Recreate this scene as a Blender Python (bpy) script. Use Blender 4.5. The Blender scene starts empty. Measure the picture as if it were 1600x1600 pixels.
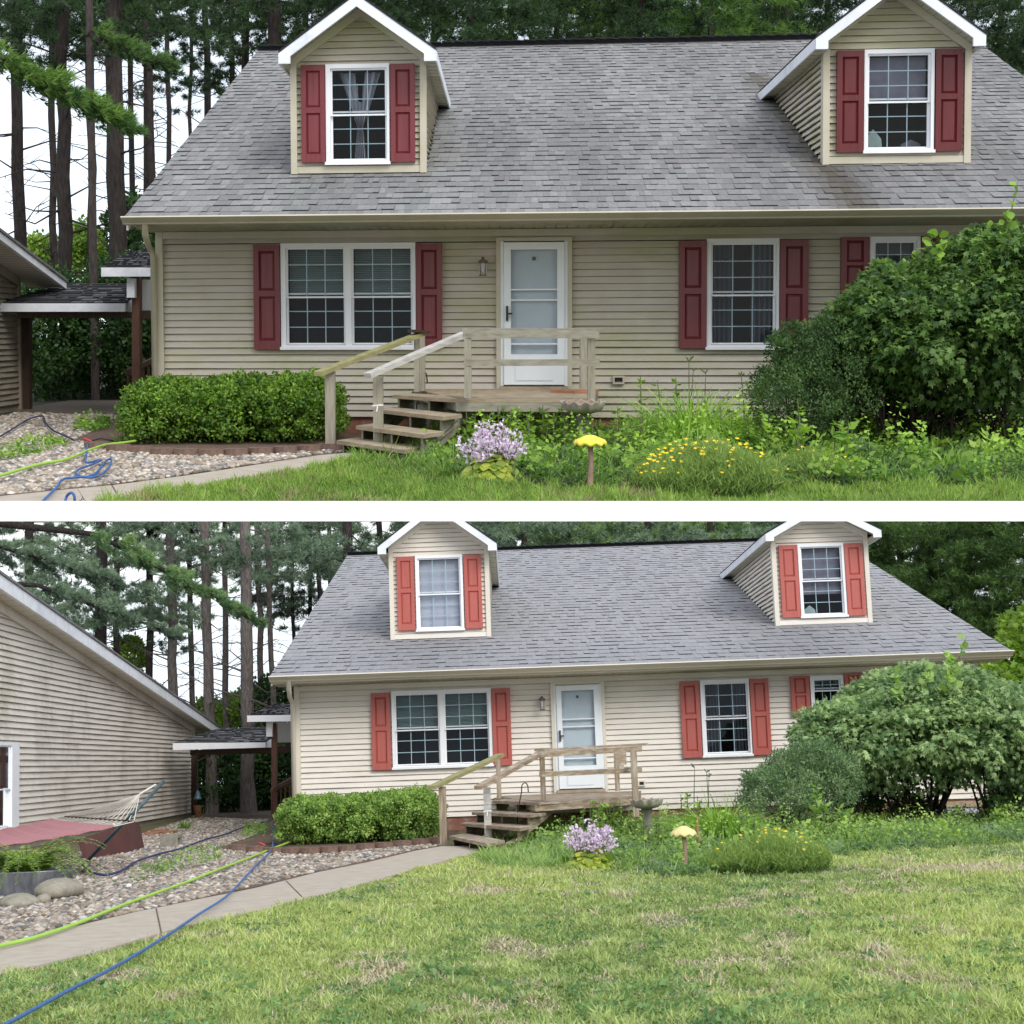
import bpy, math, random
import numpy as np
from mathutils import Vector, Matrix

# ------------------------------------------------------------------ camera, world, sun, exposure
scene = bpy.context.scene
FOC = 3000.0            # focal length in photo pixels (photo is 1600 wide)
ROW0 = 700.0            # photo row of the camera's eye level
cam_d = bpy.data.cameras.new("camera"); cam = bpy.data.objects.new("camera", cam_d)
scene.collection.objects.link(cam); scene.camera = cam
cam_d.sensor_width = 36.0; cam_d.lens = 36.0 * FOC / 1600.0
cam_d.shift_y = -(800.0 - ROW0) / 1600.0
cam_d.clip_start = 0.05; cam_d.clip_end = 3000
cam.location = (0, 0, 0); cam.rotation_euler = (math.radians(90), 0, 0)

SUN_EL, SUN_AZ = math.radians(38), math.radians(152)   # azimuth clockwise from +Y: behind the camera, to the right
world = bpy.data.worlds.new("World"); scene.world = world; world.use_nodes = True
nt = world.node_tree; nt.nodes.clear()
tc = nt.nodes.new("ShaderNodeTexCoord"); sp = nt.nodes.new("ShaderNodeSeparateXYZ"); ab = nt.nodes.new("ShaderNodeMath"); ab.operation = 'ABSOLUTE'
cb = nt.nodes.new("ShaderNodeCombineXYZ"); sky = nt.nodes.new("ShaderNodeTexSky"); sky.sky_type = 'NISHITA'; sky.sun_disc = False
sky.sun_elevation = SUN_EL; sky.sun_rotation = SUN_AZ
b1 = nt.nodes.new("ShaderNodeBackground"); b1.inputs[1].default_value = 0.05
b2 = nt.nodes.new("ShaderNodeBackground"); b2.inputs[0].default_value = (0.91, 0.94, 1.0, 1); b2.inputs[1].default_value = 0.72
ad = nt.nodes.new("ShaderNodeAddShader"); wo = nt.nodes.new("ShaderNodeOutputWorld")
cn = nt.nodes.new("ShaderNodeTexNoise"); cn.inputs['Scale'].default_value = 6.0; cn.inputs['Detail'].default_value = 4
cr = nt.nodes.new("ShaderNodeMapRange"); cr.inputs['From Min'].default_value = 0.35; cr.inputs['From Max'].default_value = 0.65
cr.inputs['To Min'].default_value = 0.62; cr.inputs['To Max'].default_value = 0.84
L = nt.links.new
L(tc.outputs['Generated'], sp.inputs[0]); L(sp.outputs[0], cb.inputs[0]); L(sp.outputs[1], cb.inputs[1]); L(sp.outputs[2], ab.inputs[0]); L(ab.outputs[0], cb.inputs[2])
L(cb.outputs[0], sky.inputs[0]); L(sky.outputs[0], b1.inputs[0]); L(tc.outputs['Generated'], cn.inputs['Vector']); L(cn.outputs[0], cr.inputs[0]); L(cr.outputs[0], b2.inputs[1])
L(b1.outputs[0], ad.inputs[0]); L(b2.outputs[0], ad.inputs[1]); L(ad.outputs[0], wo.inputs[0])
sd = bpy.data.lights.new("sun", 'SUN'); sd.energy = 1.5; sd.angle = math.radians(28); sd.color = (1, 0.97, 0.92)
sun = bpy.data.objects.new("sun", sd); scene.collection.objects.link(sun)
sdir = Vector((math.sin(SUN_AZ) * math.cos(SUN_EL), math.cos(SUN_AZ) * math.cos(SUN_EL), math.sin(SUN_EL)))
sun.rotation_euler = sdir.to_track_quat('Z', 'Y').to_euler(); sun.location = sdir * 60
scene.view_settings.view_transform = 'Standard'; scene.view_settings.look = 'None'
scene.view_settings.exposure = 0.42; scene.view_settings.gamma = 1.0
scene.cycles.use_denoising = True
scene.cycles.max_bounces = 6; scene.cycles.transparent_max_bounces = 8; scene.cycles.transmission_bounces = 3
scene.cycles.sample_clamp_indirect = 6

# ------------------------------------------------------------------ materials
MATS = {}
def newmat(name):
    m = bpy.data.materials.new(name); m.use_nodes = True
    n = m.node_tree; b = n.nodes["Principled BSDF"]
    return m, n, b
def noise_ramp(n, cols, scale, detail=4, stretch=(1, 1, 1), rough=0.6, coord='Object'):
    t = n.nodes.new("ShaderNodeTexCoord"); mp = n.nodes.new("ShaderNodeMapping"); mp.inputs['Scale'].default_value = stretch
    no = n.nodes.new("ShaderNodeTexNoise"); no.inputs['Scale'].default_value = scale; no.inputs['Detail'].default_value = detail; no.inputs['Roughness'].default_value = rough
    r = n.nodes.new("ShaderNodeValToRGB")
    n.links.new(t.outputs[coord], mp.inputs[0]); n.links.new(mp.outputs[0], no.inputs['Vector']); n.links.new(no.outputs[0], r.inputs[0])
    el = r.color_ramp.elements
    while len(el) < len(cols): el.new(0.5)
    for e, (p, c) in zip(el, cols): e.position = p; e.color = (*c, 1)
    return no, r
def add_bump(n, b, src, strength, dist=0.01):
    bp = n.nodes.new("ShaderNodeBump"); bp.inputs['Strength'].default_value = strength; bp.inputs['Distance'].default_value = dist
    n.links.new(src, bp.inputs['Height']); n.links.new(bp.outputs[0], b.inputs['Normal'])
def mat_noise(name, cols, scale=4, rough=0.7, bump=0.0, stretch=(1, 1, 1), detail=5, bdist=0.01, spec=0.3, metal=0):
    m, n, b = newmat(name)
    no, r = noise_ramp(n, cols, scale, detail, stretch)
    n.links.new(r.outputs[0], b.inputs['Base Color']); b.inputs['Roughness'].default_value = rough
    b.inputs['Specular IOR Level'].default_value = spec; b.inputs['Metallic'].default_value = metal
    if bump: add_bump(n, b, no.outputs[0], bump, bdist)
    MATS[name] = m; return m
def mat_two(name, base, base2, s1, patch, s2, lo, hi, rough=0.6, stretch2=(1, 1, 1), bump=0.0, amount=1.0, spec=0.3, bstretch=(1, 1, 1)):
    """fine variation between two colours, plus stained patches of a third"""
    m, n, b = newmat(name)
    no, r = noise_ramp(n, [(0.3, base), (0.7, base2)], s1, 6, bstretch)
    no2, r2 = noise_ramp(n, [(lo, (0, 0, 0)), (hi, (amount,) * 3)], s2, 7, stretch2, 0.7)
    mx = n.nodes.new("ShaderNodeMixRGB"); mx.inputs[2].default_value = (*patch, 1)
    n.links.new(r2.outputs[0], mx.inputs[0]); n.links.new(r.outputs[0], mx.inputs[1]); n.links.new(mx.outputs[0], b.inputs['Base Color'])
    b.inputs['Roughness'].default_value = rough; b.inputs['Specular IOR Level'].default_value = spec
    if bump: add_bump(n, b, no.outputs[0], bump, 0.01)
    MATS[name] = m; return m
def mat_leaf(name, dark, light, rough=0.5, trans=0.35, spec=0.35):
    m, n, b = newmat(name)
    at = n.nodes.new("ShaderNodeAttribute"); at.attribute_name = 'tint'
    mx = n.nodes.new("ShaderNodeMixRGB"); mx.inputs[1].default_value = (*dark, 1); mx.inputs[2].default_value = (*light, 1)
    n.links.new(at.outputs['Fac'], mx.inputs[0]); n.links.new(mx.outputs[0], b.inputs['Base Color'])
    b.inputs['Roughness'].default_value = rough; b.inputs['Specular IOR Level'].default_value = spec
    tr = n.nodes.new("ShaderNodeBsdfTranslucent"); ms = n.nodes.new("ShaderNodeMixShader"); ms.inputs[0].default_value = trans
    hs = n.nodes.new("ShaderNodeHueSaturation"); hs.inputs['Value'].default_value = 1.3; hs.inputs['Saturation'].default_value = 1.1
    n.links.new(mx.outputs[0], hs.inputs['Color']); n.links.new(hs.outputs[0], tr.inputs[0])
    n.links.new(b.outputs[0], ms.inputs[1]); n.links.new(tr.outputs[0], ms.inputs[2])
    n.links.new(ms.outputs[0], n.nodes['Material Output'].inputs[0])
    MATS[name] = m; return m
def mat_col(name, rough=0.8, spec=0.2, noise=0.25, scale=30, bump=0.2, trans=0):
    """base colour from the mesh's own 'col' attribute with a fine grain"""
    m, n, b = newmat(name)
    at = n.nodes.new("ShaderNodeAttribute"); at.attribute_name = 'col'
    no, r = noise_ramp(n, [(0.25, (1 - noise,) * 3), (0.75, (1 + noise,) * 3)], scale, 4)
    mx = n.nodes.new("ShaderNodeMixRGB"); mx.blend_type = 'MULTIPLY'; mx.inputs[0].default_value = 1
    n.links.new(at.outputs['Color'], mx.inputs[1]); n.links.new(r.outputs[0], mx.inputs[2]); n.links.new(mx.outputs[0], b.inputs['Base Color'])
    b.inputs['Roughness'].default_value = rough; b.inputs['Specular IOR Level'].default_value = spec
    if bump: add_bump(n, b, no.outputs[0], bump, 0.01)
    if trans:
        tr = n.nodes.new("ShaderNodeBsdfTranslucent"); ms = n.nodes.new("ShaderNodeMixShader"); ms.inputs[0].default_value = trans
        n.links.new(mx.outputs[0], tr.inputs[0]); n.links.new(b.outputs[0], ms.inputs[1]); n.links.new(tr.outputs[0], ms.inputs[2])
        n.links.new(ms.outputs[0], n.nodes['Material Output'].inputs[0])
    MATS[name] = m; return m

mat_two('siding_dirty', (0.51, 0.46, 0.385), (0.57, 0.52, 0.44), 3, (0.38, 0.39, 0.16), 0.9, 0.44, 0.66, 0.55, (0.5, 1, 2.2), 0, 0.65)
mat_two('siding_clean', (0.74, 0.69, 0.615), (0.78, 0.73, 0.655), 3, (0.55, 0.49, 0.38), 0.6, 0.5, 0.7, 0.5, (0.6, 1, 1.6), 0, 0.5)
mat_two('siding_garage_shaded', (0.27, 0.235, 0.19), (0.31, 0.27, 0.22), 3, (0.22, 0.20, 0.14), 0.9, 0.4, 0.7, 0.55)  # darker copy of the garage siding, the wall's shade is in the colour
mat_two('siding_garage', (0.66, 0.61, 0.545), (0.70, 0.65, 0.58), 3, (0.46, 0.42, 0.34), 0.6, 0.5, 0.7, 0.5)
mat_two('trim_dirty', (0.50, 0.46, 0.35), (0.55, 0.50, 0.40), 2, (0.34, 0.34, 0.20), 1.2, 0.45, 0.75, 0.5, amount=0.6)
mat_two('trim_clean', (0.66, 0.61, 0.51), (0.70, 0.65, 0.55), 2, (0.55, 0.54, 0.42), 1.2, 0.5, 0.8, 0.5, amount=0.5)
mat_two('white', (0.80, 0.81, 0.83), (0.86, 0.87, 0.89), 3, (0.62, 0.64, 0.60), 2.0, 0.55, 0.8, 0.4, amount=0.5)
mat_two('white_stained', (0.74, 0.77, 0.82), (0.84, 0.86, 0.90), 3, (0.50, 0.52, 0.52), 2.5, 0.45, 0.7, 0.5, amount=0.6)
mat_two('soffit', (0.48, 0.46, 0.36), (0.56, 0.54, 0.43), 3, (0.26, 0.27, 0.14), 1.6, 0.42, 0.7, 0.6, amount=0.7)
mat_noise('red_dark', [(0.3, (0.150, 0.026, 0.030)), (0.7, (0.205, 0.042, 0.046))], 1.5, 0.38, 0.25, (14, 14, 1), spec=0.4)
mat_noise('red_deep', [(0.3, (0.105, 0.012, 0.014)), (0.7, (0.14, 0.02, 0.022))], 1.5, 0.35, 0.2, (14, 14, 1), spec=0.4)
mat_noise('red_clean', [(0.3, (0.39, 0.090, 0.070)), (0.7, (0.45, 0.115, 0.090))], 1.5, 0.42, 0.15, (12, 12, 1), spec=0.4)
mat_noise('door_white', [(0.3, (0.74, 0.78, 0.80)), (0.7, (0.80, 0.84, 0.86))], 3, 0.35)
mat_noise('door_grey', [(0.3, (0.60, 0.64, 0.66)), (0.7, (0.66, 0.70, 0.72))], 3, 0.4)
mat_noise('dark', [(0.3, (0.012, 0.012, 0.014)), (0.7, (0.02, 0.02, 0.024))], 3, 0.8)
mat_noise('black_metal', [(0.3, (0.02, 0.02, 0.022)), (0.7, (0.035, 0.033, 0.03))], 8, 0.45)
mat_noise('bronze', [(0.3, (0.10, 0.075, 0.05)), (0.7, (0.17, 0.13, 0.10))], 10, 0.5)
mat_noise('blind', [(0.3, (0.45, 0.56, 0.53)), (0.7, (0.52, 0.63, 0.60))], 4, 0.6)
mat_noise('curtain', [(0.3, (0.16, 0.17, 0.20)), (0.7, (0.24, 0.25, 0.29))], 2, 0.9, 0, (10, 1, 1))
mat_noise('lace', [(0.3, (0.42, 0.42, 0.48)), (0.7, (0.52, 0.52, 0.58))], 2, 0.9, 0, (10, 1, 1))
mat_noise('shade_pale', [(0.3, (0.52, 0.52, 0.60)), (0.7, (0.60, 0.60, 0.67))], 3, 0.9)
mat_noise('screen_mesh', [(0.3, (0.20, 0.185, 0.23)), (0.7, (0.25, 0.235, 0.285))], 8, 0.8)
mat_two('brick', (0.20, 0.085, 0.055), (0.28, 0.13, 0.09), 9, (0.30, 0.24, 0.19), 6, 0.5, 0.7, 0.9, bump=0.4)
mat_noise('block_brown', [(0.3, (0.13, 0.075, 0.055)), (0.7, (0.22, 0.15, 0.115))], 14, 0.95, 0.6)
mat_noise('mulch', [(0.3, (0.075, 0.045, 0.03)), (0.6, (0.16, 0.11, 0.08)), (0.8, (0.24, 0.18, 0.13))], 22, 0.95, 0.8)
mat_noise('concrete_walk', [(0.25, (0.36, 0.31, 0.245)), (0.55, (0.46, 0.40, 0.32)), (0.8, (0.52, 0.46, 0.38))], 5, 0.9, 0.3, detail=10)
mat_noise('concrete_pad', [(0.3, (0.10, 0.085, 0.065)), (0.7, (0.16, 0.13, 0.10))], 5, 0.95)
mat_noise('concrete_old', [(0.3, (0.20, 0.19, 0.15)), (0.7, (0.34, 0.32, 0.26))], 12, 0.95, 0.5)
mat_noise('wood_grey', [(0.25, (0.18, 0.165, 0.125)), (0.5, (0.30, 0.275, 0.215)), (0.8, (0.40, 0.37, 0.30))], 2.2, 0.85, 0.5, (3, 1.5, 12), detail=8)
mat_noise('wood_grey_v', [(0.25, (0.18, 0.165, 0.125)), (0.5, (0.31, 0.285, 0.22)), (0.8, (0.42, 0.39, 0.31))], 2.2, 0.85, 0.5, (22, 12, 1.5), detail=8)
mat_noise('wood_pale', [(0.25, (0.32, 0.30, 0.26)), (0.6, (0.52, 0.50, 0.46))], 2.2, 0.85, 0.5, (3, 1.5, 12), detail=8)
mat_noise('wood_moss', [(0.25, (0.21, 0.20, 0.08)), (0.7, (0.36, 0.33, 0.16))], 2.2, 0.85, 0.5, (3, 1.5, 12), detail=8)
mat_noise('wood_deck', [(0.25, (0.26, 0.20, 0.13)), (0.7, (0.44, 0.36, 0.25))], 2.2, 0.85, 0.4, (3, 1, 8), detail=8)
mat_noise('wood_wet', [(0.25, (0.19, 0.13, 0.085)), (0.5, (0.34, 0.26, 0.18)), (0.75, (0.58, 0.53, 0.44))], 2.0, 0.55, 0.4, (3, 1.5, 12), detail=8)
mat_noise('wood_wet_v', [(0.25, (0.18, 0.12, 0.08)), (0.5, (0.33, 0.26, 0.18)), (0.75, (0.56, 0.52, 0.44))], 2.0, 0.6, 0.4, (20, 12, 1.5), detail=8)
mat_noise('wood_dark', [(0.3, (0.035, 0.022, 0.016)), (0.7, (0.075, 0.045, 0.032))], 2, 0.8, 0.3, (14, 10, 1.5))
mat_noise('wood_red', [(0.3, (0.09, 0.042, 0.030)), (0.7, (0.17, 0.085, 0.060))], 2, 0.7, 0.3, (14, 10, 1.5))
mat_noise('bark', [(0.3, (0.020, 0.016, 0.014)), (0.6, (0.050, 0.040, 0.036)), (0.85, (0.10, 0.085, 0.078))], 3.5, 0.95, 1.0, (5, 5, 1.2), detail=8, bdist=0.08)
mat_noise('bark_pale', [(0.3, (0.09, 0.075, 0.065)), (0.6, (0.19, 0.165, 0.15)), (0.85, (0.28, 0.25, 0.23))], 3.5, 0.95, 1.0, (5, 5, 1.2), detail=8, bdist=0.08)
mat_noise('twig', [(0.3, (0.09, 0.065, 0.045)), (0.7, (0.17, 0.13, 0.10))], 6, 0.9)
mat_noise('hose_green', [(0.3, (0.30, 0.55, 0.06)), (0.7, (0.42, 0.68, 0.10))], 5, 0.45)
mat_noise('hose_blue', [(0.3, (0.03, 0.09, 0.28)), (0.7, (0.06, 0.16, 0.40))], 14, 0.5, 0.4)
mat_noise('hose_navy', [(0.3, (0.015, 0.025, 0.09)), (0.7, (0.04, 0.06, 0.17))], 14, 0.6, 0.4)
mat_noise('hose_black', [(0.3, (0.015, 0.015, 0.018)), (0.7, (0.035, 0.035, 0.04))], 14, 0.5)
mat_noise('yellow', [(0.3, (0.72, 0.62, 0.04)), (0.7, (0.85, 0.76, 0.12))], 8, 0.5, 0.2)
mat_noise('yellow_faded', [(0.3, (0.70, 0.60, 0.22)), (0.7, (0.80, 0.70, 0.34))], 8, 0.5, 0.2)
mat_noise('red_plastic', [(0.3, (0.35, 0.03, 0.04)), (0.7, (0.5, 0.06, 0.06))], 8, 0.4)
mat_noise('birdbath', [(0.3, (0.24, 0.22, 0.17)), (0.55, (0.44, 0.40, 0.33)), (0.8, (0.56, 0.52, 0.44))], 7, 0.9, 0.5)
mat_noise('birdbath_bowl', [(0.3, (0.22, 0.13, 0.09)), (0.7, (0.34, 0.24, 0.18))], 10, 0.8, 0.3)
mat_noise('galvanised', [(0.3, (0.12, 0.13, 0.15)), (0.5, (0.24, 0.25, 0.28)), (0.8, (0.40, 0.41, 0.44))], 2.5, 0.5, 0.15, (5, 5, 1), metal=0.4)
mat_noise('boulder', [(0.3, (0.20, 0.185, 0.14)), (0.6, (0.33, 0.30, 0.23)), (0.85, (0.43, 0.40, 0.32))], 9, 0.95, 0.6)
mat_noise('hammock_pink', [(0.3, (0.40, 0.17, 0.18)), (0.7, (0.48, 0.23, 0.24))], 3, 0.9, 0, (1, 6, 1))
mat_noise('rope_white', [(0.3, (0.60, 0.57, 0.48)), (0.7, (0.74, 0.71, 0.62))], 20, 0.9)
mat_noise('tube_teal', [(0.3, (0.05, 0.10, 0.12)), (0.7, (0.10, 0.17, 0.19))], 6, 0.35, metal=0.3)
mat_noise('red_panel', [(0.3, (0.075, 0.028, 0.025)), (0.7, (0.12, 0.045, 0.04))], 3, 0.7)
mat_noise('soil', [(0.25, (0.10, 0.085, 0.05)), (0.5, (0.17, 0.15, 0.08)), (0.75, (0.26, 0.22, 0.13))], 1.6, 0.98, 0.6, detail=8)
mat_noise('soil_dark', [(0.25, (0.03, 0.028, 0.018)), (0.6, (0.06, 0.055, 0.035))], 2.5, 0.98, 0.6, detail=8)
mat_noise('asphalt_shadow', [(0.3, (0.018, 0.018, 0.02)), (0.7, (0.035, 0.035, 0.04))], 20, 0.95)  # near-black asphalt; on tab edges it paints the shadow line under each course
mat_noise('basement', [(0.3, (0.42, 0.45, 0.50)), (0.7, (0.52, 0.55, 0.60))], 4, 0.8)
mat_col('shingle', 0.9, 0.25, 0.22, 22, 0.3)
mat_col('stones', 0.85, 0.25, 0.2, 14, 0.2)
mat_col('grass_col', 0.6, 0.25, 0.12, 3, 0, 0.3)
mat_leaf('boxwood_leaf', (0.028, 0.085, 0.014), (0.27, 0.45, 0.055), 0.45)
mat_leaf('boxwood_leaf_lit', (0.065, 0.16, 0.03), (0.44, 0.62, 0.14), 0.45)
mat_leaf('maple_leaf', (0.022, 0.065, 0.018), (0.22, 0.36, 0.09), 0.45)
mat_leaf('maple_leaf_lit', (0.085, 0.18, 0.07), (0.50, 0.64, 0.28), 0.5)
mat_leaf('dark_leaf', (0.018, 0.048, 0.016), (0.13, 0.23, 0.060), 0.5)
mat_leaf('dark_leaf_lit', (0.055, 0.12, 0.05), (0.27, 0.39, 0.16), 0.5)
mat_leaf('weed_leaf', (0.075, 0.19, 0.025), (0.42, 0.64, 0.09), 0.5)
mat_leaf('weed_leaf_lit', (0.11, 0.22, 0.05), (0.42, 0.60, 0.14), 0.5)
mat_leaf('hosta_leaf', (0.13, 0.24, 0.03), (0.55, 0.60, 0.10), 0.4)
mat_leaf('lily_leaf', (0.08, 0.20, 0.025), (0.30, 0.50, 0.07), 0.45)
mat_leaf('feathery', (0.05, 0.12, 0.025), (0.32, 0.45, 0.11), 0.6)
mat_leaf('lilac_petal', (0.66, 0.50, 0.68), (0.90, 0.82, 0.89), 0.6, 0.3)
mat_leaf('yellow_petal', (0.85, 0.55, 0.02), (0.95, 0.80, 0.06), 0.6, 0.25)
mat_leaf('needle_dark', (0.008, 0.024, 0.012), (0.075, 0.14, 0.045), 0.6, 0.2)
mat_leaf('needle_mid', (0.012, 0.036, 0.014), (0.15, 0.27, 0.06), 0.6, 0.2)
mat_leaf('needle_bright', (0.028, 0.085, 0.018), (0.20, 0.34, 0.065), 0.6, 0.25)
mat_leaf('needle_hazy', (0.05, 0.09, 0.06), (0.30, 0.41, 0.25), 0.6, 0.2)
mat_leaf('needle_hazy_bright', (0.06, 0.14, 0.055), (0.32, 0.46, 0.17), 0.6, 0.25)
mat_leaf('broad_bright', (0.08, 0.18, 0.02), (0.36, 0.52, 0.08), 0.5)
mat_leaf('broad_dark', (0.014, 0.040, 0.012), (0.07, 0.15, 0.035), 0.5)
mat_leaf('fern_leaf', (0.10, 0.24, 0.03), (0.48, 0.64, 0.12), 0.5)
# window glass: clear pane with a sky reflection
m, n, b = newmat('glass'); n.nodes.remove(b)
tr = n.nodes.new("ShaderNodeBsdfTransparent"); tr.inputs[0].default_value = (0.82, 0.86, 0.88, 1)
gl = n.nodes.new("ShaderNodeBsdfGlossy"); gl.inputs['Roughness'].default_value = 0.03; gl.inputs[0].default_value = (0.9, 0.95, 1, 1)
lw = n.nodes.new("ShaderNodeFresnel"); lw.inputs[0].default_value = 1.27; ms = n.nodes.new("ShaderNodeMixShader")
n.links.new(lw.outputs[0], ms.inputs[0]); n.links.new(tr.outputs[0], ms.inputs[1]); n.links.new(gl.outputs[0], ms.inputs[2]); n.links.new(ms.outputs[0], n.nodes['Material Output'].inputs[0])
MATS['glass'] = m

# ------------------------------------------------------------------ mesh helpers
class MB:
    """collects faces of one mesh object"""
    def __init__(s): s.v = []; s.f = []; s.m = []; s.mats = []; s.col = []
    def mi(s, mat):
        if mat not in s.mats: s.mats.append(mat)
        return s.mats.index(mat)
    def face(s, pts, mat, col=(1, 1, 1)):
        i = len(s.v); s.v += [tuple(p) for p in pts]; s.f.append(tuple(range(i, i + len(pts)))); s.m.append(s.mi(mat)); s.col.append(col)
    def hexa(s, p, mat, col=(1, 1, 1)):
        """p: 8 points, 0-3 bottom loop, 4-7 top loop"""
        for q in ((3, 2, 1, 0), (4, 5, 6, 7), (0, 1, 5, 4), (1, 2, 6, 5), (2, 3, 7, 6), (3, 0, 4, 7)):
            s.face([p[k] for k in q], mat, col)
    def box(s, F, s0, s1, t0, t1, h0, h1, mat, col=(1, 1, 1)):
        s.hexa([F(s0, t0, h0), F(s1, t0, h0), F(s1, t1, h0), F(s0, t1, h0), F(s0, t0, h1), F(s1, t0, h1), F(s1, t1, h1), F(s0, t1, h1)], mat, col)
    def beam(s, a, b, w, d, mat, up=Vector((0, 0, 1))):
        """a plank from a to b, w wide (sideways) and d deep (along up)"""
        a = Vector(a); b = Vector(b); ax = (b - a).normalized()
        side = ax.cross(up)
        if side.length < 1e-4: side = Vector((1, 0, 0))
        side.normalize(); u = side.cross(ax).normalized()
        w2 = side * w / 2; d2 = u * d / 2
        s.hexa([a - w2 - d2, a + w2 - d2, a + w2 + d2, a - w2 + d2, b - w2 - d2, b + w2 - d2, b + w2 + d2, b - w2 + d2], mat)
    def prism(s, pts, vec, mat):
        vec = Vector(vec); p0 = [Vector(p) for p in pts]; p1 = [p + vec for p in p0]
        s.face(p0[::-1], mat); s.face(p1, mat); k = len(pts)
        for i in range(k): s.face([p0[i], p0[(i + 1) % k], p1[(i + 1) % k], p1[i]], mat)
    def tube(s, path, rad, mat, seg=8, cap=True):
        path = [Vector(p) for p in path]; n = len(path)
        if not hasattr(rad, '__len__'): rad = [rad] * n
        rings = []
        ref = Vector((0, 0, 1)) if abs((path[-1] - path[0]).normalized().z) < 0.9 else Vector((1, 0, 0))
        for i, p in enumerate(path):
            t = (path[min(i + 1, n - 1)] - path[max(i - 1, 0)]).normalized()
            a = t.cross(ref)
            if a.length < 1e-4: a = t.cross(Vector((0, 1, 0)))
            a.normalize(); b = t.cross(a)
            base = len(s.v)
            for k in range(seg):
                an = 2 * math.pi * k / seg; s.v.append(tuple(p + (a * math.cos(an) + b * math.sin(an)) * rad[i]))
            rings.append(base)
        mi = s.mi(mat)
        for i in range(n - 1):
            for k in range(seg):
                k2 = (k + 1) % seg; s.f.append((rings[i] + k, rings[i] + k2, rings[i + 1] + k2, rings[i + 1] + k)); s.m.append(mi); s.col.append((1, 1, 1))
        if cap:
            for r in (rings[0], rings[-1]): s.f.append(tuple(range(r, r + seg))); s.m.append(mi); s.col.append((1, 1, 1))
    def lathe(s, c, prof, mat, seg=28, wob=None, sy=1.0):
        c = Vector(c); rings = []; mi = s.mi(mat)
        for (r, z) in prof:
            base = len(s.v)
            for k in range(seg):
                an = 2 * math.pi * k / seg; rr, zz = (r, z) if wob is None else wob(r, z, an)
                s.v.append((c.x + rr * math.cos(an), c.y + rr * math.sin(an) * sy, c.z + zz))
            rings.append(base)
        for i in range(len(prof) - 1):
            for k in range(seg):
                k2 = (k + 1) % seg; s.f.append((rings[i] + k, rings[i] + k2, rings[i + 1] + k2, rings[i + 1] + k)); s.m.append(mi); s.col.append((1, 1, 1))

def finish(me, name, place, base, parent, mats, smooth=False):
    for mt in mats: me.materials.append(MATS[mt])
    if smooth: me.polygons.foreach_set('use_smooth', [True] * len(me.polygons))
    me.update()
    o = bpy.data.objects.new(name, me); scene.collection.objects.link(o)
    if parent is not None: o.parent = parent
    else: o.matrix_world = place.W @ Matrix.Translation(base)
    return o
def build(mb, name, place, base, parent=None, smooth=False):
    base = Vector(base); me = bpy.data.meshes.new(name)
    me.from_pydata([(v[0] - base.x, v[1] - base.y, v[2] - base.z) for v in mb.v], [], mb.f)
    me.polygons.foreach_set('material_index', mb.m)
    if any(c != (1, 1, 1) for c in mb.col):
        ca = me.color_attributes.new('col', 'FLOAT_COLOR', 'CORNER'); arr = []
        for f, c in zip(mb.f, mb.col): arr += [c[0], c[1], c[2], 1.0] * len(f)
        ca.data.foreach_set('color', arr)
    return finish(me, name, place, base, parent, mb.mats, smooth)
def npmesh(name, place, base, V, FL, mat, parent=None, tint=None, col=None, smooth=False):
    """V (N,3) local coordinates; FL (M,k) polygons of k corners; tint per vertex float or col per vertex rgb"""
    me = bpy.data.meshes.new(name); N = len(V); M, k = FL.shape
    base = Vector(base)
    me.vertices.add(N); me.vertices.foreach_set('co', (V - np.array(base)).astype(np.float32).ravel())
    me.loops.add(M * k); me.loops.foreach_set('vertex_index', FL.astype(np.int32).ravel())
    me.polygons.add(M); me.polygons.foreach_set('loop_start', np.arange(0, M * k, k, dtype=np.int32))
    try: me.polygons.foreach_set('loop_total', np.full(M, k, dtype=np.int32))
    except Exception: pass
    me.update(calc_edges=True); me.validate()
    if tint is not None:
        a = me.attributes.new('tint', 'FLOAT', 'POINT'); a.data.foreach_set('value', tint.astype(np.float32))
    if col is not None:
        a = me.color_attributes.new('col', 'FLOAT_COLOR', 'POINT')
        a.data.foreach_set('color', np.concatenate([col, np.ones((N, 1))], 1).astype(np.float32).ravel())
    return finish(me, name, place, base, parent, [mat], smooth)
def tag(o, label, cat, group=None, kind=None):
    if label: o['label'] = label
    if cat: o['category'] = cat
    if group: o['group'] = group
    if kind: o['kind'] = kind
    return o
def empty(name, place, base, label, cat, group=None):
    o = bpy.data.objects.new(name, None); scene.collection.objects.link(o); o.empty_display_size = 0.2
    o.matrix_world = place.W @ Matrix.Translation(Vector(base)); return tag(o, label, cat, group)

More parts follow.
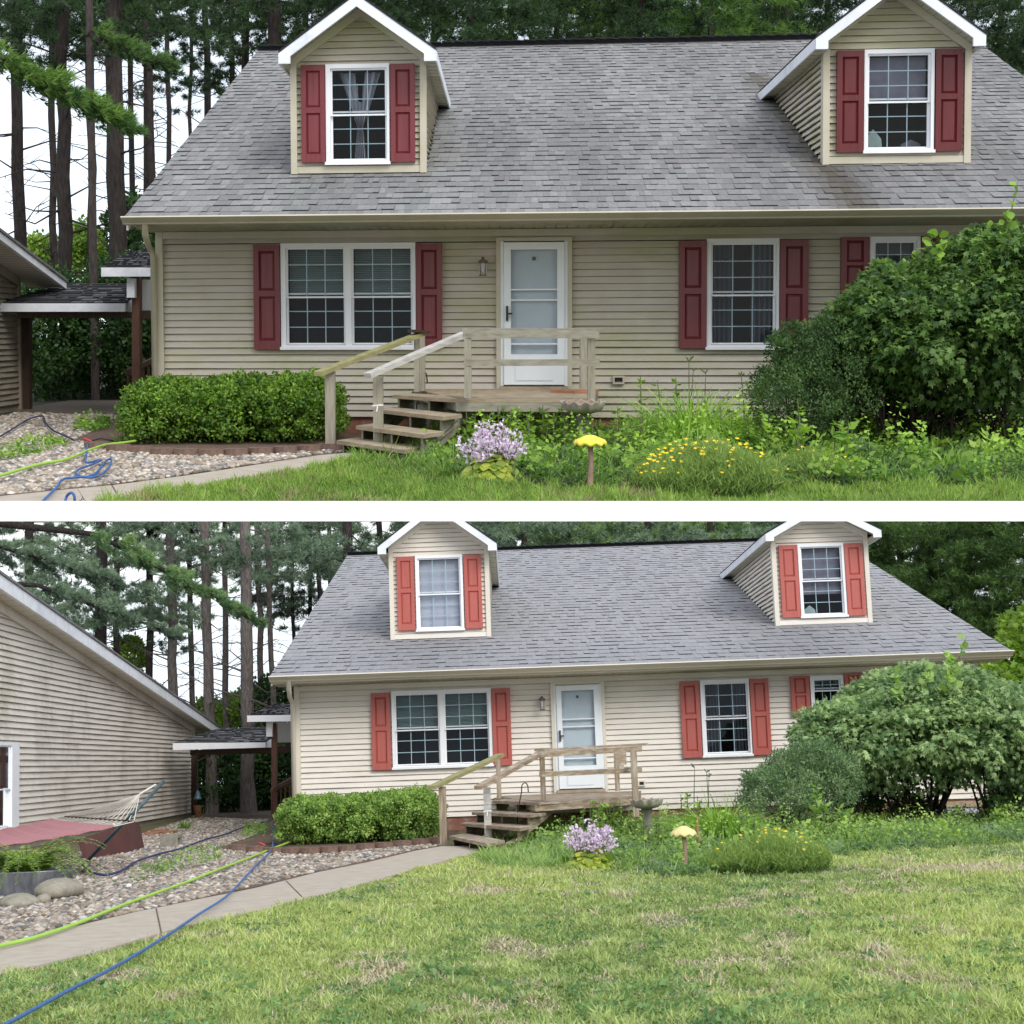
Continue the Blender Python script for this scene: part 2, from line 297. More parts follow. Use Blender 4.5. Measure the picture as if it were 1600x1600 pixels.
# ------------------------------------------------------------------ the two sites
class Site:
    """one garden: local metres, +Y away from the street, Z up; placed in the world as one rigid block"""
    def __init__(s, scale, hor_row, roll, eye, y0, skew):
        tilt = math.atan((ROW0 - hor_row) / FOC)
        s.R = (Matrix.Rotation(tilt, 3, 'X') @ Matrix.Rotation(-math.radians(roll), 3, 'Y')); s.Ri = s.R.transposed()
        s.sc = scale; s.H = eye; s.Y0 = y0; s.q = skew; s.W = (s.R * scale).to_4x4(); s.clip = None
    def ray(s, px, py): return s.Ri @ Vector(((px - 800.0) / FOC, 1.0, (ROW0 - py) / FOC))
    def at_h(s, px, py, h):
        d = s.ray(px, py); return d * (h / d.z)
    def g(s, px, py, dz=0.0): return s.at_h(px, py, -s.H + dz)
    def at_y(s, px, py, Y):
        d = s.ray(px, py); return d * (Y / d.y)
    def F(s, a, t, h): return Vector((a, s.Y0 - s.q * a + t, h))
    def hit(s, px, py, t=0.0):
        d = s.ray(px, py); l = (s.Y0 + t) / (d.y + s.q * d.x); p = d * l; return p.x, p.z
    def rows(s, V):
        """photo rows and columns of local points (N,3)"""
        w = V @ np.array(s.R).T; return ROW0 - FOC * w[:, 2] / w[:, 1], 800 + FOC * w[:, 0] / w[:, 1]
UP = Site(2.2, 517, 0.15, 1.47, 27.3, 0.12)
LO = Site(0.5, 1190, 2.0, 1.27, 37.5, 0.0)
LO.clip = 792.0
rng = np.random.default_rng(7)

def avg(a, b): return (a + b) / 2
def rect(site, c, t=0.0):
    """corner pixels [TL, TR, BL, BR] or (x0,y0,x1,y1) -> s0,s1,h0,h1 in the facade plane"""
    if len(c) == 4 and not hasattr(c[0], '__len__'): x0, y0, x1, y1 = c; c = [(x0, y0), (x1, y0), (x0, y1), (x1, y1)]
    P = [site.hit(px, py, t) for px, py in c]
    return avg(P[0][0], P[2][0]), avg(P[1][0], P[3][0]), avg(P[2][1], P[3][1]), avg(P[0][1], P[1][1])

# ------------------------------------------------------------------ siding
def wav(x, i):
    return 0.95 + WAVE * (0.5 * math.sin(x * 1.9 + i * 2.4) + 0.35 * math.sin(x * 4.7 + i * 5.1) + 0.15 * math.sin(x * 9.1 + i))
WAVE = 0.3
def siding(mb, F, a_of_h, h0, h1, course, mat, openings=(), e=0.045, gap=0.011):
    """lap boards: each leans out towards its bottom edge over an open shadow gap"""
    k = int(math.ceil((h1 - h0) / course)); 
    for i in range(k):
        a = h0 + i * course; b = min(h1, a + course)
        cuts = sorted({a, b} | {x for o in openings for x in (o[2], o[3]) if a + 1e-4 < x < b - 1e-4})
        for lo, hi in zip(cuts[:-1], cuts[1:]):
            mid = (lo + hi) / 2; s0, s1 = a_of_h(mid); segs = [(s0, s1)]
            for o in openings:
                if o[2] < mid < o[3]:
                    ns = []
                    for (p, q) in segs:
                        if o[1] <= p or o[0] >= q: ns.append((p, q)); continue
                        if o[0] > p: ns.append((p, o[0]))
                        if o[1] < q: ns.append((o[1], q))
                    segs = ns
            for (p, q) in segs:
                m_ = max(1, int(round((q - p) / 0.4)))
                for j in range(m_):
                    x0 = p + (q - p) * j / m_; x1 = p + (q - p) * (j + 1) / m_
                    w0, w1 = wav(x0, i), wav(x1, i)
                    def out(h, w): return -e * w * (1 - (h - a) / course) - 0.006
                    l0, l1 = a + gap * w0, a + gap * w1; l0 = max(lo, l0) ; l1 = max(lo, l1)
                    if hi > max(l0, l1):
                        mb.face([F(x0, out(l0, w0), l0), F(x1, out(l1, w1), l1), F(x1, out(hi, w1), hi), F(x0, out(hi, w0), hi)], mat)
                        if lo <= a + 1e-6:
                            mb.face([F(x0, 0.02, l0), F(x1, 0.02, l1), F(x1, out(l1, w1), l1), F(x0, out(l0, w0), l0)], mat)
                            mb.face([F(x0, 0.02, lo - 0.001), F(x1, 0.02, lo - 0.001), F(x1, 0.02, l1), F(x0, 0.02, l0)], mat)

# ------------------------------------------------------------------ house pieces
def window(site, F, house, base, outer, glasses, rail, mullw, frame_mat, cols, rws, inner, tt=0.0, single=False):
    """outer (s0,s1,h0,h1); glasses [(s0,s1)] per sash pair; rail height of the meeting rail"""
    s0, s1, h0, h1 = outer; mb = MB(); fm = frame_mat
    cas = 0.055
    T = lambda a, t, h: F(a, t + tt, h)
    g0 = min(g[0] for g in glasses); g1 = max(g[1] for g in glasses)
    gh0 = h0 + 0.085; gh1 = h1 - 0.085
    # outer casing
    for (a, b, c, d) in ((s0, g0 - 0.03, h0, h1), (g1 + 0.03, s1, h0, h1), (g0 - 0.03, g1 + 0.03, h1 - 0.06, h1), (g0 - 0.03, g1 + 0.03, h0, h0 + 0.055)):
        mb.box(T, a, b, -0.10, 0.02, c, d, fm)
    mb.box(T, s0 - 0.015, s1 + 0.015, -0.14, -0.10, h0 - 0.012, h0 + 0.03, fm)
    for i in range(len(glasses) - 1):
        mb.box(T, glasses[i][1] + 0.03, glasses[i + 1][0] - 0.03, -0.085, 0.02, h0 + 0.055, h1 - 0.06, fm)
    for (a, b) in glasses:
        # upper sash (outer) and lower sash (set back)
        for (lo, hi, t0, t1) in ((rail - 0.012, gh1, -0.045, 0.01), (gh0, rail + 0.012, 0.01, 0.06)):
            w = 0.03
            mb.box(T, a - w, a, t0, t1, lo - 0.025, hi + 0.025, fm); mb.box(T, b, b + w, t0, t1, lo - 0.025, hi + 0.025, fm)
            mb.box(T, a, b, t0, t1, hi, hi + 0.025, fm); mb.box(T, a, b, t0, t1, lo - 0.025, lo, fm)
    win = build(mb, 'window', site, base, house)
    gb = MB(); rb = MB(); sb = MB(); cb_ = MB()
    for gi, (a, b) in enumerate(glasses):
        for which, (lo, hi, t) in enumerate(((rail, gh1, -0.02), (gh0, rail, 0.035))):
            gb.face([T(a, t, lo), T(b, t, lo), T(b, t, hi), T(a, t, hi)], 'glass')
            for c in range(1, cols):
                x = a + (b - a) * c / cols; rb.box(T, x - 0.007, x + 0.007, t + 0.004, t + 0.02, lo, hi, 'grille')
            for r in range(1, rws):
                y = lo + (hi - lo) * r / rws; rb.box(T, a, b, t + 0.006, t + 0.018, y - 0.007, y + 0.007, 'grille')
        if inner.get('blind'):
            lo, hi = rail - 0.02, gh1; k = 26
            for i in range(k):
                y = lo + (hi - lo) * (i + 0.5) / k; d = (hi - lo) / k * 0.42
                sb.face([T(a, 0.16, y - d), T(b, 0.16, y - d), T(b, 0.21, y + d), T(a, 0.21, y + d)], 'blind')
        if inner.get('curtain'):
            mt = inner['curtain']; k = 30
            for (p, q) in inner.get('spans', [(0, 0.36), (0.68, 1)]):
                cb2 = MB()
                for i in range(k):
                    u0 = p + (q - p) * i / k; u1 = p + (q - p) * (i + 1) / k
                    f = lambda u: 0.28 + 0.07 * math.sin(u * 75)
                    x0 = a + (b - a) * u0; x1 = a + (b - a) * u1
                    cb2.face([T(x0, f(u0), gh0), T(x1, f(u1), gh0), T(x1, f(u1), gh1), T(x0, f(u0), gh1)], mt)
                build(cb2, 'curtain', site, base, win)
        if inner.get('lace'):      # two gathered panels tied in towards the middle
            k = 16; hm = gh0 + (gh1 - gh0) * 0.22
            for r in range(24):
                v0, v1 = r / 24, (r + 1) / 24
                def half(v):      # half-width of the gathered cloth
                    return (0.40 - 0.34 * min(1, v / 0.62)) if v < 0.62 else 0.06 + 0.06 * (v - 0.62) / 0.38
                for i in range(k):
                    u0, u1 = -1 + 2 * i / k, -1 + 2 * (i + 1) / k
                    P = []
                    for (u, v) in ((u0, v0), (u1, v0), (u1, v1), (u0, v1)):
                        x = a + (b - a) * (0.5 + half(v) * u); y = gh1 - (gh1 - gh0) * v
                        P.append(T(x, 0.25 + 0.05 * math.sin(u * 16), y))
                    if abs(u0 + u1) > 0.5 - 1.2 * v0 or v0 > 0.35: cb_.face(P, 'lace')
        if inner.get('shade'):
            lo = gh0 + (gh1 - gh0) * inner['shade'][1]
            sb.face([T(a, 0.14, lo), T(b, 0.14, lo), T(b, 0.14, gh1), T(a, 0.14, gh1)], inner['shade'][0])
        if inner.get('stuff'):
            for (u, w_, hh, mt) in inner['stuff']:
                x = a + (b - a) * u; ww = (b - a) * w_ / 2; pts = [T(x + ww * math.cos(z), 0.3, gh0 + hh * (0.3 + math.sin(z)) * (0.9 + 0.1 * math.sin(5 * z))) for z in np.linspace(0, math.pi, 9)]
                cb_.prism([T(x - ww, 0.3, gh0 - 0.05)] + pts[::-1] + [T(x + ww, 0.3, gh0 - 0.05)], (0, 0.12, 0), mt)
    build(gb, 'glass_pane', site, base, win); build(rb, 'grille', site, base, win)
    if sb.f: build(sb, 'blind', site, base, win)
    if cb_.f: build(cb_, 'curtain', site, base, win)
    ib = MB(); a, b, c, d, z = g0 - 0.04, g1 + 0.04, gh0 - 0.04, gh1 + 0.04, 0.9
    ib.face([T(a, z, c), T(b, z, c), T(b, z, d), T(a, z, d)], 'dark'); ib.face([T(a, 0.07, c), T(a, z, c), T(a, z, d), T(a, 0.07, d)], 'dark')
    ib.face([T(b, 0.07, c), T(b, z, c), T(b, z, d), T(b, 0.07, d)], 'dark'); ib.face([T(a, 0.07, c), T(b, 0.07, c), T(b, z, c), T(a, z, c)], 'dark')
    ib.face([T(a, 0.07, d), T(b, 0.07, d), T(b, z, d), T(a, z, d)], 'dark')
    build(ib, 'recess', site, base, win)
    return win
mat_noise('grille', [(0.3, (0.50, 0.62, 0.66)), (0.7, (0.60, 0.70, 0.74))], 3, 0.4)

def shutter(site, F, house, base, r, mat, tt=0.0):
    s0, s1, h0, h1 = r; mb = MB(); T = lambda a, t, h: F(a, t + tt, h)
    w = (s1 - s0); st = w * 0.2; mid = h0 + (h1 - h0) * 0.535; H = h1 - h0
    mb.box(T, s0, s0 + st, -0.13, -0.03, h0, h1, mat); mb.box(T, s1 - st, s1, -0.13, -0.03, h0, h1, mat)
    for lo, hi in ((h0, h0 + H * 0.085), (mid - H * 0.028, mid + H * 0.028), (h1 - H * 0.06, h1)): mb.box(T, s0 + st, s1 - st, -0.125, -0.03, lo, hi, mat)
    for lo, hi in ((h0 + H * 0.085, mid - H * 0.028), (mid + H * 0.028, h1 - H * 0.06)):
        a, b = s0 + st, s1 - st; i = w * 0.10; o = [(a, lo), (b, lo), (b, hi), (a, hi)]
        m1 = [(a + 0.012, lo + 0.012), (b - 0.012, lo + 0.012), (b - 0.012, hi - 0.012), (a + 0.012, hi - 0.012)]
        m2 = [(a + i, lo + i), (b - i, lo + i), (b - i, hi - i), (a + i, hi - i)]
        for k in range(4):
            k2 = (k + 1) % 4
            mb.face([T(o[k][0], -0.12, o[k][1]), T(o[k2][0], -0.12, o[k2][1]), T(m1[k2][0], -0.09, m1[k2][1]), T(m1[k][0], -0.09, m1[k][1])], mat)
            mb.face([T(m1[k][0], -0.09, m1[k][1]), T(m1[k2][0], -0.09, m1[k2][1]), T(m2[k2][0], -0.105, m2[k2][1]), T(m2[k][0], -0.105, m2[k][1])], mat)
        mb.face([T(x, -0.105, y) for x, y in m2], mat)
    return build(mb, 'shutter', site, base, house)

def house(site, C):
    clean = C['clean']; sm = 'siding_clean' if clean else 'siding_dirty'; tm = 'trim_clean' if clean else 'trim_dirty'
    red = 'red_clean' if clean else 'red_dark'; F = site.F; R = random.Random(3 if clean else 4)
    base = F(0, 0, -site.H)
    H = empty('house', site, base, C['label'], 'house')
    wl = site.hit(*C['wall_left'])[0]; wr = site.hit(*C['wall_right'])[0]
    hb = site.hit(*C['siding_bottom'])[1]
    # roof frame
    te = C['te']; se0, he = site.hit(*C['eave_l'], te); se1, he1 = site.hit(*C['eave_r'], te); he = (he + he1) / 2
    tr_ = C['tr']; sr0, hr = site.hit(*C['ridge_l'], tr_); sr1, hr1 = site.hit(*C['ridge_r'], tr_); hr = (hr + hr1) / 2
    def roofh(t): return he + (hr - he) * (t - te) / (tr_ - te)
    def roof_t(h): return te + (tr_ - te) * (h - he) / (hr - he)
    def roof_hit(px, py):
        lo, hi = te, tr_
        for _ in range(40):
            m_ = (lo + hi) / 2; a, h = site.hit(px, py, m_)
            if h > roofh(m_): lo = m_
            else: hi = m_
        return m_
    ht = he - C.get('drop', 0.20)          # top of the wall under the soffit
    # windows, shutters and door give the openings
    wins = [rect(site, w['outer']) for w in C['windows']]; door = rect(site, C['door'])
    ops = [(r[0] + 0.02, r[1] - 0.02, r[2] + 0.02, r[3] - 0.02) for r in wins + [door]]
    mb = MB(); siding(mb, F, lambda h: (wl, wr), hb, ht, C['course'], sm, ops)
    # left gable end and back, plain boards
    dep = tr_ * 2
    def Fl(a, t, h): return F(wl + t, a, h)
    siding(mb, lambda a, t, h: F(wl + t + 0.0, dep - a, h), lambda h: (0, dep) if h < he else ((h - he) / (hr - he) * dep / 2, dep - (h - he) / (hr - he) * dep / 2), hb, hr - 0.3, C['course'] * 2, sm)
    siding(mb, lambda a, t, h: F(wr - t, a, h), lambda h: (0, dep) if h < he else ((h - he) / (hr - he) * dep / 2, dep - (h - he) / (hr - he) * dep / 2), hb, hr - 0.3, C['course'] * 2, sm)
    mb.face([F(wl, dep, hb), F(wr, dep, hb), F(wr, dep, he), F(wl, dep, he)], sm)
    build(mb, 'wall', site, base, H)
    mb = MB(); mb.box(F, wl, wr, 0.01, 0.3, -site.H - 0.05, hb, 'brick'); mb.box(F, wl, wl + 0.3, 0.3, dep, -site.H - 0.05, hb - 0.002, 'brick'); build(mb, 'foundation', site, base, H)
    for x0, x1 in ((wl - 0.03, wl + 0.075), (wr - 0.075, wr + 0.03)):
        mb = MB(); mb.box(F, x0, x1, -0.10, 0.2, hb - 0.02, ht, tm); build(mb, 'corner_trim', site, base, H)
    # frieze band under the soffit
    mb = MB(); mb.box(F, wl + 0.075, wr - 0.075, -0.085, -0.06, ht - 0.10, ht - 0.003, sm); build(mb, 'frieze', site, base, H)
    # soffit, fascia, gutter
    mb = MB(); nb = 90
    for i in range(nb):
        a = se0 + (se1 - se0) * i / nb; b = se0 + (se1 - se0) * (i + 1) / nb - 0.02
        mb.face([F(a, te + 0.1, ht + 0.02), F(b, te + 0.1, ht + 0.02), F(b, 0.1, ht), F(a, 0.1, ht)], 'soffit')
        mb.face([F(b, te + 0.1, ht + 0.02), F(b + 0.02, te + 0.1, ht + 0.02), F(b + 0.02, 0.1, ht + 0.02), F(b, 0.1, ht + 0.02)], 'soffit')
    mb.face([F(se0, te + 0.1, ht + 0.04), F(se1, te + 0.1, ht + 0.04), F(se1, 0.6, ht + 0.03), F(se0, 0.6, ht + 0.03)], 'soffit')
    build(mb, 'soffit', site, base, H)
    mb = MB(); prof = [(te + 0.02, he - 0.012), (te - 0.28, he - 0.002), (te - 0.30, he - 0.02), (te - 0.24, he - 0.05), (te - 0.16, he - 0.085), (te - 0.14, he - 0.105), (te + 0.02, he - 0.11)]
    for i in range(len(prof)):
        (t0, a), (t1, b) = prof[i], prof[(i + 1) % len(prof)]
        if i == 0: continue
        mb.face([F(se0, t0, a), F(se1, t0, a), F(se1, t1, b), F(se0, t1, b)], tm)
    for sx in (se0, se1): mb.face([F(sx, t, h) for t, h in prof], tm)
    build(mb, 'gutter', site, base, H)
    mb = MB(); mb.box(F, se0 + 0.01, se1 - 0.01, te + 0.022, te + 0.1, ht + 0.01, he - 0.02, tm)
    mb.hexa([F(se0, te + 0.1, he - 0.17), F(se0 + 0.03, te + 0.1, he - 0.17), F(sr0 + 0.03, tr_, hr - 0.19), F(sr0, tr_, hr - 0.19),
             F(se0, te + 0.1, he - 0.02), F(se0 + 0.03, te + 0.1, he - 0.02), F(sr0 + 0.03, tr_, hr - 0.03), F(sr0, tr_, hr - 0.03)], 'white')
    mb.hexa([F(se1 - 0.03, te + 0.1, he - 0.17), F(se1, te + 0.1, he - 0.17), F(sr1, tr_, hr - 0.19), F(sr1 - 0.03, tr_, hr - 0.19),
             F(se1 - 0.03, te + 0.1, he - 0.02), F(se1, te + 0.1, he - 0.02), F(sr1, tr_, hr - 0.03), F(sr1 - 0.03, tr_, hr - 0.03)], 'white')
    # closes the soffit return at each end
    for a in (se0 + 0.005, se1 - 0.005): mb.face([F(a, te + 0.1, ht + 0.02), F(a, 0.3, ht + 0.02), F(a, 0.3, roofh(0.3) - 0.05), F(a, te + 0.1, he - 0.03)], tm)
    build(mb, 'fascia', site, base, H)
    # downspout
    mb = MB(); p0 = F(se0 + C['spout'], te - 0.1, he - 0.10); wx = wl - 0.10
    mb.tube([p0, p0 + Vector((0, 0, -0.14)), F(wx + 0.02, -0.35, ht - 0.22), F(wx + 0.05, -0.16, ht - 0.34), F(wx + 0.05, -0.16, hb - 0.1)], 0.045, tm, 8)
    build(mb, 'downspout', site, base, H, smooth=True)
    # roof of individual shingle tabs
    mb = MB(); NC = C['courses']
    def rp(u, v, out=0.0):
        s_ = (se0 + (se1 - se0) * u) * (1 - v) + (sr0 + (sr1 - sr0) * u) * v
        t_ = te - 0.12 + (tr_ - te + 0.12) * v; return F(s_, t_, roofh(t_) + out)
    mb.hexa([rp(0, 0, -0.06), rp(1, 0, -0.06), rp(1, 1, -0.06), rp(0, 1, -0.06), rp(0, 0, -0.005), rp(1, 0, -0.005), rp(1, 1, -0.005), rp(0, 1, -0.005)], 'asphalt_shadow')
    for i in range(NC):
        v0, v1 = i / NC, min(1, (i + 1) / NC + 0.002); u = -R.random() * 0.015
        while u < 1:
            w = R.uniform(0.005, 0.013); u0, u1 = max(0, u), min(1, u + w); u += w
            if u1 - u0 < 0.001: continue
            e = R.choice([0.012, 0.016, 0.020, 0.026]); g_ = 0.00005
            k = R.random(); base_c = C['sh'](R, k); st = C['stain'](R, (u0 + u1) / 2, v0)
            c = tuple(x * st[0] + st[1][j] for j, x in enumerate(base_c))
            a, b, c3, d = rp(u0 + g_, v0, e), rp(u1 - g_, v0, e), rp(u1 - g_, v1, 0.008), rp(u0 + g_, v1, 0.008)
            mb.face([a, b, c3, d], 'shingle', c)
            mb.face([rp(u0 + g_, v0, -0.004), rp(u1 - g_, v0, -0.004), b, a], 'asphalt_shadow')  # tab edge coloured near-black as the course's shadow line
    # ridge cap and the far slope
    mb.hexa([rp(0, 1, -0.02), rp(1, 1, -0.02), rp(1, 1, -0.02) + Vector((0, 0.5, 0)), rp(0, 1, -0.02) + Vector((0, 0.5, 0)), rp(0, 1, 0.09), rp(1, 1, 0.09), rp(1, 1, 0.09) + Vector((0, 0.5, 0)), rp(0, 1, 0.09) + Vector((0, 0.5, 0))], 'asphalt_shadow')
    nc = 60
    for i in range(nc):
        a, b = i / nc, (i + 1) / nc - 0.0004; A, B = rp(a, 1, 0.115 + 0.02 * R.random()), rp(b, 1, 0.10); o = Vector((0, -0.25, -0.03))
        mb.face([A + o, B + o, B + Vector((0, 0.3, 0)), A + Vector((0, 0.3, 0))], 'shingle', (0.22, 0.22, 0.24)); 
    t2 = 2 * tr_ - te
    mb.face([rp(0, 1, 0), rp(1, 1, 0), F(se1, t2, he), F(se0, t2, he)], 'shingle', (0.2, 0.2, 0.22))
    build(mb, 'roof', site, base, H)
    # ground-floor windows
    for w, r in zip(C['windows'], wins):
        gl_ = [(site.hit(a, w['midrow'])[0], site.hit(b, w['midrow'])[0]) for a, b in w['glass']]
        window(site, F, H, base, r, gl_, site.hit(w['glass'][0][0], w['rail'])[1], 0, 'white', 3, w.get('rws', 3), w['inner'])
    for c in C['shutters']: shutter(site, F, H, base, rect(site, c), red)
    # door
    s0, s1, h0, h1 = door; mb = MB(); q = 0.05
    mb.box(F, s0 - 0.05, s0 + 0.01, -0.11, 0.02, h0 - 0.06, h1 + 0.04, tm); mb.box(F, s1 - 0.01, s1 + 0.05, -0.11, 0.02, h0 - 0.06, h1 + 0.04, tm)
    mb.box(F, s0 + 0.01, s1 - 0.01, -0.11, 0.02, h1 - 0.01, h1 + 0.04, tm)
    mb.box(F, s0 + 0.01, s1 - 0.01, -0.22, 0.05, h0 - 0.05, h0 + 0.005, 'wood_deck')
    mb.box(F, s0 + 0.012, s0 + 0.055, -0.10, 0.02, h0 + 0.01, h1 - 0.012, 'door_white'); mb.box(F, s1 - 0.055, s1 - 0.012, -0.10, 0.02, h0 + 0.01, h1 - 0.012, 'door_white')
    D = build(mb, 'door_frame', site, base, H)
    mb = MB(); a, b = s0 + 0.058, s1 - 0.058; gh0, gh1 = h0 + 0.46, h1 - 0.13; ga, gb_ = a + 0.10, b - 0.10
    mb.box(F, a, ga, -0.14, -0.06, h0 + 0.03, h1 - 0.03, 'door_white'); mb.box(F, gb_, b, -0.14, -0.06, h0 + 0.03, h1 - 0.03, 'door_white')
    mb.box(F, ga, gb_, -0.14, -0.06, gh1, h1 - 0.03, 'door_white'); mb.box(F, ga, gb_, -0.14, -0.06, h0 + 0.03, gh0, 'door_white')
    mb.box(F, ga + 0.06, gb_ - 0.06, -0.155, -0.142, h0 + 0.09, gh0 - 0.07, 'door_white')
    for fr in (0.62, 0.52, 0.10): mb.box(F, ga, gb_, -0.12, -0.07, gh0 + (gh1 - gh0) * fr - 0.012, gh0 + (gh1 - gh0) * fr + 0.008, 'white')
    SD = build(mb, 'storm_door', site, base, H)
    mb = MB(); mb.face([F(ga, -0.09, gh0), F(gb_, -0.09, gh0), F(gb_, -0.09, gh1), F(ga, -0.09, gh1)], 'glass'); build(mb, 'glass_pane', site, base, SD)
    mb = MB(); mb.box(F, a + 0.03, a + 0.06, -0.19, -0.142, h0 + 0.93, h0 + 1.14, 'black_metal'); mb.box(F, a + 0.035, a + 0.12, -0.24, -0.19, h0 + 1.02, h0 + 1.045, 'black_metal'); build(mb, 'handle', site, base, SD)
    mb = MB(); mb.box(F, a, b, 0.0, 0.06, h0 + 0.01, h1 - 0.02, 'door_grey')
    w2 = (b - a)
    for (u0, u1) in ((0.16, 0.46), (0.54, 0.84)):
        for (v0, v1) in ((0.08, 0.34), (0.40, 0.66), (0.72, 0.92)):
            x0, x1 = a + w2 * u0, a + w2 * u1; y0, y1 = h0 + (h1 - h0) * v0, h0 + (h1 - h0) * v1
            mb.box(F, x0, x1, -0.004, 0, y0, y1, 'door_grey'); mb.box(F, x0 + 0.03, x1 - 0.03, -0.010, -0.004, y0 + 0.03, y1 - 0.03, 'door_grey')
    mb.box(F, a + w2 * 0.47, a + w2 * 0.53, -0.03, -0.001, h0 + (h1 - h0) * 0.865, h0 + (h1 - h0) * 0.89, 'bronze')
    build(mb, 'door', site, base, H)
    # lantern
    lx, lh0 = site.hit(*C['lamp'][0]); _, lh1 = site.hit(*C['lamp'][1]); k = (lh1 - lh0); mb = MB()
    mb.box(F, lx - 0.05, lx + 0.05, -0.09, -0.05, lh0 + 0.25 * k, lh1 - 0.02, 'trim_clean')
    c = F(lx, -0.28, lh0)
    mb.lathe(c, [(0.0, k), (0.018, k * 0.97), (0.03, k * 0.86), (0.062, k * 0.78), (0.066, k * 0.70), (0.056, k * 0.66), (0.0, k * 0.66)], 'bronze', 12)
    mb.lathe(c, [(0.0, 0), (0.052, 0), (0.052, 0.02), (0.0, 0.02)], 'bronze', 12)
    for an in range(4):
        z = math.pi / 4 + an * math.pi / 2; x, y = 0.048 * math.cos(z), 0.048 * math.sin(z)
        mb.tube([c + Vector((x, y, 0.02)), c + Vector((x * 1.1, y * 1.1, k * 0.68))], 0.006, 'bronze', 5)
    mb.tube([c + Vector((0, 0.02, k * 0.84)), c + Vector((0, 0.14, k * 0.97)), F(lx, -0.06, lh0 + k * 0.8)], 0.012, 'bronze', 6)
    LM = build(mb, 'wall_lantern', site, base, H)
    mb = MB(); mb.lathe(c, [(0.0, 0.03), (0.02, 0.04), (0.032, 0.085), (0.026, 0.12), (0.014, 0.15), (0.014, k * 0.66)], 'shade_pale', 10); build(mb, 'bulb', site, base, LM, smooth=True)
    # low vent
    s0, s1, h0, h1 = rect(site, C['vent']); mb = MB()
    for (a, b, c_, d) in ((s0, s0 + 0.025, h0, h1), (s1 - 0.025, s1, h0, h1), (s0 + 0.025, s1 - 0.025, h0, h0 + 0.025), (s0 + 0.025, s1 - 0.025, h1 - 0.025, h1)): mb.box(F, a, b, -0.10, 0, c_, d, tm)
    mb.box(F, s0 + 0.025, s1 - 0.025, -0.05, 0, h0 + 0.025, h1 - 0.025, 'black_metal'); build(mb, 'vent', site, base, H)
    # dormers
    for dm in C['dormers']:
        t_d = roof_hit(*dm['base_mid']); T = lambda a, t, h, t_d=t_d: F(a, t + t_d, h)
        a0 = avg(site.hit(*dm['bl'], t_d)[0], site.hit(*dm['tl'], t_d)[0]); a1 = avg(site.hit(*dm['br'], t_d)[0], site.hit(*dm['tr'], t_d)[0])
        hb_ = avg(site.hit(*dm['bl'], t_d)[1], site.hit(*dm['br'], t_d)[1]); ov = dm.get('ov', 0.7)
        # rake corners in the plane of the front edge
        L0 = site.hit(*dm['rl'], t_d - ov); R0 = site.hit(*dm['rr'], t_d - ov); A0 = site.hit(*dm['apex'], t_d - ov)
        el = avg(L0[1], R0[1]); hw = (R0[0] - L0[0]) / 2; cx = (R0[0] + L0[0]) / 2; ap = A0[1]; slope = (ap - el) / hw
        th = dm['th']             # rake board depth, measured vertically
        cx_f = (a0 + a1) / 2; gh = lambda x: ap - th * 0.47 - abs(x - cx) * slope
        def arange(h):
            if h < gh(a0): return (a0 + 0.05, a1 - 0.05)
            d = max(0.0, (ap - th * 0.47 - h) / slope); return (max(a0 + 0.05, cx - d), min(a1 - 0.05, cx + d))
        wr_ = rect(site, dm['window'], t_d); op = [(wr_[0] + 0.02, wr_[1] - 0.02, wr_[2] + 0.02, wr_[3] - 0.02)]
        mb = MB(); mb.box(T, a0, a1, -0.07, 0.02, hb_, hb_ + 0.10, tm if not clean else sm)
        siding(mb, T, arange, hb_ + 0.1, ap - th * 0.5, dm.get('course', 0.095), sm, op, e=0.045)
        # cheeks run back to the roof
        for side, ax in ((-1, a0), (1, a1)):
            Fc = (lambda a, t, h, ax=ax: F(ax + 0.05 + t, t_d + a, h)) if side < 0 else (lambda a, t, h, ax=ax: F(ax - 0.05 - t, t_d + a, h))
            siding(mb, Fc, lambda h: (0.0, max(0.02, roof_t(h) - t_d)), hb_, el - 0.02, dm.get('course', 0.095), sm, e=0.05)
        # solid core so no light leaks
        mb.face([T(a0 + 0.04, 0.3, hb_ - 0.3), T(a0 + 0.04, roof_t(el) - t_d, el), T(a0 + 0.04, 0.3, el)], 'dark')
        for ax, w in ((a0, 0.055), (a1, -0.055)): 
            mb.box(T, min(ax, ax + w * 1.7), max(ax, ax + w * 1.7), -0.09, 0.12, hb_ - 0.01, el + 0.0 if gh(ax) > el else gh(ax), tm)
        # rake trim on the face
        for sgn in (-1, 1):
            xe = a0 if sgn < 0 else a1
            mb.hexa([T(xe, -0.10, gh(xe) - 0.13), T(cx, -0.10, gh(cx) - 0.13), T(cx, 0.0, gh(cx) - 0.13), T(xe, 0.0, gh(xe) - 0.13), T(xe, -0.10, gh(xe)), T(cx, -0.10, gh(cx)), T(cx, 0, gh(cx)), T(xe, 0, gh(xe))], sm)
        DO = build(mb, 'dormer', site, base, H)
        # dormer roof
        mb = MB(); tb_e = roof_t(el) - t_d; tb_a = min(roof_t(ap), tr_ + 0.5) - t_d
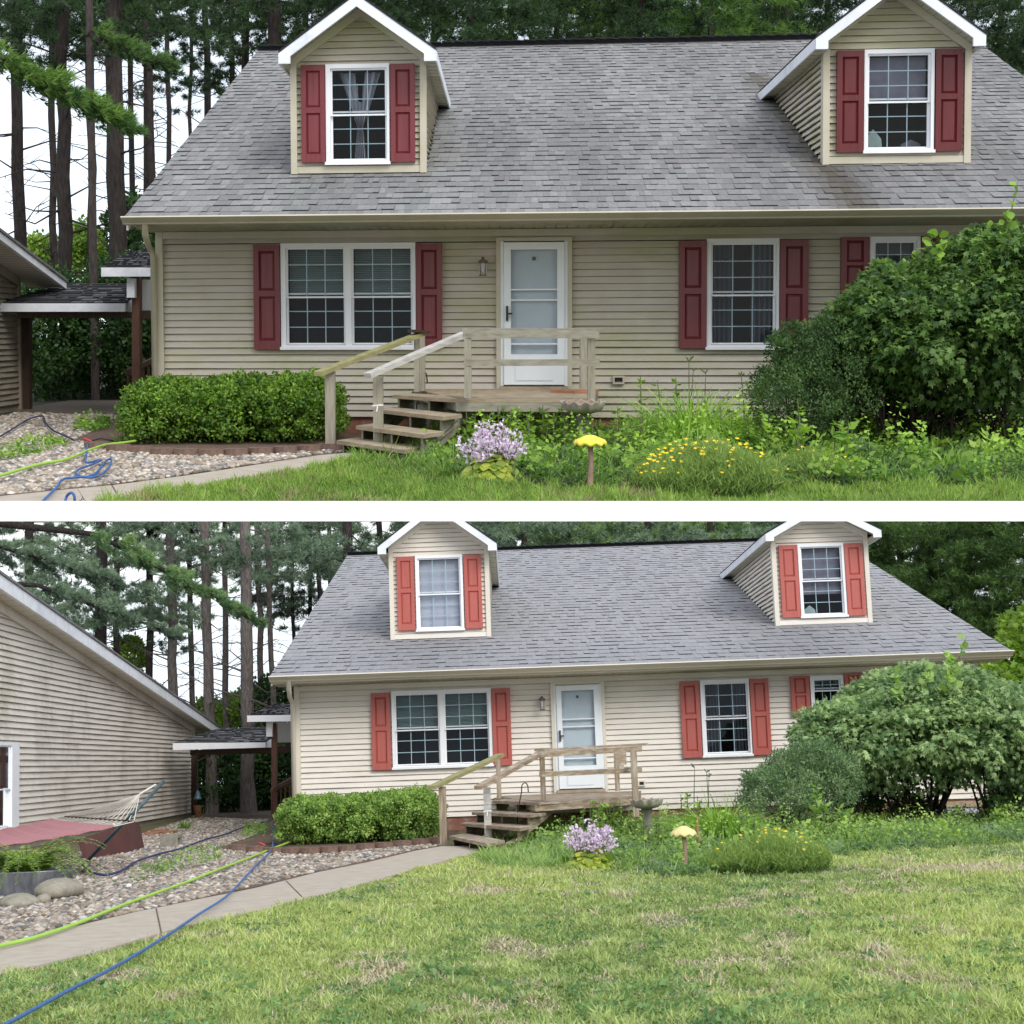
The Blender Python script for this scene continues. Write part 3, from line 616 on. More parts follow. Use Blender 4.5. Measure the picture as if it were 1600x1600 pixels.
        for sgn in (-1, 1):
            xe = cx + sgn * hw
            lo = lambda x, t, d: T(x, t, ap - abs(x - cx) * slope - d)
            # shingled top
            nC = 9
            for i in range(nC):
                u0, u1 = i / nC, (i + 1) / nC; x0 = xe + (cx - xe) * u0; x1 = xe + (cx - xe) * u1
                tA = tb_e + (tb_a - tb_e) * u0; tB = tb_e + (tb_a - tb_e) * u1; k = 14
                for j in range(k):
                    p, q_ = j / k, (j + 1) / k - 0.004; P0 = -ov + (tA + ov) * p; P1 = -ov + (tA + ov) * q_; Q0 = -ov + (tB + ov) * p; Q1 = -ov + (tB + ov) * q_
                    cc = C['sh'](R, R.random()); mb.face([lo(x0, P0, -0.035), lo(x0, P1, -0.035), lo(x1, Q1, -0.012), lo(x1, Q0, -0.012)], 'shingle', cc)
            mb.face([lo(xe, -ov, 0.0), lo(xe, tb_e, 0), lo(cx, tb_a, 0), lo(cx, -ov, 0)], 'asphalt_shadow')
            mb.face([lo(xe, -ov - 0.01, 0.0), lo(cx, -ov - 0.01, 0), lo(cx, -ov - 0.01, -0.035), lo(xe, -ov - 0.01, -0.035)], 'asphalt_shadow')
        build(mb, 'dormer_roof', site, base, DO)
        mb = MB()
        for sgn in (-1, 1):
            xe = cx + sgn * hw; xi = xe - sgn * dm['foot']
            yo = lambda x: ap - abs(x - cx) * slope
            # rake board with a plumb-cut foot
            mb.prism([T(xe, -ov, yo(xe)), T(cx, -ov, ap), T(cx, -ov, ap - th), T(xi, -ov, yo(xi) - th), T(xi, -ov, yo(xe) - dm['drop']), T(xe, -ov, yo(xe) - dm['drop'])][::1 if sgn < 0 else -1], (0, 0.06, 0), 'white_stained')
            # side fascia running back
            yb = yo(xe)
            mb.hexa([T(xe - 0.012, -ov + 0.07, yb - dm['drop']), T(xe + 0.012, -ov + 0.07, yb - dm['drop']), T(xe + 0.012, tb_e + 0.35, yb - dm['drop']), T(xe - 0.012, tb_e + 0.35, yb - dm['drop']),
                     T(xe - 0.012, -ov + 0.07, yb - 0.004), T(xe + 0.012, -ov + 0.07, yb - 0.004), T(xe + 0.012, tb_e + 0.35, yb - 0.004), T(xe - 0.012, tb_e + 0.35, yb - 0.004)], 'white_stained')
        build(mb, 'rake_board', site, base, DO)
        mb = MB()
        for sgn in (-1, 1):
            xe = cx + sgn * (hw - 0.02); xw = a0 + 0.02 if sgn < 0 else a1 - 0.02
            # soffit below the front overhang, following the slope
            k = 26
            for i in range(k):
                x0 = xe + (cx - xe) * i / k; x1 = xe + (cx - xe) * (i + 1) / k; y = lambda x: ap - th * 0.45 - abs(x - cx) * slope; z_ = 0.005 if i % 2 else 0.0
                mb.face([T(x0, -ov + 0.05, y(x0) + z_), T(x1, -ov + 0.05, y(x1) + z_), T(x1, 0.02, y(x1) + z_), T(x0, 0.02, y(x0) + z_)], 'soffit')
            yb = el - dm['drop'] + 0.02; tb = roof_t(yb) - t_d
            k = 16
            for i in range(k):
                p, q_ = -ov + 0.07 + (tb + ov) * i / k, -ov + 0.07 + (tb + ov) * (i + 1) / k - 0.03
                mb.face([T(xe, p, yb), T(xe, q_, yb), T(xw, q_, yb + 0.01), T(xw, p, yb + 0.01)], 'soffit')
        build(mb, 'dormer_soffit', site, base, DO)
        w = dm['winrow']; gl_ = [(site.hit(a, w, t_d)[0], site.hit(b, w, t_d)[0]) for a, b in dm['glass']]
        window(site, F, H, base, wr_, gl_, site.hit(dm['glass'][0][0], dm['rail'], t_d)[1], 0, 'white', 3, 3, dm['inner'], tt=t_d)
        for c in dm['shutters']: shutter(site, F, H, base, rect(site, c, t_d), dm.get('red', red), tt=t_d)
    return H

def q4(x0, y0, x1, y1, lean=0.0, rise=0.0):
    """corner pixels of a slightly rolled rectangle: lean = x drift down its height, rise = y drop across its width"""
    return [(x0, y0), (x1, y0 - rise), (x0 + lean, y1), (x1 + lean, y1 - rise)]

def sh_up(R, k):
    g = 0.20 + 0.065 * k ** 1.3; w = R.random()
    return (g * 1.0, g * (0.995 if w < .8 else 0.96), g * (0.98 if w < .8 else 0.95))
def sh_lo(R, k):
    g = 0.32 + 0.035 * k; return (g * 0.985, g * 0.98, g * 1.0)
def stain_up(R, u, v):
    f = 1.0 + 0.10 * math.sin(u * 37 + v * 1.5) * math.sin(u * 11 + 2) - 0.10 * max(0, math.sin(u * 71 + 1)) * (1 - v) + 0.07 * math.sin(v * 9 + u * 5); add = (0, 0, 0)
    d = abs(u - (0.698 - v * 0.03)); 
    if v < 0.72 and 0.60 < u < 0.80: 
        k = max(0, 1 - d / (0.028 + 0.03 * max(0, .3 - v))); f -= 0.60 * k; add = (0.03 * k, 0.018 * k, 0.0)
    if u < 0.3 and v < 0.55:
        k = max(0, 1 - abs(u - 0.165) / 0.03) * 0.5 + max(0, 1 - abs(u - 0.29) / 0.02) * 0.4; add = (0.0, 0.02 * k, 0.0); f -= 0.25 * k
    return f, add
def stain_lo(R, u, v):
    f = 1.0
    if 0.10 < u < 0.9 and v < 0.35: f -= 0.15 * max(0, 1 - abs(u - 0.2) / 0.12) + 0.2 * max(0, 1 - abs(u - 0.74) / 0.12)
    return f, (0, 0, 0)

UPH = dict(clean=False, label='tan sided house with dull maroon shutters and green stained siding, behind the upper garden', te=-1.75, tr=13.0, drop=0.115,
    eave_l=(195, 343), eave_r=(1866, 319), ridge_l=(403, 78), ridge_r=(1516, 58), wall_left=(249, 480), wall_right=(1830, 480), siding_bottom=(540, 652), course=0.0995, spout=0.30, courses=44,
    windows=[dict(outer=(440, 380, 650, 545), glass=[(451, 537), (553, 642)], midrow=460, rail=462, inner=dict(blind=1)),
             dict(outer=(1103, 373, 1216, 545), glass=[(1113, 1208)], midrow=460, rail=459, inner=dict(curtain='curtain')),
             dict(outer=(1357, 370, 1436, 460), glass=[(1367, 1427)], midrow=410, rail=416, rws=2, inner=dict(blind=1))],
    shutters=[(398, 383, 439, 546), (651, 381, 691, 543), (1060, 377, 1103, 544), (1217, 375, 1261, 546), (1312, 371, 1356, 460), (1437, 369, 1470, 460)],
    door=(781, 376, 888, 604), lamp=[(755, 432), (755, 402)], vent=(957, 587, 975, 600), sh=sh_up, stain=stain_up,
    dormers=[dict(base_mid=(560, 272), bl=(455, 271), br=(667, 270), tl=(455, 100), tr=(666, 100), rl=(435, 82), rr=(681, 79), apex=(562, -9), th=0.165, drop=0.15, foot=0.17, window=(510, 101, 609, 257), winrow=178, glass=[(520, 602)], rail=178,
                  shutters=[(472, 103, 509, 255), (611, 101, 649, 254)], inner=dict(lace=1)),
             dict(red='red_deep', base_mid=(1405, 256), bl=(1286, 258), br=(1522, 253), tl=(1283, 85), tr=(1509, 80), rl=(1275, 60), rr=(1541, 54), apex=(1413, -42), th=0.165, drop=0.15, foot=0.17, window=q4(1347, 79, 1456, 240, 3, 2), winrow=158, glass=[(1357, 1449)], rail=158,
                  shutters=[q4(1304, 81, 1346, 239, 3, 0), q4(1457, 78, 1499, 237, 4, 0)], inner=dict(shade=('screen_mesh', 0.5), stuff=[(0.15, 0.3, 0.22, 'blind'), (0.8, 0.35, 0.10, 'curtain')]))])
LOH = dict(clean=True, label='washed tan sided house with bright coral red shutters, behind the lower garden', te=-1.2, tr=18.2, drop=0.15,
    eave_l=(422, 1058), eave_r=(1579, 1016), ridge_l=(543, 868), ridge_r=(1300, 842), wall_left=(464, 1170), wall_right=(1532, 1150), siding_bottom=(700, 1277), course=0.103, spout=0.36, courses=44,
    windows=[dict(outer=[(610, 1081), (766, 1075), (616, 1201), (772, 1197)], glass=[(620, 685), (697, 762)], midrow=1140, rail=1140, inner=dict(blind=1)),
             dict(outer=[(1093, 1064), (1170, 1060), (1098, 1183), (1174, 1180)], glass=[(1103, 1167)], midrow=1121, rail=1122, inner=dict(curtain='curtain')),
             dict(outer=[(1265, 1057), (1317, 1055), (1267, 1120), (1319, 1118)], glass=[(1273, 1311)], midrow=1085, rail=1078, rws=2, inner=dict(blind=1))],
    shutters=[[(579, 1083), (608, 1083), (584, 1204), (613, 1202)], [(767, 1076), (796, 1075), (772, 1197), (801, 1195)], [(1062, 1065), (1092, 1064), (1066, 1185), (1095, 1183)], [(1171, 1061), (1200, 1060), (1175, 1180), (1204, 1179)],
              [(1234, 1057), (1263, 1056), (1236, 1120), (1265, 1118)], [(1318, 1053), (1346, 1051), (1320, 1116), (1348, 1115)]],
    door=[(864, 1070), (940, 1067), (869, 1235), (945, 1233)], lamp=[(847, 1110), (846, 1088)], vent=[(996, 1220), (1007, 1219), (997, 1229), (1008, 1228)], sh=sh_lo, stain=stain_lo,
    dormers=[dict(base_mid=(690, 998), bl=(612, 1000), br=(769, 994), tl=(606, 870), tr=(762, 862), rl=(590, 855), rr=(775, 848), apex=(683, 783), th=0.165, drop=0.15, foot=0.17, window=[(647, 869), (721, 867), (653, 987), (727, 984)], winrow=928, glass=[(656, 718)], rail=928,
                  shutters=[[(619, 871), (645, 870), (624, 986), (651, 985)], [(724, 868), (751, 867), (728, 983), (755, 982)]], inner=dict(shade=('shade_pale', -0.1))),
             dict(base_mid=(1287, 975), bl=(1211, 978), br=(1362, 972), tl=(1204, 850), tr=(1355, 845), rl=(1196, 833), rr=(1377, 829), apex=(1285, 783), th=0.165, drop=0.15, foot=0.17, window=[(1246, 851), (1318, 849), (1250, 966), (1322, 963)], winrow=907, glass=[(1254, 1314)], rail=907,
                  shutters=[[(1217, 853), (1246, 852), (1220, 966), (1248, 965)], [(1319, 850), (1347, 849), (1322, 963), (1350, 962)]], inner=dict(shade=('screen_mesh', 0.3), stuff=[(0.2, 0.3, 0.15, 'blind')]))])
HU = house(UP, UPH); WAVE = 0.42; HL = house(LO, LOH)
mat_noise('birdbath_stem', [(0.3, (0.13, 0.13, 0.10)), (0.7, (0.26, 0.25, 0.20))], 7, 0.95, 0.5)
mat_noise('soil_lawn', [(0.25, (0.07, 0.07, 0.03)), (0.5, (0.13, 0.12, 0.055)), (0.75, (0.26, 0.22, 0.12))], 3.5, 0.98, 0.6, detail=10)

# ------------------------------------------------------------------ ground sheets
def poly_sheet(site, name, px, dz, mat, label=None, thick=0.0, kind='structure'):
    pts = [site.g(x, y, dz) for x, y in px]; mb = MB()
    mb.face(pts, mat)
    if thick:
        for i in range(len(pts)):
            a, b = pts[i], pts[(i + 1) % len(pts)]; d = Vector((0, 0, -thick)); mb.face([a, b, b + d, a + d], mat)
    o = build(mb, name, site, pts[0]); tag(o, label, None, None, kind); return o
def ground(site, near, far, wide, mat):
    mb = MB(); h = -site.H
    mb.box(lambda a, t, z: Vector((a, t, z)), -wide, wide, near, far, h - 0.06, h, mat)
    return tag(build(mb, 'ground', site, (0, near, h)), None, None, None, 'structure')
ground(UP, UP.g(800, 803).y, 150, 60, 'soil_dark'); ground(LO, 4, 150, 70, 'soil_lawn')

def pip(px, py, poly):
    n = len(poly); ins = np.zeros(len(px), bool); j = n - 1
    for i in range(n):
        xi, yi = poly[i]; xj, yj = poly[j]
        c = ((yi > py) != (yj > py)) & (px < (xj - xi) * (py - yi) / (yj - yi + 1e-12) + xi)
        ins ^= c; j = i
    return ins
def local_poly(site, px): return [(p.x, p.y) for p in (site.g(x, y) for x, y in px)]
def vnoise(x, y, s, seed=0):
    """smooth value noise in 0..1"""
    r = np.random.default_rng(seed + 11); T = r.random((256, 256)); x = x / s; y = y / s
    xi = np.floor(x).astype(int); yi = np.floor(y).astype(int); fx = x - xi; fy = y - yi; fx = fx * fx * (3 - 2 * fx); fy = fy * fy * (3 - 2 * fy)
    g = lambda a, b: T[a % 256, b % 256]
    return (g(xi, yi) * (1 - fx) + g(xi + 1, yi) * fx) * (1 - fy) + (g(xi, yi + 1) * (1 - fx) + g(xi + 1, yi + 1) * fx) * fy
def scatter(poly, n, power=1.0):
    """n points inside a local polygon, denser towards the street by (ymin/y)^power"""
    P = np.array(poly); x0, y0 = P.min(0); x1, y1 = P.max(0); out = []; tot = 0
    while tot < n:
        x = rng.uniform(x0, x1, 40000); y = rng.uniform(y0, y1, 40000); k = pip(x, y, poly) & (rng.random(40000) < (y0 / y) ** power)
        out.append(np.stack([x[k], y[k]], 1)); tot += k.sum()
        if len(out) > 400: break
    return np.concatenate(out)[:n]

# ------------------------------------------------------------------ leaves and blades
T_DIAMOND = (np.array([[0, 0, 0], [0.32, 0.45, -0.06], [0, 1, 0], [-0.32, 0.45, -0.06]]), np.array([[0, 1, 2, 3]]))
T_MAPLE = (np.array([[0.10, 0, 0], [0.42, 0.12, -.08], [0.30, 0.40, -.02], [0.52, 0.72, -.14], [0.16, 0.66, 0], [0, 1.1, -.16], [-0.16, 0.66, 0], [-0.52, 0.72, -.14], [-0.30, 0.40, -.02], [-0.42, 0.12, -.08], [-0.10, 0, 0]]), np.array([[0, 1, 2, 3, 4, 5, 6, 7, 8, 9, 10]]))
T_NEEDLE = (np.array([[0.5, 0, 0], [0, 1, 0], [-0.5, 0, 0]]), np.array([[0, 1, 2]]))
T_OVAL = (np.array([[0, 0, 0], [0.28, 0.2, -.05], [0.38, 0.5, -.08], [0.2, 0.85, -.12], [0, 1, -.2], [-0.2, 0.85, -.12], [-0.38, 0.5, -.08], [-0.28, 0.2, -.05]]), np.array([[0, 1, 2, 3, 4, 5, 6, 7]]))
def unit(v): return v / np.maximum(np.linalg.norm(v, axis=1, keepdims=True), 1e-9)
def rdir(n): return unit(rng.normal(size=(n, 3)))
def leaves(tpl, C, A, Nn, size, width=1.0):
    """place template at centres C, pointing along A, facing Nn"""
    T, Fc = tpl; n = len(C); A = unit(A); B = unit(np.cross(A, Nn)); N2 = np.cross(B, A)
    size = np.broadcast_to(size, n)[:, None, None]
    V = C[:, None, :] + size * (T[None, :, 0:1] * width * B[:, None, :] + T[None, :, 1:2] * A[:, None, :] + T[None, :, 2:3] * N2[:, None, :])
    k = len(T); FL = (np.arange(n)[:, None, None] * k + Fc[None]).reshape(-1, Fc.shape[1])
    return V.reshape(-1, 3), FL, k
def clip_leaves(site, C, *arrs):
    if site.clip is None: return (C,) + arrs
    r, _ = site.rows(C); k = r > site.clip + 1.5
    return (C[k],) + tuple(a[k] for a in arrs)
def boxy(d, k):
    return d / (np.abs(d) ** k).sum(1, keepdims=True) ** (1 / k)
def lump_cloud(ells, n, nl=40, lump=0.28, fill=0.25, box=2):
    """points in uneven lumps over the surface of ellipsoids; returns points, outward normals, lump tint"""
    P, Nn, T = [], [], []
    vol = np.array([e[1][0] * e[1][2] for e in ells]); vol = vol / vol.sum()
    for (c, r), w in zip(ells, vol):
        c = np.array(c); r = np.array(r); m = int(n * w); k = max(6, int(nl * w * len(ells) ** 0.5))
        d = rdir(k); d[:, 2] = np.where(d[:, 2] < -0.35, -d[:, 2], d[:, 2]); lc = boxy(d, box) * r * rng.uniform(0.80, 1.0, (k, 1)); lt = rng.random(k)
        i = rng.integers(0, k, m); o = rdir(m) * rng.random((m, 1)) ** 0.5 * lump * r * rng.uniform(0.7, 1.25, (k, 1))[i]
        p = lc[i] + o; f = rng.random(m) < fill; q = boxy(rdir(m), box) * r * rng.uniform(0.45, 0.95, (m, 1)); p[f] = q[f]
        nn = unit(p / (r ** 2)); P.append(c + p); Nn.append(unit(nn * 0.8 + unit(o) * 0.5)); T.append(lt[i])
    return np.concatenate(P), np.concatenate(Nn), np.concatenate(T)
def foliage(site, name, base, P, Nn, tint, size, mat, tpl=T_DIAMOND, parent=None, flat=0.5, width=1.0, jitter=0.8, var=0.35, droop=0.0):
    n = len(P); A = rdir(n) * jitter + Nn * 0.6; A[:, 2] -= droop; up = np.array([0, 0, 1.0]); face = unit(Nn * (1 - flat) + up * flat + rdir(n) * 0.45)
    sz = size * rng.uniform(0.6, 1.25, n); P, A, face, sz, tint = clip_leaves(site, P, A, face, sz, tint)
    V, FL, k = leaves(tpl, P, A, face, sz, width)
    t = np.clip(0.5 + (tint - 0.5) * 0.6 + rng.normal(0, var / 2, len(P)), 0, 1)
    return npmesh(name, site, base, V, FL, mat, parent, tint=np.repeat(t, k))
def bladeset(base, dirh, length, width, droop, segs=3):
    """arching blades: base (n,3), dirh (n,3) initial direction, droop 0..2; returns verts, quads"""
    n = len(base); d = unit(dirh); side = unit(np.cross(d, np.array([0, 0, 1.0]) + rdir(n) * 0.3)); p = base.copy(); rows = []
    L = np.broadcast_to(length, n)[:, None]; W = np.broadcast_to(width, n)[:, None]; dr = np.broadcast_to(droop, n)[:, None]
    for i in range(segs + 1):
        f = i / segs; w = W * (1 - f ** 1.6 * 0.94) * (0.7 + 0.3 * min(1, f * 4)); rows += [p - side * w / 2, p + side * w / 2]
        dd = d.copy(); dd[:, 2:3] -= dr * (f + 0.5 / segs) ; dd = unit(dd); p = p + dd * L / segs
    V = np.stack(rows, 1); k = 2 * (segs + 1); idx = np.arange(n)[:, None] * k
    FL = np.concatenate([np.concatenate([idx + 2 * i, idx + 2 * i + 1, idx + 2 * i + 3, idx + 2 * i + 2], 1) for i in range(segs)], 0)
    return V.reshape(-1, 3), FL, k
def ell(site, x0, x1, y0, y1, Y, ry=None, foot=0):
    c = site.at_y((x0 + x1) / 2, (y0 + y1) / 2, Y); k = Y / FOC
    rx = (x1 - x0) / 2 * k; rz = (y1 - y0) / 2 * k; return (tuple(c), (rx, ry or rx * 1.1, rz))

def bush(site, name, label, cat, ells, n, size, mat, tpl=T_DIAMOND, group=None, stems=True, nl=60, lump=0.25, box=2, stem_mat='bark', **kw):
    c0 = np.array(ells[0][0]); base = Vector((c0[0], c0[1], -site.H)); o = empty(name, site, base, label, cat, group)
    P, Nn, T = lump_cloud(ells, n, nl, lump, box=box); k = P[:, 2] > -site.H + 0.02; P, Nn, T = P[k], Nn[k], T[k]
    foliage(site, 'foliage', base, P, Nn, T, size, mat, tpl, o, **kw)
    if stems:
        mb = MB(); R = random.Random(5)
        for (c, r) in ells:
            for _ in range(7):
                a = R.uniform(0, 6.28); e = Vector((c[0] + r[0] * 0.6 * math.cos(a), c[1] + r[1] * 0.5 * math.sin(a), c[2] + r[2] * R.uniform(-0.2, 0.5)))
                b = Vector((c[0] + R.uniform(-.15, .15) * r[0], c[1] + R.uniform(-.2, .2), -site.H - 0.03)); m_ = b.lerp(e, 0.5) + Vector((0, 0, 0.05))
                q = r[0] * 0.02 + 0.008; mb.tube([b, m_, e], [q * .7, q * 0.5, q * 0.25], stem_mat, 5)
        build(mb, 'stem', site, base, o)
    return o

# ------------------------------------------------------------------ pines
def bough_pts(R, length, n):
    """tufts along one bough that grows along +X and sags; returns tuft points and directions"""
    m = max(3, n // 9); uc = R.random(m) ** 0.7; yc = R.normal(0, 1, m) * ((1 - uc) * 0.30 + 0.10) * length * 0.55; j = R.integers(0, m, n)
    u = np.clip(uc[j] + R.normal(0, 0.05, n), 0, 1); w = (1 - u) * 0.30 + 0.10; y = yc[j] + R.normal(0, 0.045, n) * length
    x = u * length; z = -0.10 * x * x / length + R.normal(0, 0.02, n) * length + (R.normal(0, 0.05, m) * length)[j] + 0.10 * np.abs(y)
    d = np.stack([0.8 + R.random(n) * 0.4, np.sign(y) * R.random(n) * 0.8, 0.35 + R.normal(0, 0.25, n)], 1)
    return np.stack([x, y, z], 1), unit(d)
def crown_arrays(R, specs, tufts, nper, nlen, nw):
    """specs: (origin, azimuth, length, pitch); one needle triangle cloud"""
    C, A, T = [], [], []
    for (o, az, ln, pitch) in specs:
        P, D = bough_pts(R, ln, max(6, int(tufts * ln))); ca, sa = math.cos(az), math.sin(az); cp, sp_ = math.cos(pitch), math.sin(pitch)
        M = np.array([[ca * cp, -sa, -ca * sp_], [sa * cp, ca, -sa * sp_], [sp_, 0, cp]])
        P = P @ M.T + np.array(o); D = D @ M.T; m = len(P); t = np.full(m, R.random()) 
        P = np.repeat(P, nper, 0); D = np.repeat(D, nper, 0); T.append(np.repeat(t * 0.5 + R.random(m) * 0.5, nper))
        rd = R.normal(size=(len(P), 3)); A.append(unit(D * 0.75 + unit(rd) * 0.8)); C.append(P)
    return np.concatenate(C), np.concatenate(A), np.concatenate(T)
def needle_mesh(site, name, base, C, A, T, nlen, nw, mat, parent):
    C, A, T = clip_leaves(site, C, A, T)
    if len(C) == 0: return None
    n = len(C); V, FL, k = leaves(T_NEEDLE, C, A, rdir(n), nlen * rng.uniform(0.7, 1.2, n), nw / nlen)
    t = np.clip(T + rng.normal(0, 0.12, n), 0, 1); return npmesh(name, site, base, V, FL, mat, parent, tint=np.repeat(t, k))
def trunk_mb(site, base, path, rads, R, twigs, mat, lens=(0.5, 2.2), seg=10):
    mb = MB(); mb.tube(path, rads, mat, seg)
    z0, z1 = path[0].z, path[-1].z
    for _ in range(twigs):
        f = R.uniform(0.12, 0.98); z = z0 + (z1 - z0) * f
        for i in range(len(path) - 1):
            if path[i].z <= z <= path[i + 1].z: p = path[i].lerp(path[i + 1], (z - path[i].z) / max(1e-6, path[i + 1].z - path[i].z)); r = rads[i]; break
        a = R.uniform(0, 6.28); ln = R.uniform(*lens); d = Vector((math.cos(a), math.sin(a) * 0.6, R.uniform(-0.5, 0.55)))
        e = p + d * ln; m_ = p.lerp(e, 0.5) + Vector((0, 0, R.uniform(-.16, .16) * ln)); q = min(r * 0.18, 0.012 + ln * 0.009)
        mb.tube([p, m_, e], [q, q * 0.6, q * 0.25], mat, 4, cap=False)
        if ln > 1.2:
            for _ in range(3):
                s_ = m_.lerp(e, R.random()); mb.tube([s_, s_ + Vector((R.uniform(-.5, .5), R.uniform(-.3, .3), R.uniform(-.3, .5)))], [q * 0.4, q * 0.15], mat, 4, cap=False)
    return mb
def pine(site, label, px, wpx, Y, top_row=None, lean=0.0, crown=None, seed=0, mat='bark', nmat='needle_dark', twigs=14, group=None, blen=(1.6, 3.4), nb=40, tufts=26, name='pine_tree', nper=14, nlen=0.19, nw=0.021):
    """px: trunk column at its foot's row of view; crown = (row_top, row_bottom) band that carries boughs"""
    R = random.Random(seed * 7 + 1); RN = np.random.default_rng(seed + 100)
    hz = site.at_y(px, 517 if site is UP else 1190, Y); base = Vector((hz.x, Y, -site.H))
    r0 = wpx * Y / FOC / 2; tr_ = top_row if top_row is not None else (-70 if site is UP else 794)
    ztop = site.at_y(px, tr_, Y).z
    zs = np.linspace(-site.H - 0.02, ztop, 9); path = [Vector((base.x + lean * (z + site.H) + (R.uniform(-.05, .05) if i else 0), Y, z)) for i, z in enumerate(zs)]
    H = ztop + site.H; rads = [r0 * (1.25 if i == 0 else 1.0 - 0.25 * i / 8) * (1 + R.uniform(-.04, .04)) for i in range(9)]
    o = empty(name, site, base, label, 'tree', group)
    build(trunk_mb(site, base, path, rads, R, twigs, mat), 'trunk', site, base, o, smooth=True)
    if crown:
        z1 = site.at_y(px, crown[0], Y).z; z0 = site.at_y(px, crown[1], Y).z; specs = []
        for _ in range(nb):
            z = R.uniform(z0, z1); specs.append(((base.x + lean * (z + site.H), Y, z), R.uniform(0, 6.28), R.uniform(*blen), R.uniform(-0.15, 0.3)))
        C, A, T = crown_arrays(RN, specs, tufts, nper, nlen, nw); needle_mesh(site, 'crown', base, C, A, T, nlen, nw, nmat, o)
    return o
def bough(site, label, a, b, Y, nmat, thick=0.5, n=700, trunk_x=None, seed=0, tr=0.4):
    """a long near bough reaching in from its trunk: a, b are photo points of its root and its tip"""
    R = random.Random(seed); RN = np.random.default_rng(seed); p0 = site.at_y(*a, Y); p1 = site.at_y(*b, Y); 
    tx = p0.x - 2.0 if trunk_x is None else trunk_x; base = Vector((tx, Y, -site.H)); o = empty('pine_tree', site, base, label, 'tree')
    ztop = site.at_y(0, site.clip + 4 if site.clip else -60, Y).z; start = Vector((tx, Y, min(ztop, p0.z + (p0.z - p1.z) * 0.25)))
    mb = MB(); mb.tube([base, Vector((tx, Y, ztop))], [tr, tr * .85], 'bark', 10); m1 = start.lerp(p0, 0.6); mb.tube([start, m1, p0, p0.lerp(p1, 0.6), p1], [0.12, 0.1, 0.075, 0.05, 0.015], 'bark', 6)
    build(mb, 'trunk', site, base, o, smooth=True)
    v = np.array(p1 - p0); m = 46; uc = RN.random(m); wc = thick * (1.15 - 0.75 * uc); off = np.stack([RN.normal(0, .10, m), RN.normal(0, .8, m) * wc, RN.normal(0, .34, m) * wc], 1)
    mb = MB()
    for i in range(m):
        s_ = np.array(p0) + uc[i] * v; e = s_ + off[i] + v / np.linalg.norm(v) * 0.35; mb.tube([s_ - v * .02, (s_ + e) / 2 + np.array([0, 0, .03]), e], [.016, .010, .005], 'bark', 4, cap=False)
    build(mb, 'branch', site, base, o)
    j = RN.integers(0, m, n * 2); g = RN.random(n * 2)[:, None]; C = np.array(p0) + uc[j][:, None] * v + off[j] * (0.35 + .65 * g) + v / np.linalg.norm(v) * 0.4 * g + RN.normal(0, .05, (n * 2, 3)) * np.array([1, 1.5, 1])
    nper = 16; Cc = np.repeat(C, nper, 0); D = unit(v[None] * 0.5 / np.linalg.norm(v) + np.array([[0.2, 0, 0.25]])); A = unit(D * 0.9 + unit(RN.normal(size=Cc.shape)) * 0.75)
    T = np.repeat(np.clip(0.42 + off[j][:, 2] / (wc[j]) * 0.7 + RN.normal(0, .16, n * 2), 0, 1), nper)
    needle_mesh(site, 'crown', base, Cc, A, T, 0.15, 0.016, nmat, o); return o


# ------------------------------------------------------------------ grass
def grass(site, name, label, poly, n, length, width, cols, power=1.2, base_y=None, lean=0.5, patch=None, seed=0):
    P = scatter(poly, n, power); n = len(P); B = np.concatenate([P, np.full((n, 1), -site.H)], 1)
    d = rdir(n) * lean; d[:, 2] = 1.0; f = vnoise(P[:, 0] * 1.0, P[:, 1] * 0.4, 0.5, seed); f2 = vnoise(P[:, 0], P[:, 1] * 0.4, 1.6, seed + 5); f3 = vnoise(P[:, 0], P[:, 1] * 0.4, 0.16, seed + 9)
    tuft = np.clip((vnoise(P[:, 0], P[:, 1] * 0.5, 0.13, seed + 31) - 0.62) * 5, 0, 1); L = length * (0.40 + 0.7 * f * f2 * 2 + 0.3 * f3 + 0.8 * tuft) * rng.uniform(0.6, 1.3, n)
    dist = (P[:, 1] / P[:, 1].min()) ** 0.55
    if site.clip is not None or True:
        pass
    V, FL, k = bladeset(B, d, L, width * dist, rng.uniform(0.2, 1.2, n), 2)
    c0, c1, c2, dry = [np.array(c) for c in cols]; m = np.clip((f2[:, None] - .5) * 1.7 + .5, 0, 1); q = f3[:, None] * 0.5 + rng.random((n, 1)) * 0.5
    q = np.clip(q + tuft[:, None] * .5, 0, 1.3); col = (c0 * (1 - m) + c1 * m) * (1 - q * 0.5) + c2 * q * 0.5
    dm = 0.05 + np.clip((vnoise(P[:, 0], P[:, 1] * 0.5, 0.55, seed + 21) * 0.45 + vnoise(P[:, 0], P[:, 1] * 0.5, 0.16, seed + 25) * 0.55 - 0.62) * 4, 0, 0.6)
    if patch is not None: dm = np.clip(dm + patch(P), 0, 0.95)
    dry_m = (dm > rng.random(n))[:, None]; col = np.where(dry_m, dry * rng.uniform(0.7, 1.15, (n, 1)), col * rng.uniform(0.75, 1.25, (n, 1)))
    keep = ~((dm > 0.6) & (rng.random(n) < 0.55)); kk = np.repeat(keep, 1)
    V = V.reshape(n, k, 3); 
    Vk = V[keep]; colk = np.repeat(col[keep], k, 0); m_ = len(Vk); idx = np.arange(m_)[:, None] * k
    FL = np.concatenate([np.concatenate([idx + 2 * i, idx + 2 * i + 1, idx + 2 * i + 3, idx + 2 * i + 2], 1) for i in range(2)], 0)
    o = npmesh(name, site, (P[0, 0], P[0, 1], -site.H), Vk.reshape(-1, 3), FL, 'grass_col', None, col=colk); return tag(o, label, None, None, 'stuff')

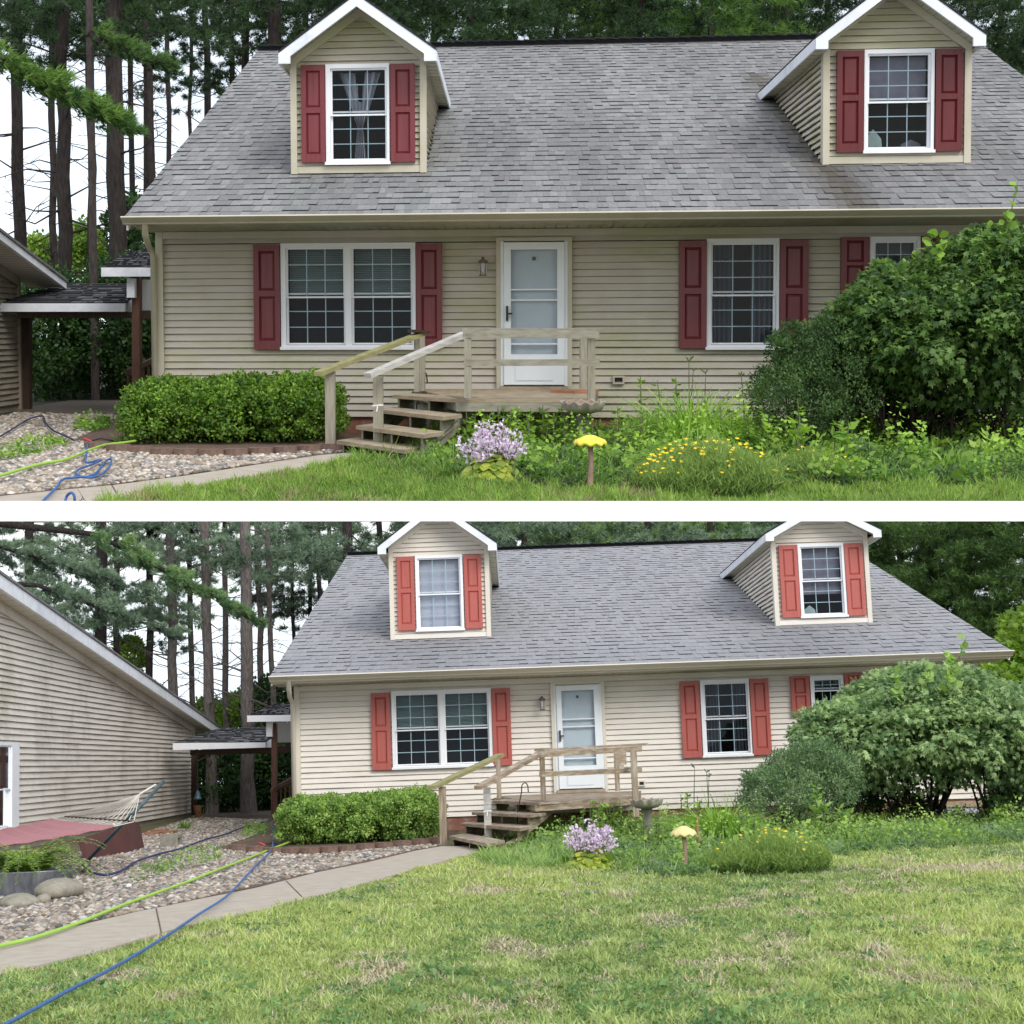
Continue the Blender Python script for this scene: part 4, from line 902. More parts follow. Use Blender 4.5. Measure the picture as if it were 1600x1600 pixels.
# ------------------------------------------------------------------ gravel
ICO_V = None
def ico():
    global ICO_V, ICO_F
    import bmesh
    bm = bmesh.new(); bmesh.ops.create_icosphere(bm, subdivisions=1, radius=1); bm.verts.ensure_lookup_table()
    ICO_V = np.array([v.co[:] for v in bm.verts]); ICO_F = np.array([[v.index for v in f.verts] for f in bm.faces]); bm.free()
ico()
def gravel(site, label, poly, n, size, dark=1.0, power=1.0, skip=None):
    P = scatter(poly, n, power); n = len(P); k = len(ICO_V); s = size * rng.uniform(0.5, 1.35, n)
    sc = np.stack([s * rng.uniform(0.8, 1.4, n), s * rng.uniform(1.4, 2.4, n), s * rng.uniform(0.45, 0.8, n)], 1); a = rng.uniform(-0.5, 0.5, n)
    V = ICO_V[None] * sc[:, None, :] * (1 + rng.normal(0, 0.10, (n, k, 1))); ca, sa = np.cos(a)[:, None], np.sin(a)[:, None]
    V = np.stack([V[..., 0] * ca - V[..., 1] * sa * 0.5, V[..., 0] * sa + V[..., 1] * ca, V[..., 2]], 2) + np.stack([P[:, 0], P[:, 1], -site.H + sc[:, 2] * rng.uniform(0.1, 0.8, n)], 1)[:, None, :]
    pal = np.array([[.49, .41, .33], [.57, .50, .41], [.41, .34, .27], [.32, .31, .30], [.19, .18, .17], [.44, .36, .28], [.62, .58, .51], [.36, .30, .23], [.25, .20, .15]]) * dark
    col = pal[rng.integers(0, len(pal), n)] * rng.uniform(0.7, 1.15, (n, 1)); FL = (np.arange(n)[:, None, None] * k + ICO_F[None]).reshape(-1, 3)
    o = npmesh('gravel', site, (P[0, 0], P[0, 1], -site.H), V.reshape(-1, 3), FL, 'stones', None, col=np.repeat(col, k, 0), smooth=True); return tag(o, label, None, None, 'stuff')

# ------------------------------------------------------------------ porch
def porch(site, C):
    hd = C['deck_h']; W1, W2 = C['mats']; g = lambda p, h: site.at_h(p[0], p[1], h)
    FL, FR = g(C['fl'], hd), g(C['fr'], hd); RLs = site.hit(*C['rl'])[0]; RRs = site.hit(*C['rr'])[0]
    RL = site.F(RLs, -0.12, hd); RR = site.F(RRs, -0.12, hd)
    base = Vector(((FL.x + FR.x) / 2, (FL.y + RL.y) / 2, -site.H)); O = empty('porch', site, base, C['label'], 'porch')
    mb = MB(); nb = 9
    for i in range(nb):
        a0, a1 = i / nb, (i + 1) / nb - 0.012; P = [FL.lerp(RL, a0), FR.lerp(RR, a0), FR.lerp(RR, a1), FL.lerp(RL, a1)]
        mb.hexa([p - Vector((0, 0, 0.035)) for p in P] + P, C['deck'])
    build(mb, 'deck_board', site, base, O)
    mb = MB(); z0 = g(C['fasc'], hd).z; fh = C['fh']; d = Vector((0, 0.06, 0))
    a, b = FL - Vector((0.05, 0, 0)), FR + Vector((0.06, 0, 0))
    for (p, q) in ((a, b),):
        lo = Vector((0, 0, -0.035 - fh)); hi = Vector((0, 0, -0.037)); mb.hexa([p + lo, q + lo, q + lo + d, p + lo + d, p + hi, q + hi, q + hi + d, p + hi + d], W1)
    for (p, q) in ((FR, RR), (FL, RL)):
        lo = Vector((0, 0.07, -0.035 - fh)); hi = Vector((0, 0.07, -0.037)); w = Vector((-0.04, 0, 0)); mb.hexa([p + lo, p + lo + w, q + lo + w, q + lo, p + hi, p + hi + w, q + hi + w, q + hi], W1)
    build(mb, 'rim_board', site, base, O)
    def post(px, y0, y1, w, ref, mat=W2, extra=0.0):
        """vertical post: column px, rows y0..y1, at the depth of local point ref"""
        Y = ref.y; a = site.at_y(px, (y0 + y1) / 2, Y); z1 = site.at_y(px, y0, Y).z; z0 = site.at_y(px, y1, Y).z - extra; k = w * Y / FOC / 2; m_ = MB(); R = random.Random(int(px))
        m_.box(lambda s_, t, h: Vector((a.x + s_, Y + t, h)), -k, k, -0.05, 0.10, z0, z1, mat); build(m_, 'post', site, base, O)
    for p in C['posts']:
        ref = {'F': (FL + FR) / 2 + Vector((0, -0.03, 0)), 'R': None}.get(p[4]) if isinstance(p[4], str) else None
        if ref is None:
            ref = site.g(*p[4]) if len(p[4]) == 2 else g(p[4][:2], hd)
        post(p[0], p[1], p[2], p[3], ref, p[5] if len(p) > 5 else W2)
    for r in C['rails']:
        a, b, w, dd, ra, rb, mat = r
        A = site.at_y(*a, ra if isinstance(ra, (int, float)) else g(ra, hd).y); B = site.at_y(*b, rb if isinstance(rb, (int, float)) else g(rb, hd).y)
        m_ = MB(); k = A.y / FOC; m_.beam(A, B, dd, w * k, mat); build(m_, 'rail', site, base, O)
    # stairs
    N = len(C['treads']); hs = [hd - (hd + site.H) * i / N for i in range(N)]
    AB = [(g(t[0], h), g(t[1], h)) for t, h in zip(C['treads'], hs)]
    run = sum(((AB[i][0] + AB[i][1]) / 2 - (AB[i + 1][0] + AB[i + 1][1]) / 2 for i in range(N - 1)), Vector((0, 0, 0))) / (N - 1); run.z = 0
    for i, (A, B) in enumerate(AB):
        m_ = MB(); R = random.Random(i); r1 = run * 1.06; dz = Vector((0, 0, -0.045)); P = [A, B, B + r1, A + r1]
        m_.hexa([p + dz for p in P] + P, C['tread_mat']); o = build(m_, 'tread', site, base, O)
        m_2 = MB()
    wv = sum((B - A for A, B in AB), Vector((0, 0, 0))) / N; wv.z = 0
    for u in (0.05, 0.5, 0.93):
        m_ = MB(); pts = []
        low = AB[-1][0].lerp(AB[-1][1], u) + run * 0.12; pts.append(Vector((low.x, low.y, -site.H - 0.02)))
        for i in range(N - 1, -1, -1):
            p = AB[i][0].lerp(AB[i][1], u) + run * 0.12; pts.append(Vector((p.x, p.y, hs[i] - 0.05)))
            if i > 0: q = AB[i - 1][0].lerp(AB[i - 1][1], u) + run * 0.12; pts.append(Vector((q.x, q.y, hs[i] - 0.05)))
        p = AB[0][0].lerp(AB[0][1], u) + run * 1.0; pts += [Vector((p.x, p.y, hs[0] - 0.05)), Vector((p.x, p.y, hs[0] - 0.22))]
        lw = low + run * 1.1; pts.append(Vector((lw.x, lw.y, -site.H - 0.02)))
        m_.prism(pts, wv.normalized() * 0.06, W1); build(m_, 'stringer', site, base, O)
    return O

def tubeobj(site, name, label, cat, px, rpx, mat, group=None, dz=0.02, smooth=True):
    """a hose lying on the ground along photo points (x, y[, height])"""
    pts = []
    for p in px: h = p[2] if len(p) > 2 else dz; pts.append(site.g(p[0], p[1], h))
    out = []
    for i in range(len(pts) - 1):      # Catmull-Rom
        p0, p1, p2, p3 = pts[max(0, i - 1)], pts[i], pts[i + 1], pts[min(len(pts) - 1, i + 2)]
        for k in range(6):
            t = k / 6; out.append(0.5 * ((2 * p1) + (p2 - p0) * t + (2 * p0 - 5 * p1 + 4 * p2 - p3) * t * t + (3 * p1 - p0 - 3 * p2 + p3) * t ** 3))
    out.append(pts[-1]); mb = MB(); mb.tube(out, rpx, mat, 8); o = build(mb, name, site, pts[0], smooth=smooth); return tag(o, label, cat, group)
def rock(site, name, label, cat, c, r, mat, seed, group=None, squash=0.9):
    import bmesh
    bm = bmesh.new(); bmesh.ops.create_icosphere(bm, subdivisions=3, radius=1); R = np.random.default_rng(seed)
    V = np.array([v.co[:] for v in bm.verts]); D = R.normal(size=(7, 3)); ph = R.random(7) * 6
    f = 1 + sum(0.06 * np.sin(V @ D[i] * 1.6 + ph[i]) for i in range(7)); V = V * f[:, None] * np.array(r); V[:, 2] = np.maximum(V[:, 2], -r[2] * 0.5)
    FL = np.array([[v.index for v in fc.verts] for fc in bm.faces]); bm.free(); V = V + np.array(c)
    o = npmesh(name, site, c, V, FL, mat, smooth=True); return tag(o, label, cat, group)

# ------------------------------------------------------------------ small garden things
def plant_stems(site, label, p, hpx, lean, name='plant', flowers=True, mat='weed_leaf', n=1, leafy=True, sz=0.09, group=None, cat='plant'):
    b = site.g(*p); k = b.y / FOC; H = hpx * k; o = empty(name, site, b, label, cat, group); mb = MB(); R = random.Random(int(p[0])); P = []; Nn = []
    for i in range(n):
        a = b + Vector((R.uniform(-.12, .12) * n ** .5, R.uniform(-.2, .2), -0.01)); h = H * R.uniform(0.8, 1.05) if i else H; e = a + Vector((lean * h + R.uniform(-.06, .06) * h, 0, h)); m_ = a.lerp(e, 0.5) + Vector((R.uniform(-.02, .02) * h, 0, 0))
        mb.tube([a, m_, e], [0.012, 0.009, 0.005], 'stalk', 5)
        if flowers:
            for j in range(3): mb.tube([e, e + Vector((R.uniform(-.06, .06), 0, R.uniform(0.02, 0.07)))], [0.007, 0.012], 'stalk', 5)
        if leafy:
            for j in range(int(26 * h / 0.6)):
                f = R.uniform(0.08, 0.98); q = a.lerp(e, f); an = R.uniform(0, 6.28); P.append(tuple(q)); Nn.append((math.cos(an), math.sin(an), 0.35))
    build(mb, 'stem', site, b, o)
    if leafy: foliage(site, 'leaves', b, np.array(P), np.array(Nn), rng.random(len(P)), sz, mat, T_DIAMOND, o, flat=0.6, jitter=0.3, width=0.8, var=0.4)
    return o
mat_noise('stalk', [(0.3, (0.10, 0.13, 0.05)), (0.7, (0.16, 0.18, 0.08))], 6, 0.8)
def blade_plant(site, name, label, p, wpx, hpx, n, mat, width=0.022, droop=1.4, cat='plant', group=None, spread=1.0):
    b = site.g(*p); k = b.y / FOC; H = hpx * k; W = wpx * k / 2; o = empty(name, site, b, label, cat, group)
    an = rng.uniform(0, 6.28, n); rr = rng.random(n) ** 0.6; B = np.stack([b.x + np.cos(an) * rr * W * 0.45, b.y + np.sin(an) * rr * W * 0.6, np.full(n, b.z - 0.01)], 1)
    d = np.stack([np.cos(an) * rr * spread * 0.8, np.sin(an) * rr * spread * 0.8, np.ones(n)], 1) + rng.normal(0, 0.12, (n, 3))
    L = H * rng.uniform(0.9, 1.9, n); V, FL, kk = bladeset(B, d, L, width * rng.uniform(0.7, 1.3, n), rng.uniform(0.5, 1.3, n) * droop, 6)
    npmesh('leaves', site, b, V, FL, mat, o, tint=np.repeat(np.clip(rng.normal(0.5, 0.25, n), 0, 1), kk)); return o
def hosta(site, label, p, wpx, leaf_h, fl_top):
    b = site.g(*p); k = b.y / FOC; W = wpx * k / 2; o = empty('hosta', site, b, label, 'plant'); n = 420
    an = rng.uniform(0, 6.28, n); rr = rng.random(n) ** 0.5; H = leaf_h * k
    P = np.stack([b.x + np.cos(an) * rr * W * 0.85, b.y + np.sin(an) * rr * W * 1.2, b.z + 0.03 + H * (1 - rr ** 2) * rng.uniform(0.4, 1, n)], 1)
    A = np.stack([np.cos(an), np.sin(an), 0.15 - rr * 0.8], 1); V, FL, kk = leaves(T_OVAL, P, A, unit(np.stack([np.cos(an) * .5, np.sin(an) * .5 - .4, np.ones(n)], 1)), 0.10 * rng.uniform(0.6, 1.25, n), 1.15)
    npmesh('leaves', site, b, V, FL, 'hosta_leaf', o, tint=np.repeat(rng.random(n), kk))
    mb = MB(); C = []; H2 = (p[1] - fl_top) * k
    for i in range(40):
        a = rng.uniform(0, 6.28); r = rng.random() ** .5 * W * 1.02; h = H2 * rng.uniform(0.62, 1.04) * (1 - 0.22 * (r / W) ** 2); e = b + Vector((math.cos(a) * r, math.sin(a) * r, h)); s_ = b + Vector((math.cos(a) * r * .4, math.sin(a) * r * .4, 0.02))
        mb.tube([s_, s_.lerp(e, .5) + Vector((0, 0, .03)), e], [0.008, 0.006, 0.004], 'stalk', 4)
        for j in range(11): q = s_.lerp(e, rng.uniform(0.62, 1.0)); C.append((q.x + rng.normal(0, .03), q.y + rng.normal(0, .04), q.z + rng.normal(0, .02)))
    build(mb, 'flower_stem', site, b, o); C = np.array(C); C = np.repeat(C, 5, 0); D = rdir(len(C)); D[:, 2] -= 0.3
    V, FL, kk = leaves(T_DIAMOND, C, D, rdir(len(C)), 0.034 * rng.uniform(.6, 1.3, len(C)), 1.1); npmesh('blossoms', site, b, V, FL, 'lilac_petal', o, tint=np.repeat(rng.random(len(C)), kk)); return o
def coreopsis(site, label, p, wpx, hpx, n, nf, seed=0):
    b = site.g(*p); k = b.y / FOC; W = wpx * k / 2; H = hpx * k; o = empty('coreopsis', site, b, label, 'plant')
    an = rng.uniform(0, 6.28, n); rr = rng.random(n) ** 0.5; dome = H * np.sqrt(np.maximum(0.10, 1 - rr ** 2 * .85)) * rng.uniform(0.45, 1.05, n) * (0.65 + 0.5 * vnoise(np.cos(an) * rr * W + 9, np.sin(an) * rr * W + 9, 0.22, 3))
    B = np.stack([b.x + np.cos(an) * rr * W, b.y + np.sin(an) * rr * W * 1.3, np.full(n, b.z)], 1)
    tip = B.copy(); tip[:, 2] += dome; tip[:, 0] += np.cos(an) * .1 * rr * W; i = rng.integers(0, n, n * 9); u = rng.random(n * 9)[:, None] ** .6
    C = B[i] + (tip[i] - B[i]) * u + rng.normal(0, 0.02, (n * 9, 3)); D = rdir(len(C)); D[:, 2] = np.abs(D[:, 2]) + .4
    V, FL, kk = leaves(T_NEEDLE, C, D, rdir(len(C)), 0.07 * rng.uniform(.6, 1.3, len(C)), 0.14); npmesh('leaves', site, b, V, FL, 'feathery', o, tint=np.repeat(np.clip(u[:, 0] * .8 + rng.normal(0, .15, len(C)), 0, 1), kk))
    cen = rng.uniform(0, 6.28, 9), rng.random(9) ** .5; j = rng.integers(0, 9, nf); a2 = cen[0][j] + rng.normal(0, .45, nf); r2 = np.clip(cen[1][j] + rng.normal(0, .2, nf), 0, 1)
    FC = np.stack([b.x + np.cos(a2) * r2 * W, b.y + np.sin(a2) * r2 * W * 1.2, b.z + H * np.sqrt(np.maximum(.2, 1 - r2 ** 2 * .8)) * rng.uniform(.9, 1.12, nf)], 1)
    FC = np.repeat(FC, 7, 0); m = len(FC); aa = np.tile(np.arange(7) / 7 * 6.28, nf); D = np.stack([np.cos(aa), np.sin(aa), np.full(m, .1)], 1); nn = np.tile(np.array([[0, -.6, 1.0]]), (m, 1)); D = D - nn * (D * nn).sum(1, keepdims=True) / (nn ** 2).sum(1, keepdims=True)
    V, FL, kk = leaves(T_DIAMOND, FC, D, nn, 0.018 * rng.uniform(.6, 1.3, m), 1.4); npmesh('blossoms', site, b, V, FL, 'yellow_petal', o, tint=np.repeat(rng.random(m), kk)); return o
def birdbath(site, label, p, top, wpx, foot=None):
    b = site.g(*p); k = b.y / FOC; H = (p[1] - top) * k; r = wpx * k / 2; o = empty('birdbath', site, b, label, 'birdbath')
    mb = MB(); mb.lathe(b, [(0, 0), (r * .62, 0), (r * .62, .05), (r * .34, .1), (r * .28, H * .5), (r * .32, H * .72), (r * .36, H * .80), (0, H * .80)], 'birdbath_stem', 20); build(mb, 'pedestal', site, b, o, smooth=True)
    wob = lambda q, z, a: (q * (1 + (0.05 * math.sin(a * 12) if q > r * .85 else 0)), z + (0.014 * math.sin(a * 12 + 1) if q > r * .85 else 0))
    mb = MB(); mb.lathe(b + Vector((0, 0, H * .80)), [(0, 0), (r * .42, .0), (r * .74, H * .035), (r * .92, H * .10), (r, H * .19), (r * 1.02, H * .215), (r * .95, H * .20)], 'birdbath', 72, wob, sy=1.9)
    mb.lathe(b + Vector((0, 0, H * .80)), [(r * .95, H * .20), (r * .80, H * .10), (r * .4, H * .07), (0, H * .055)], 'birdbath_bowl', 72, wob, sy=1.9); build(mb, 'bowl', site, b, o, smooth=True); return o
def mushroom(site, label, p, top, wpx, swpx, mat):
    b = site.g(*p); k = b.y / FOC; H = (p[1] - top) * k; r = wpx * k / 2; rs = swpx * k / 2; o = empty('mushroom_ornament', site, b, label, 'ornament'); ch = 13 * k
    mb = MB(); mb.tube([b, b + Vector((.01, 0, H * .5)), b + Vector((0, 0, H - ch * .6))], [rs * 1.1, rs * .9, rs], 'birdbath_bowl', 9); build(mb, 'stem', site, b, o, smooth=True)
    wob = lambda q, z, a: (q * (1 + .03 * math.sin(a * 5) + .02 * math.sin(a * 23)), z + (0.012 * math.sin(a * 9) if q > r * .8 else 0)); t = b + Vector((0, 0, H - ch))
    mb = MB(); mb.lathe(t, [(0, ch), (r * .25, ch * .95), (r * .6, ch * .66), (r * .88, ch * .28), (r, 0), (r * .94, -.02), (r * .3, ch * .2), (0, ch * .3)], mat, 48, wob); build(mb, 'cap', site, b, o, smooth=True); return o
def shepherd_hook(site, label, p, top, rpx, hx):
    b = site.g(*p); Y = b.y; a = site.at_y(*top, Y); k = Y / FOC; r = rpx * k; m_ = site.at_y((p[0] + top[0]) / 2 - 3, (p[1] + top[1]) / 2, Y); pts = [b, m_, site.at_y(top[0], top[1] + 14, Y)]
    for i in range(7): z = math.pi - math.pi * i / 6; pts.append(site.at_y(top[0] + hx + hx * math.cos(z), top[1] + 8 - 8 * math.sin(z), Y))
    pts.append(site.at_y(top[0] + 2 * hx + 0.5, top[1] + 15, Y)); mb = MB(); mb.tube(pts, r, 'black_metal', 6); o = build(mb, 'shepherd_hook', site, b, smooth=True); return tag(o, label, 'plant hook')
mat_leaf('clover_leaf', (0.07, 0.16, 0.05), (0.26, 0.42, 0.14), 0.5)
mat_leaf('lily_bright', (0.12, 0.27, 0.035), (0.42, 0.64, 0.11), 0.45)
mat_noise('divider_white', [(0.3, (0.97, 0.97, 0.97)), (0.7, (0.99, 0.99, 0.99))], 3, 0.6)
MATS['divider_white'].node_tree.nodes["Principled BSDF"].inputs['Specular IOR Level'].default_value = 0.1

# ------------------------------------------------------------------ white divider band, added; no real beam stands between the gardens
W0 = type('W', (), {})(); W0.W = Matrix.Identity(4)
mb = MB(); YB = 17.0; zt, zb = (ROW0 - 783.5) / FOC * YB, (ROW0 - 814.5) / FOC * YB
mb.box(lambda a, t, h: Vector((a, YB + t, h)), -9, 9, 0, 0.12, zb, zt, 'divider_white')
o = build(mb, 'beam', W0, (0, YB, zb)); tag(o, 'long smooth white divider band added across the full width between the upper and lower gardens', 'beam')

# ------------------------------------------------------------------ garages and breezeways
def plane_hit(site, px, py, P0, inward, t):
    d = site.ray(px, py); n = Vector((inward.x, inward.y, 0)); q = P0 + inward * t; return d * (q.dot(n) / d.dot(n))
def garage(site, label, corner, nearpt, rake, sm, win=None, fh=0.2, ov=0.45, course=0.103):
    C = site.g(*corner); Nr = nearpt; dirn = Vector((Nr.x - C.x, Nr.y - C.y, 0)).normalized(); inward = Vector((-dirn.y, dirn.x, 0))
    if inward.x > 0: inward = -inward
    base = Vector((C.x, C.y, -site.H)); P0 = Vector((C.x, C.y, 0))
    G = lambda a, t, h: P0 + dirn * a + inward * t + Vector((0, 0, h))
    def sh(px, py, t): p = plane_hit(site, px, py, P0, inward, t); return (p - P0).dot(dirn), p.z
    O = empty('garage', site, base, label, 'garage'); (sa, ha), (sb, hb) = sh(*rake[0], -ov), sh(*rake[1], -ov); sl = (ha - hb) / (sa - sb); L = sa + 8
    rk = lambda s_: hb + (s_ - sb) * sl
    top = lambda s_: rk(s_) - fh - 0.02; ops = []
    if win: r = [sh(x, y, 0) for x, y in win['outer']]; wr = (r[1][0], r[0][0], r[2][1], r[0][1]); wr = (min(wr[:2]), max(wr[:2]), wr[2], wr[3]); ops = [(wr[0] + .03, wr[1] - .03, wr[2] + .02, wr[3] - .02)]
    mb = MB(); siding(mb, G, lambda h: (max(0.05, (h - top(0)) / sl), L), -site.H + 0.12, top(L), course, sm, ops, e=0.05); build(mb, 'wall', site, base, O)
    mb = MB(); mb.box(G, -0.03, 0.10, -0.08, 0.3, -site.H, top(0), 'trim_clean' if site is LO else 'siding_garage_shaded'); mb.box(G, 0.1, L, 0.0, 0.2, -site.H - .02, -site.H + .12, 'concrete_old')
    mb.face([G(-0.0, 0.0, -site.H), G(0, 9, -site.H), G(0, 9, top(0)), G(0, 0, top(0))], sm); build(mb, 'corner_trim', site, base, O)
    mb = MB(); mb.hexa([G(sb, -ov, rk(sb) - fh), G(L, -ov, rk(L) - fh), G(L, -ov + .07, rk(L) - fh), G(sb, -ov + .07, rk(sb) - fh), G(sb, -ov, rk(sb)), G(L, -ov, rk(L)), G(L, -ov + .07, rk(L)), G(sb, -ov + .07, rk(sb))], 'white_stained')
    mb.hexa([G(max(0, sb), -.085, top(max(0, sb)) - .13), G(L, -.085, top(L) - .13), G(L, 0, top(L) - .13), G(max(0, sb), 0, top(max(0, sb)) - .13), G(max(0, sb), -.085, top(max(0, sb)) + .05), G(L, -.085, top(L) + .05), G(L, 0, top(L) + .05), G(max(0, sb), 0, top(max(0, sb)) + .05)], sm)
    k = 60
    for i in range(k):
        a = sb + (L - sb) * i / k; b = a + (L - sb) / k - .02; mb.face([G(a, -ov + .07, rk(a) - fh + .03), G(b, -ov + .07, rk(b) - fh + .03), G(b, 0.02, rk(b) - fh + .03), G(a, 0.02, rk(a) - fh + .03)], 'trim_clean')
    build(mb, 'rake_board', site, base, O)
    mb = MB(); mb.hexa([G(sb - .03, -ov - .03, rk(sb - .03) + .003), G(L, -ov - .03, rk(L) + .003), G(L, 9, rk(L)), G(sb - .03, 9, rk(sb)), G(sb - .03, -ov - .03, rk(sb - .03) + .05), G(L, -ov - .03, rk(L) + .05), G(L, 9, rk(L) + .05), G(sb - .03, 9, rk(sb) + .05)], 'roof_plain'); build(mb, 'roof', site, base, O)
    if win:
        ga = sorted([sh(win['glass'][0], win['outer'][0][1], 0)[0], sh(win['glass'][1], win['outer'][0][1], 0)[0]])
        window(site, lambda a, t, h: G(a, t * .45 if t < 0 else t, h), O, base, wr, [tuple(ga)], sh(win['glass'][1], win['rail'], 0)[1], 0, 'white', 3, 3, dict(stuff=[(0.3, 0.5, 0.3, 'blind')]))
    return O
mat_two('roof_plain', (0.13, 0.13, 0.135), (0.24, 0.24, 0.25), 5, (0.10, 0.10, 0.09), 2, 0.5, 0.7, 0.95, bump=0.5, bstretch=(1, 1, 5))

def roof_strip(mb, a, b, c, d, n, m, R, shade):
    """shingle tabs over the quad a(front left) b(front right) c(back right) d(back left)"""
    for i in range(n):
        u0, u1 = i / n, (i + 1) / n; A0, B0, A1, B1 = a.lerp(d, u0), b.lerp(c, u0), a.lerp(d, u1), b.lerp(c, u1); x = 0
        while x < 1:
            w = R.uniform(0.6, 1.4) / m; x1 = min(1, x + w); e = Vector((0, 0, R.choice([.015, .035]))); g_ = R.uniform(*shade)
            mb.face([A0.lerp(B0, x) + e, A0.lerp(B0, x1 - .002) + e, A1.lerp(B1, x1 - .002), A1.lerp(B1, x)], 'shingle', (g_, g_, g_ * 1.04)); mb.face([A0.lerp(B0, x), A0.lerp(B0, x1), A0.lerp(B0, x1) + e, A0.lerp(B0, x) + e], 'asphalt_shadow'); x = x1
def breezeway(site, label, C):
    Y = C['Y']; p = lambda x, y, yy=None: site.at_y(x, y, yy or Y); base = site.at_y(C['post'][0][0], C['post'][0][2], C['post'][0][4]); base.z = -site.H; O = empty('breezeway', site, base, label, 'breezeway'); R = random.Random(2)
    def board(name, x0, x1, y0, y1, yy, dep, mat):
        m_ = MB(); a, b, c, d = p(x0, y1[0], yy), p(x1, y1[1], yy), p(x1, y0[1], yy), p(x0, y0[0], yy); v = Vector((0, dep, 0)); m_.hexa([a, b, b + v, a + v, d, c, c + v, d + v], mat); return build(m_, name, site, base, O)
    m_ = MB()
    for r in C['roofs']: roof_strip(m_, p(*r[0]), p(*r[1]), p(*r[2]), p(*r[3]), 9, 16, R, C['shade']); m_.face([p(*r[0]), p(*r[1]), p(*r[2]), p(*r[3])], 'asphalt_shadow')
    build(m_, 'roof', site, base, O)
    for f in C['fascia']: board('fascia', *f)
    for f in C['beams']: board('beam', *f)
    for x, w, y0, y1, yy, mt in C['post']: board('post', x - w / 2, x + w / 2, (y0, y0), (y1, y1), yy, 0.25, mt)
    for f in C['panel']: board('panel', *f)
    return O
def ramp_rail(site, label, C):
    base = site.g(*C['foot']); Y = base.y; O = empty('ramp_railing', site, base, label, 'railing'); k = Y / FOC
    (x0, y0), (x1, y1) = C['rail']; Y2 = Y + 2.0
    yy = lambda x: Y + (Y2 - Y) * (x - x0) / (x1 - x0)
    m_ = MB(); m_.beam(site.at_y(x0, y0, Y), site.at_y(x1, y1, Y2), 0.06, C['rw'] * k, C['mat']); build(m_, 'rail', site, base, O)
    for x in C['bal']:
        f = (x - x0) / (x1 - x0); m_ = MB(); a = site.at_y(x, y0 + (y1 - y0) * f, yy(x)); b = site.at_y(x, C['bot'][0] + (C['bot'][1] - C['bot'][0]) * f, yy(x)); m_.tube([b, a], C['bw'] * k / 2, C['mat'], 4); build(m_, 'baluster', site, base, O)
    return O

garage(UP, 'shaded tan garage wall cut by the left edge in the upper garden', (29, 641), Vector((-9.30, 34.0, 0)), [(0, 362), (104, 441)], 'siding_garage_shaded', fh=0.13, ov=0.7)
WAVE = 0.22
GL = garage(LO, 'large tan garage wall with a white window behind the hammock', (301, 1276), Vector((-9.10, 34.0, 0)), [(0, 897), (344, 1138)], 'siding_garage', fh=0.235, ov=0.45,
       win=dict(outer=[(-34, 1158), (27, 1165), (-34, 1303), (28, 1294)], glass=(-24, 15), rail=1231), course=0.115)
mat_noise('panel_grey', [(0.3, (0.42, 0.42, 0.42)), (0.7, (0.50, 0.50, 0.50))], 3, 0.7, 0, (30, 1, 1))
breezeway(UP, 'breezeway roof on dark wooden posts joining garage and house in the upper garden', dict(Y=35.0, shade=(0.05, 0.13),
    roofs=[[(-12, 474, 35), (197, 474, 35), (199, 443, 38.5), (104, 443, 38.5)], [(197, 474, 35), (211, 466, 36), (211, 466, 36.2), (199, 443, 38.5)], [(159, 418, 33.5), (238, 418, 33.5), (238, 391, 36.5), (205, 392, 36.5)]],
    fascia=[(-12, 195, (474, 474), (487, 487), 34.9, 0.1, 'white_stained'), (195.2, 209, (474, 466), (487, 488), 35.3, 0.1, 'white_stained'), (158, 240, (418, 418), (432, 432), 33.4, 0.1, 'white_stained')],
    beams=[(28, 208, (487.5, 487.5), (497, 497), 35.1, 0.3, 'wood_dark'), (217, 240, (486, 486), (498, 498), 33.9, 0.3, 'wood_dark')],
    post=[(38, 15, 490, 640, 36.2, 'wood_dark'), (212, 12, 433, 620, 33.8, 'wood_red')],
    panel=[(198, 210, (435, 435), (465, 465), 33.6, 0.2, 'white_stained'), (219, 238, (437, 437), (485, 485), 35.5, 0.1, 'panel_grey')]))
breezeway(LO, 'breezeway roof on dark posts joining the large garage to the lower house', dict(Y=52.0, shade=(0.12, 0.22),
    roofs=[[(271, 1161, 52), (415, 1159, 52), (415, 1136, 56), (343, 1138, 56)], [(415, 1159, 52), (426, 1153, 53), (426, 1153, 53.2), (415, 1136, 56)], [(387, 1118, 48), (459, 1117, 48), (459, 1098, 51), (430, 1100, 51)]],
    fascia=[(270, 414.5, (1161, 1160), (1172, 1168), 51.9, 0.1, 'white'), (415, 426, (1160, 1153), (1168, 1168), 52.2, 0.1, 'white_stained'), (386, 459, (1118, 1117), (1128, 1127), 47.9, 0.1, 'white')],
    beams=[(297, 425, (1172, 1168), (1180, 1177), 52.3, 0.3, 'wood_dark'), (431, 460, (1166, 1165), (1177, 1175), 49, 0.3, 'wood_dark')],
    post=[(302, 7, 1178, 1274, 56, 'wood_dark'), (428, 8, 1130, 1272, 48.5, 'wood_red')],
    panel=[(416, 425, (1128, 1128), (1151, 1151), 48.2, 0.2, 'white'), (431, 459, (1129, 1128), (1160, 1160), 50, 0.1, 'panel_grey')]))
ramp_rail(UP, 'weathered ramp railing at the corner of the upper house', dict(foot=(200, 640), rail=((199, 581), (240, 562)), rw=8, bal=(200, 208, 216, 224, 232), bot=(622, 604), bw=4, mat='wood_red'))
ramp_rail(LO, 'dark brown ramp railing at the corner of the lower house', dict(foot=(425, 1285), rail=((424, 1235), (464, 1213)), rw=6, bal=(425, 432, 439, 446, 453, 460), bot=(1272, 1262), bw=3, mat='wood_red'))
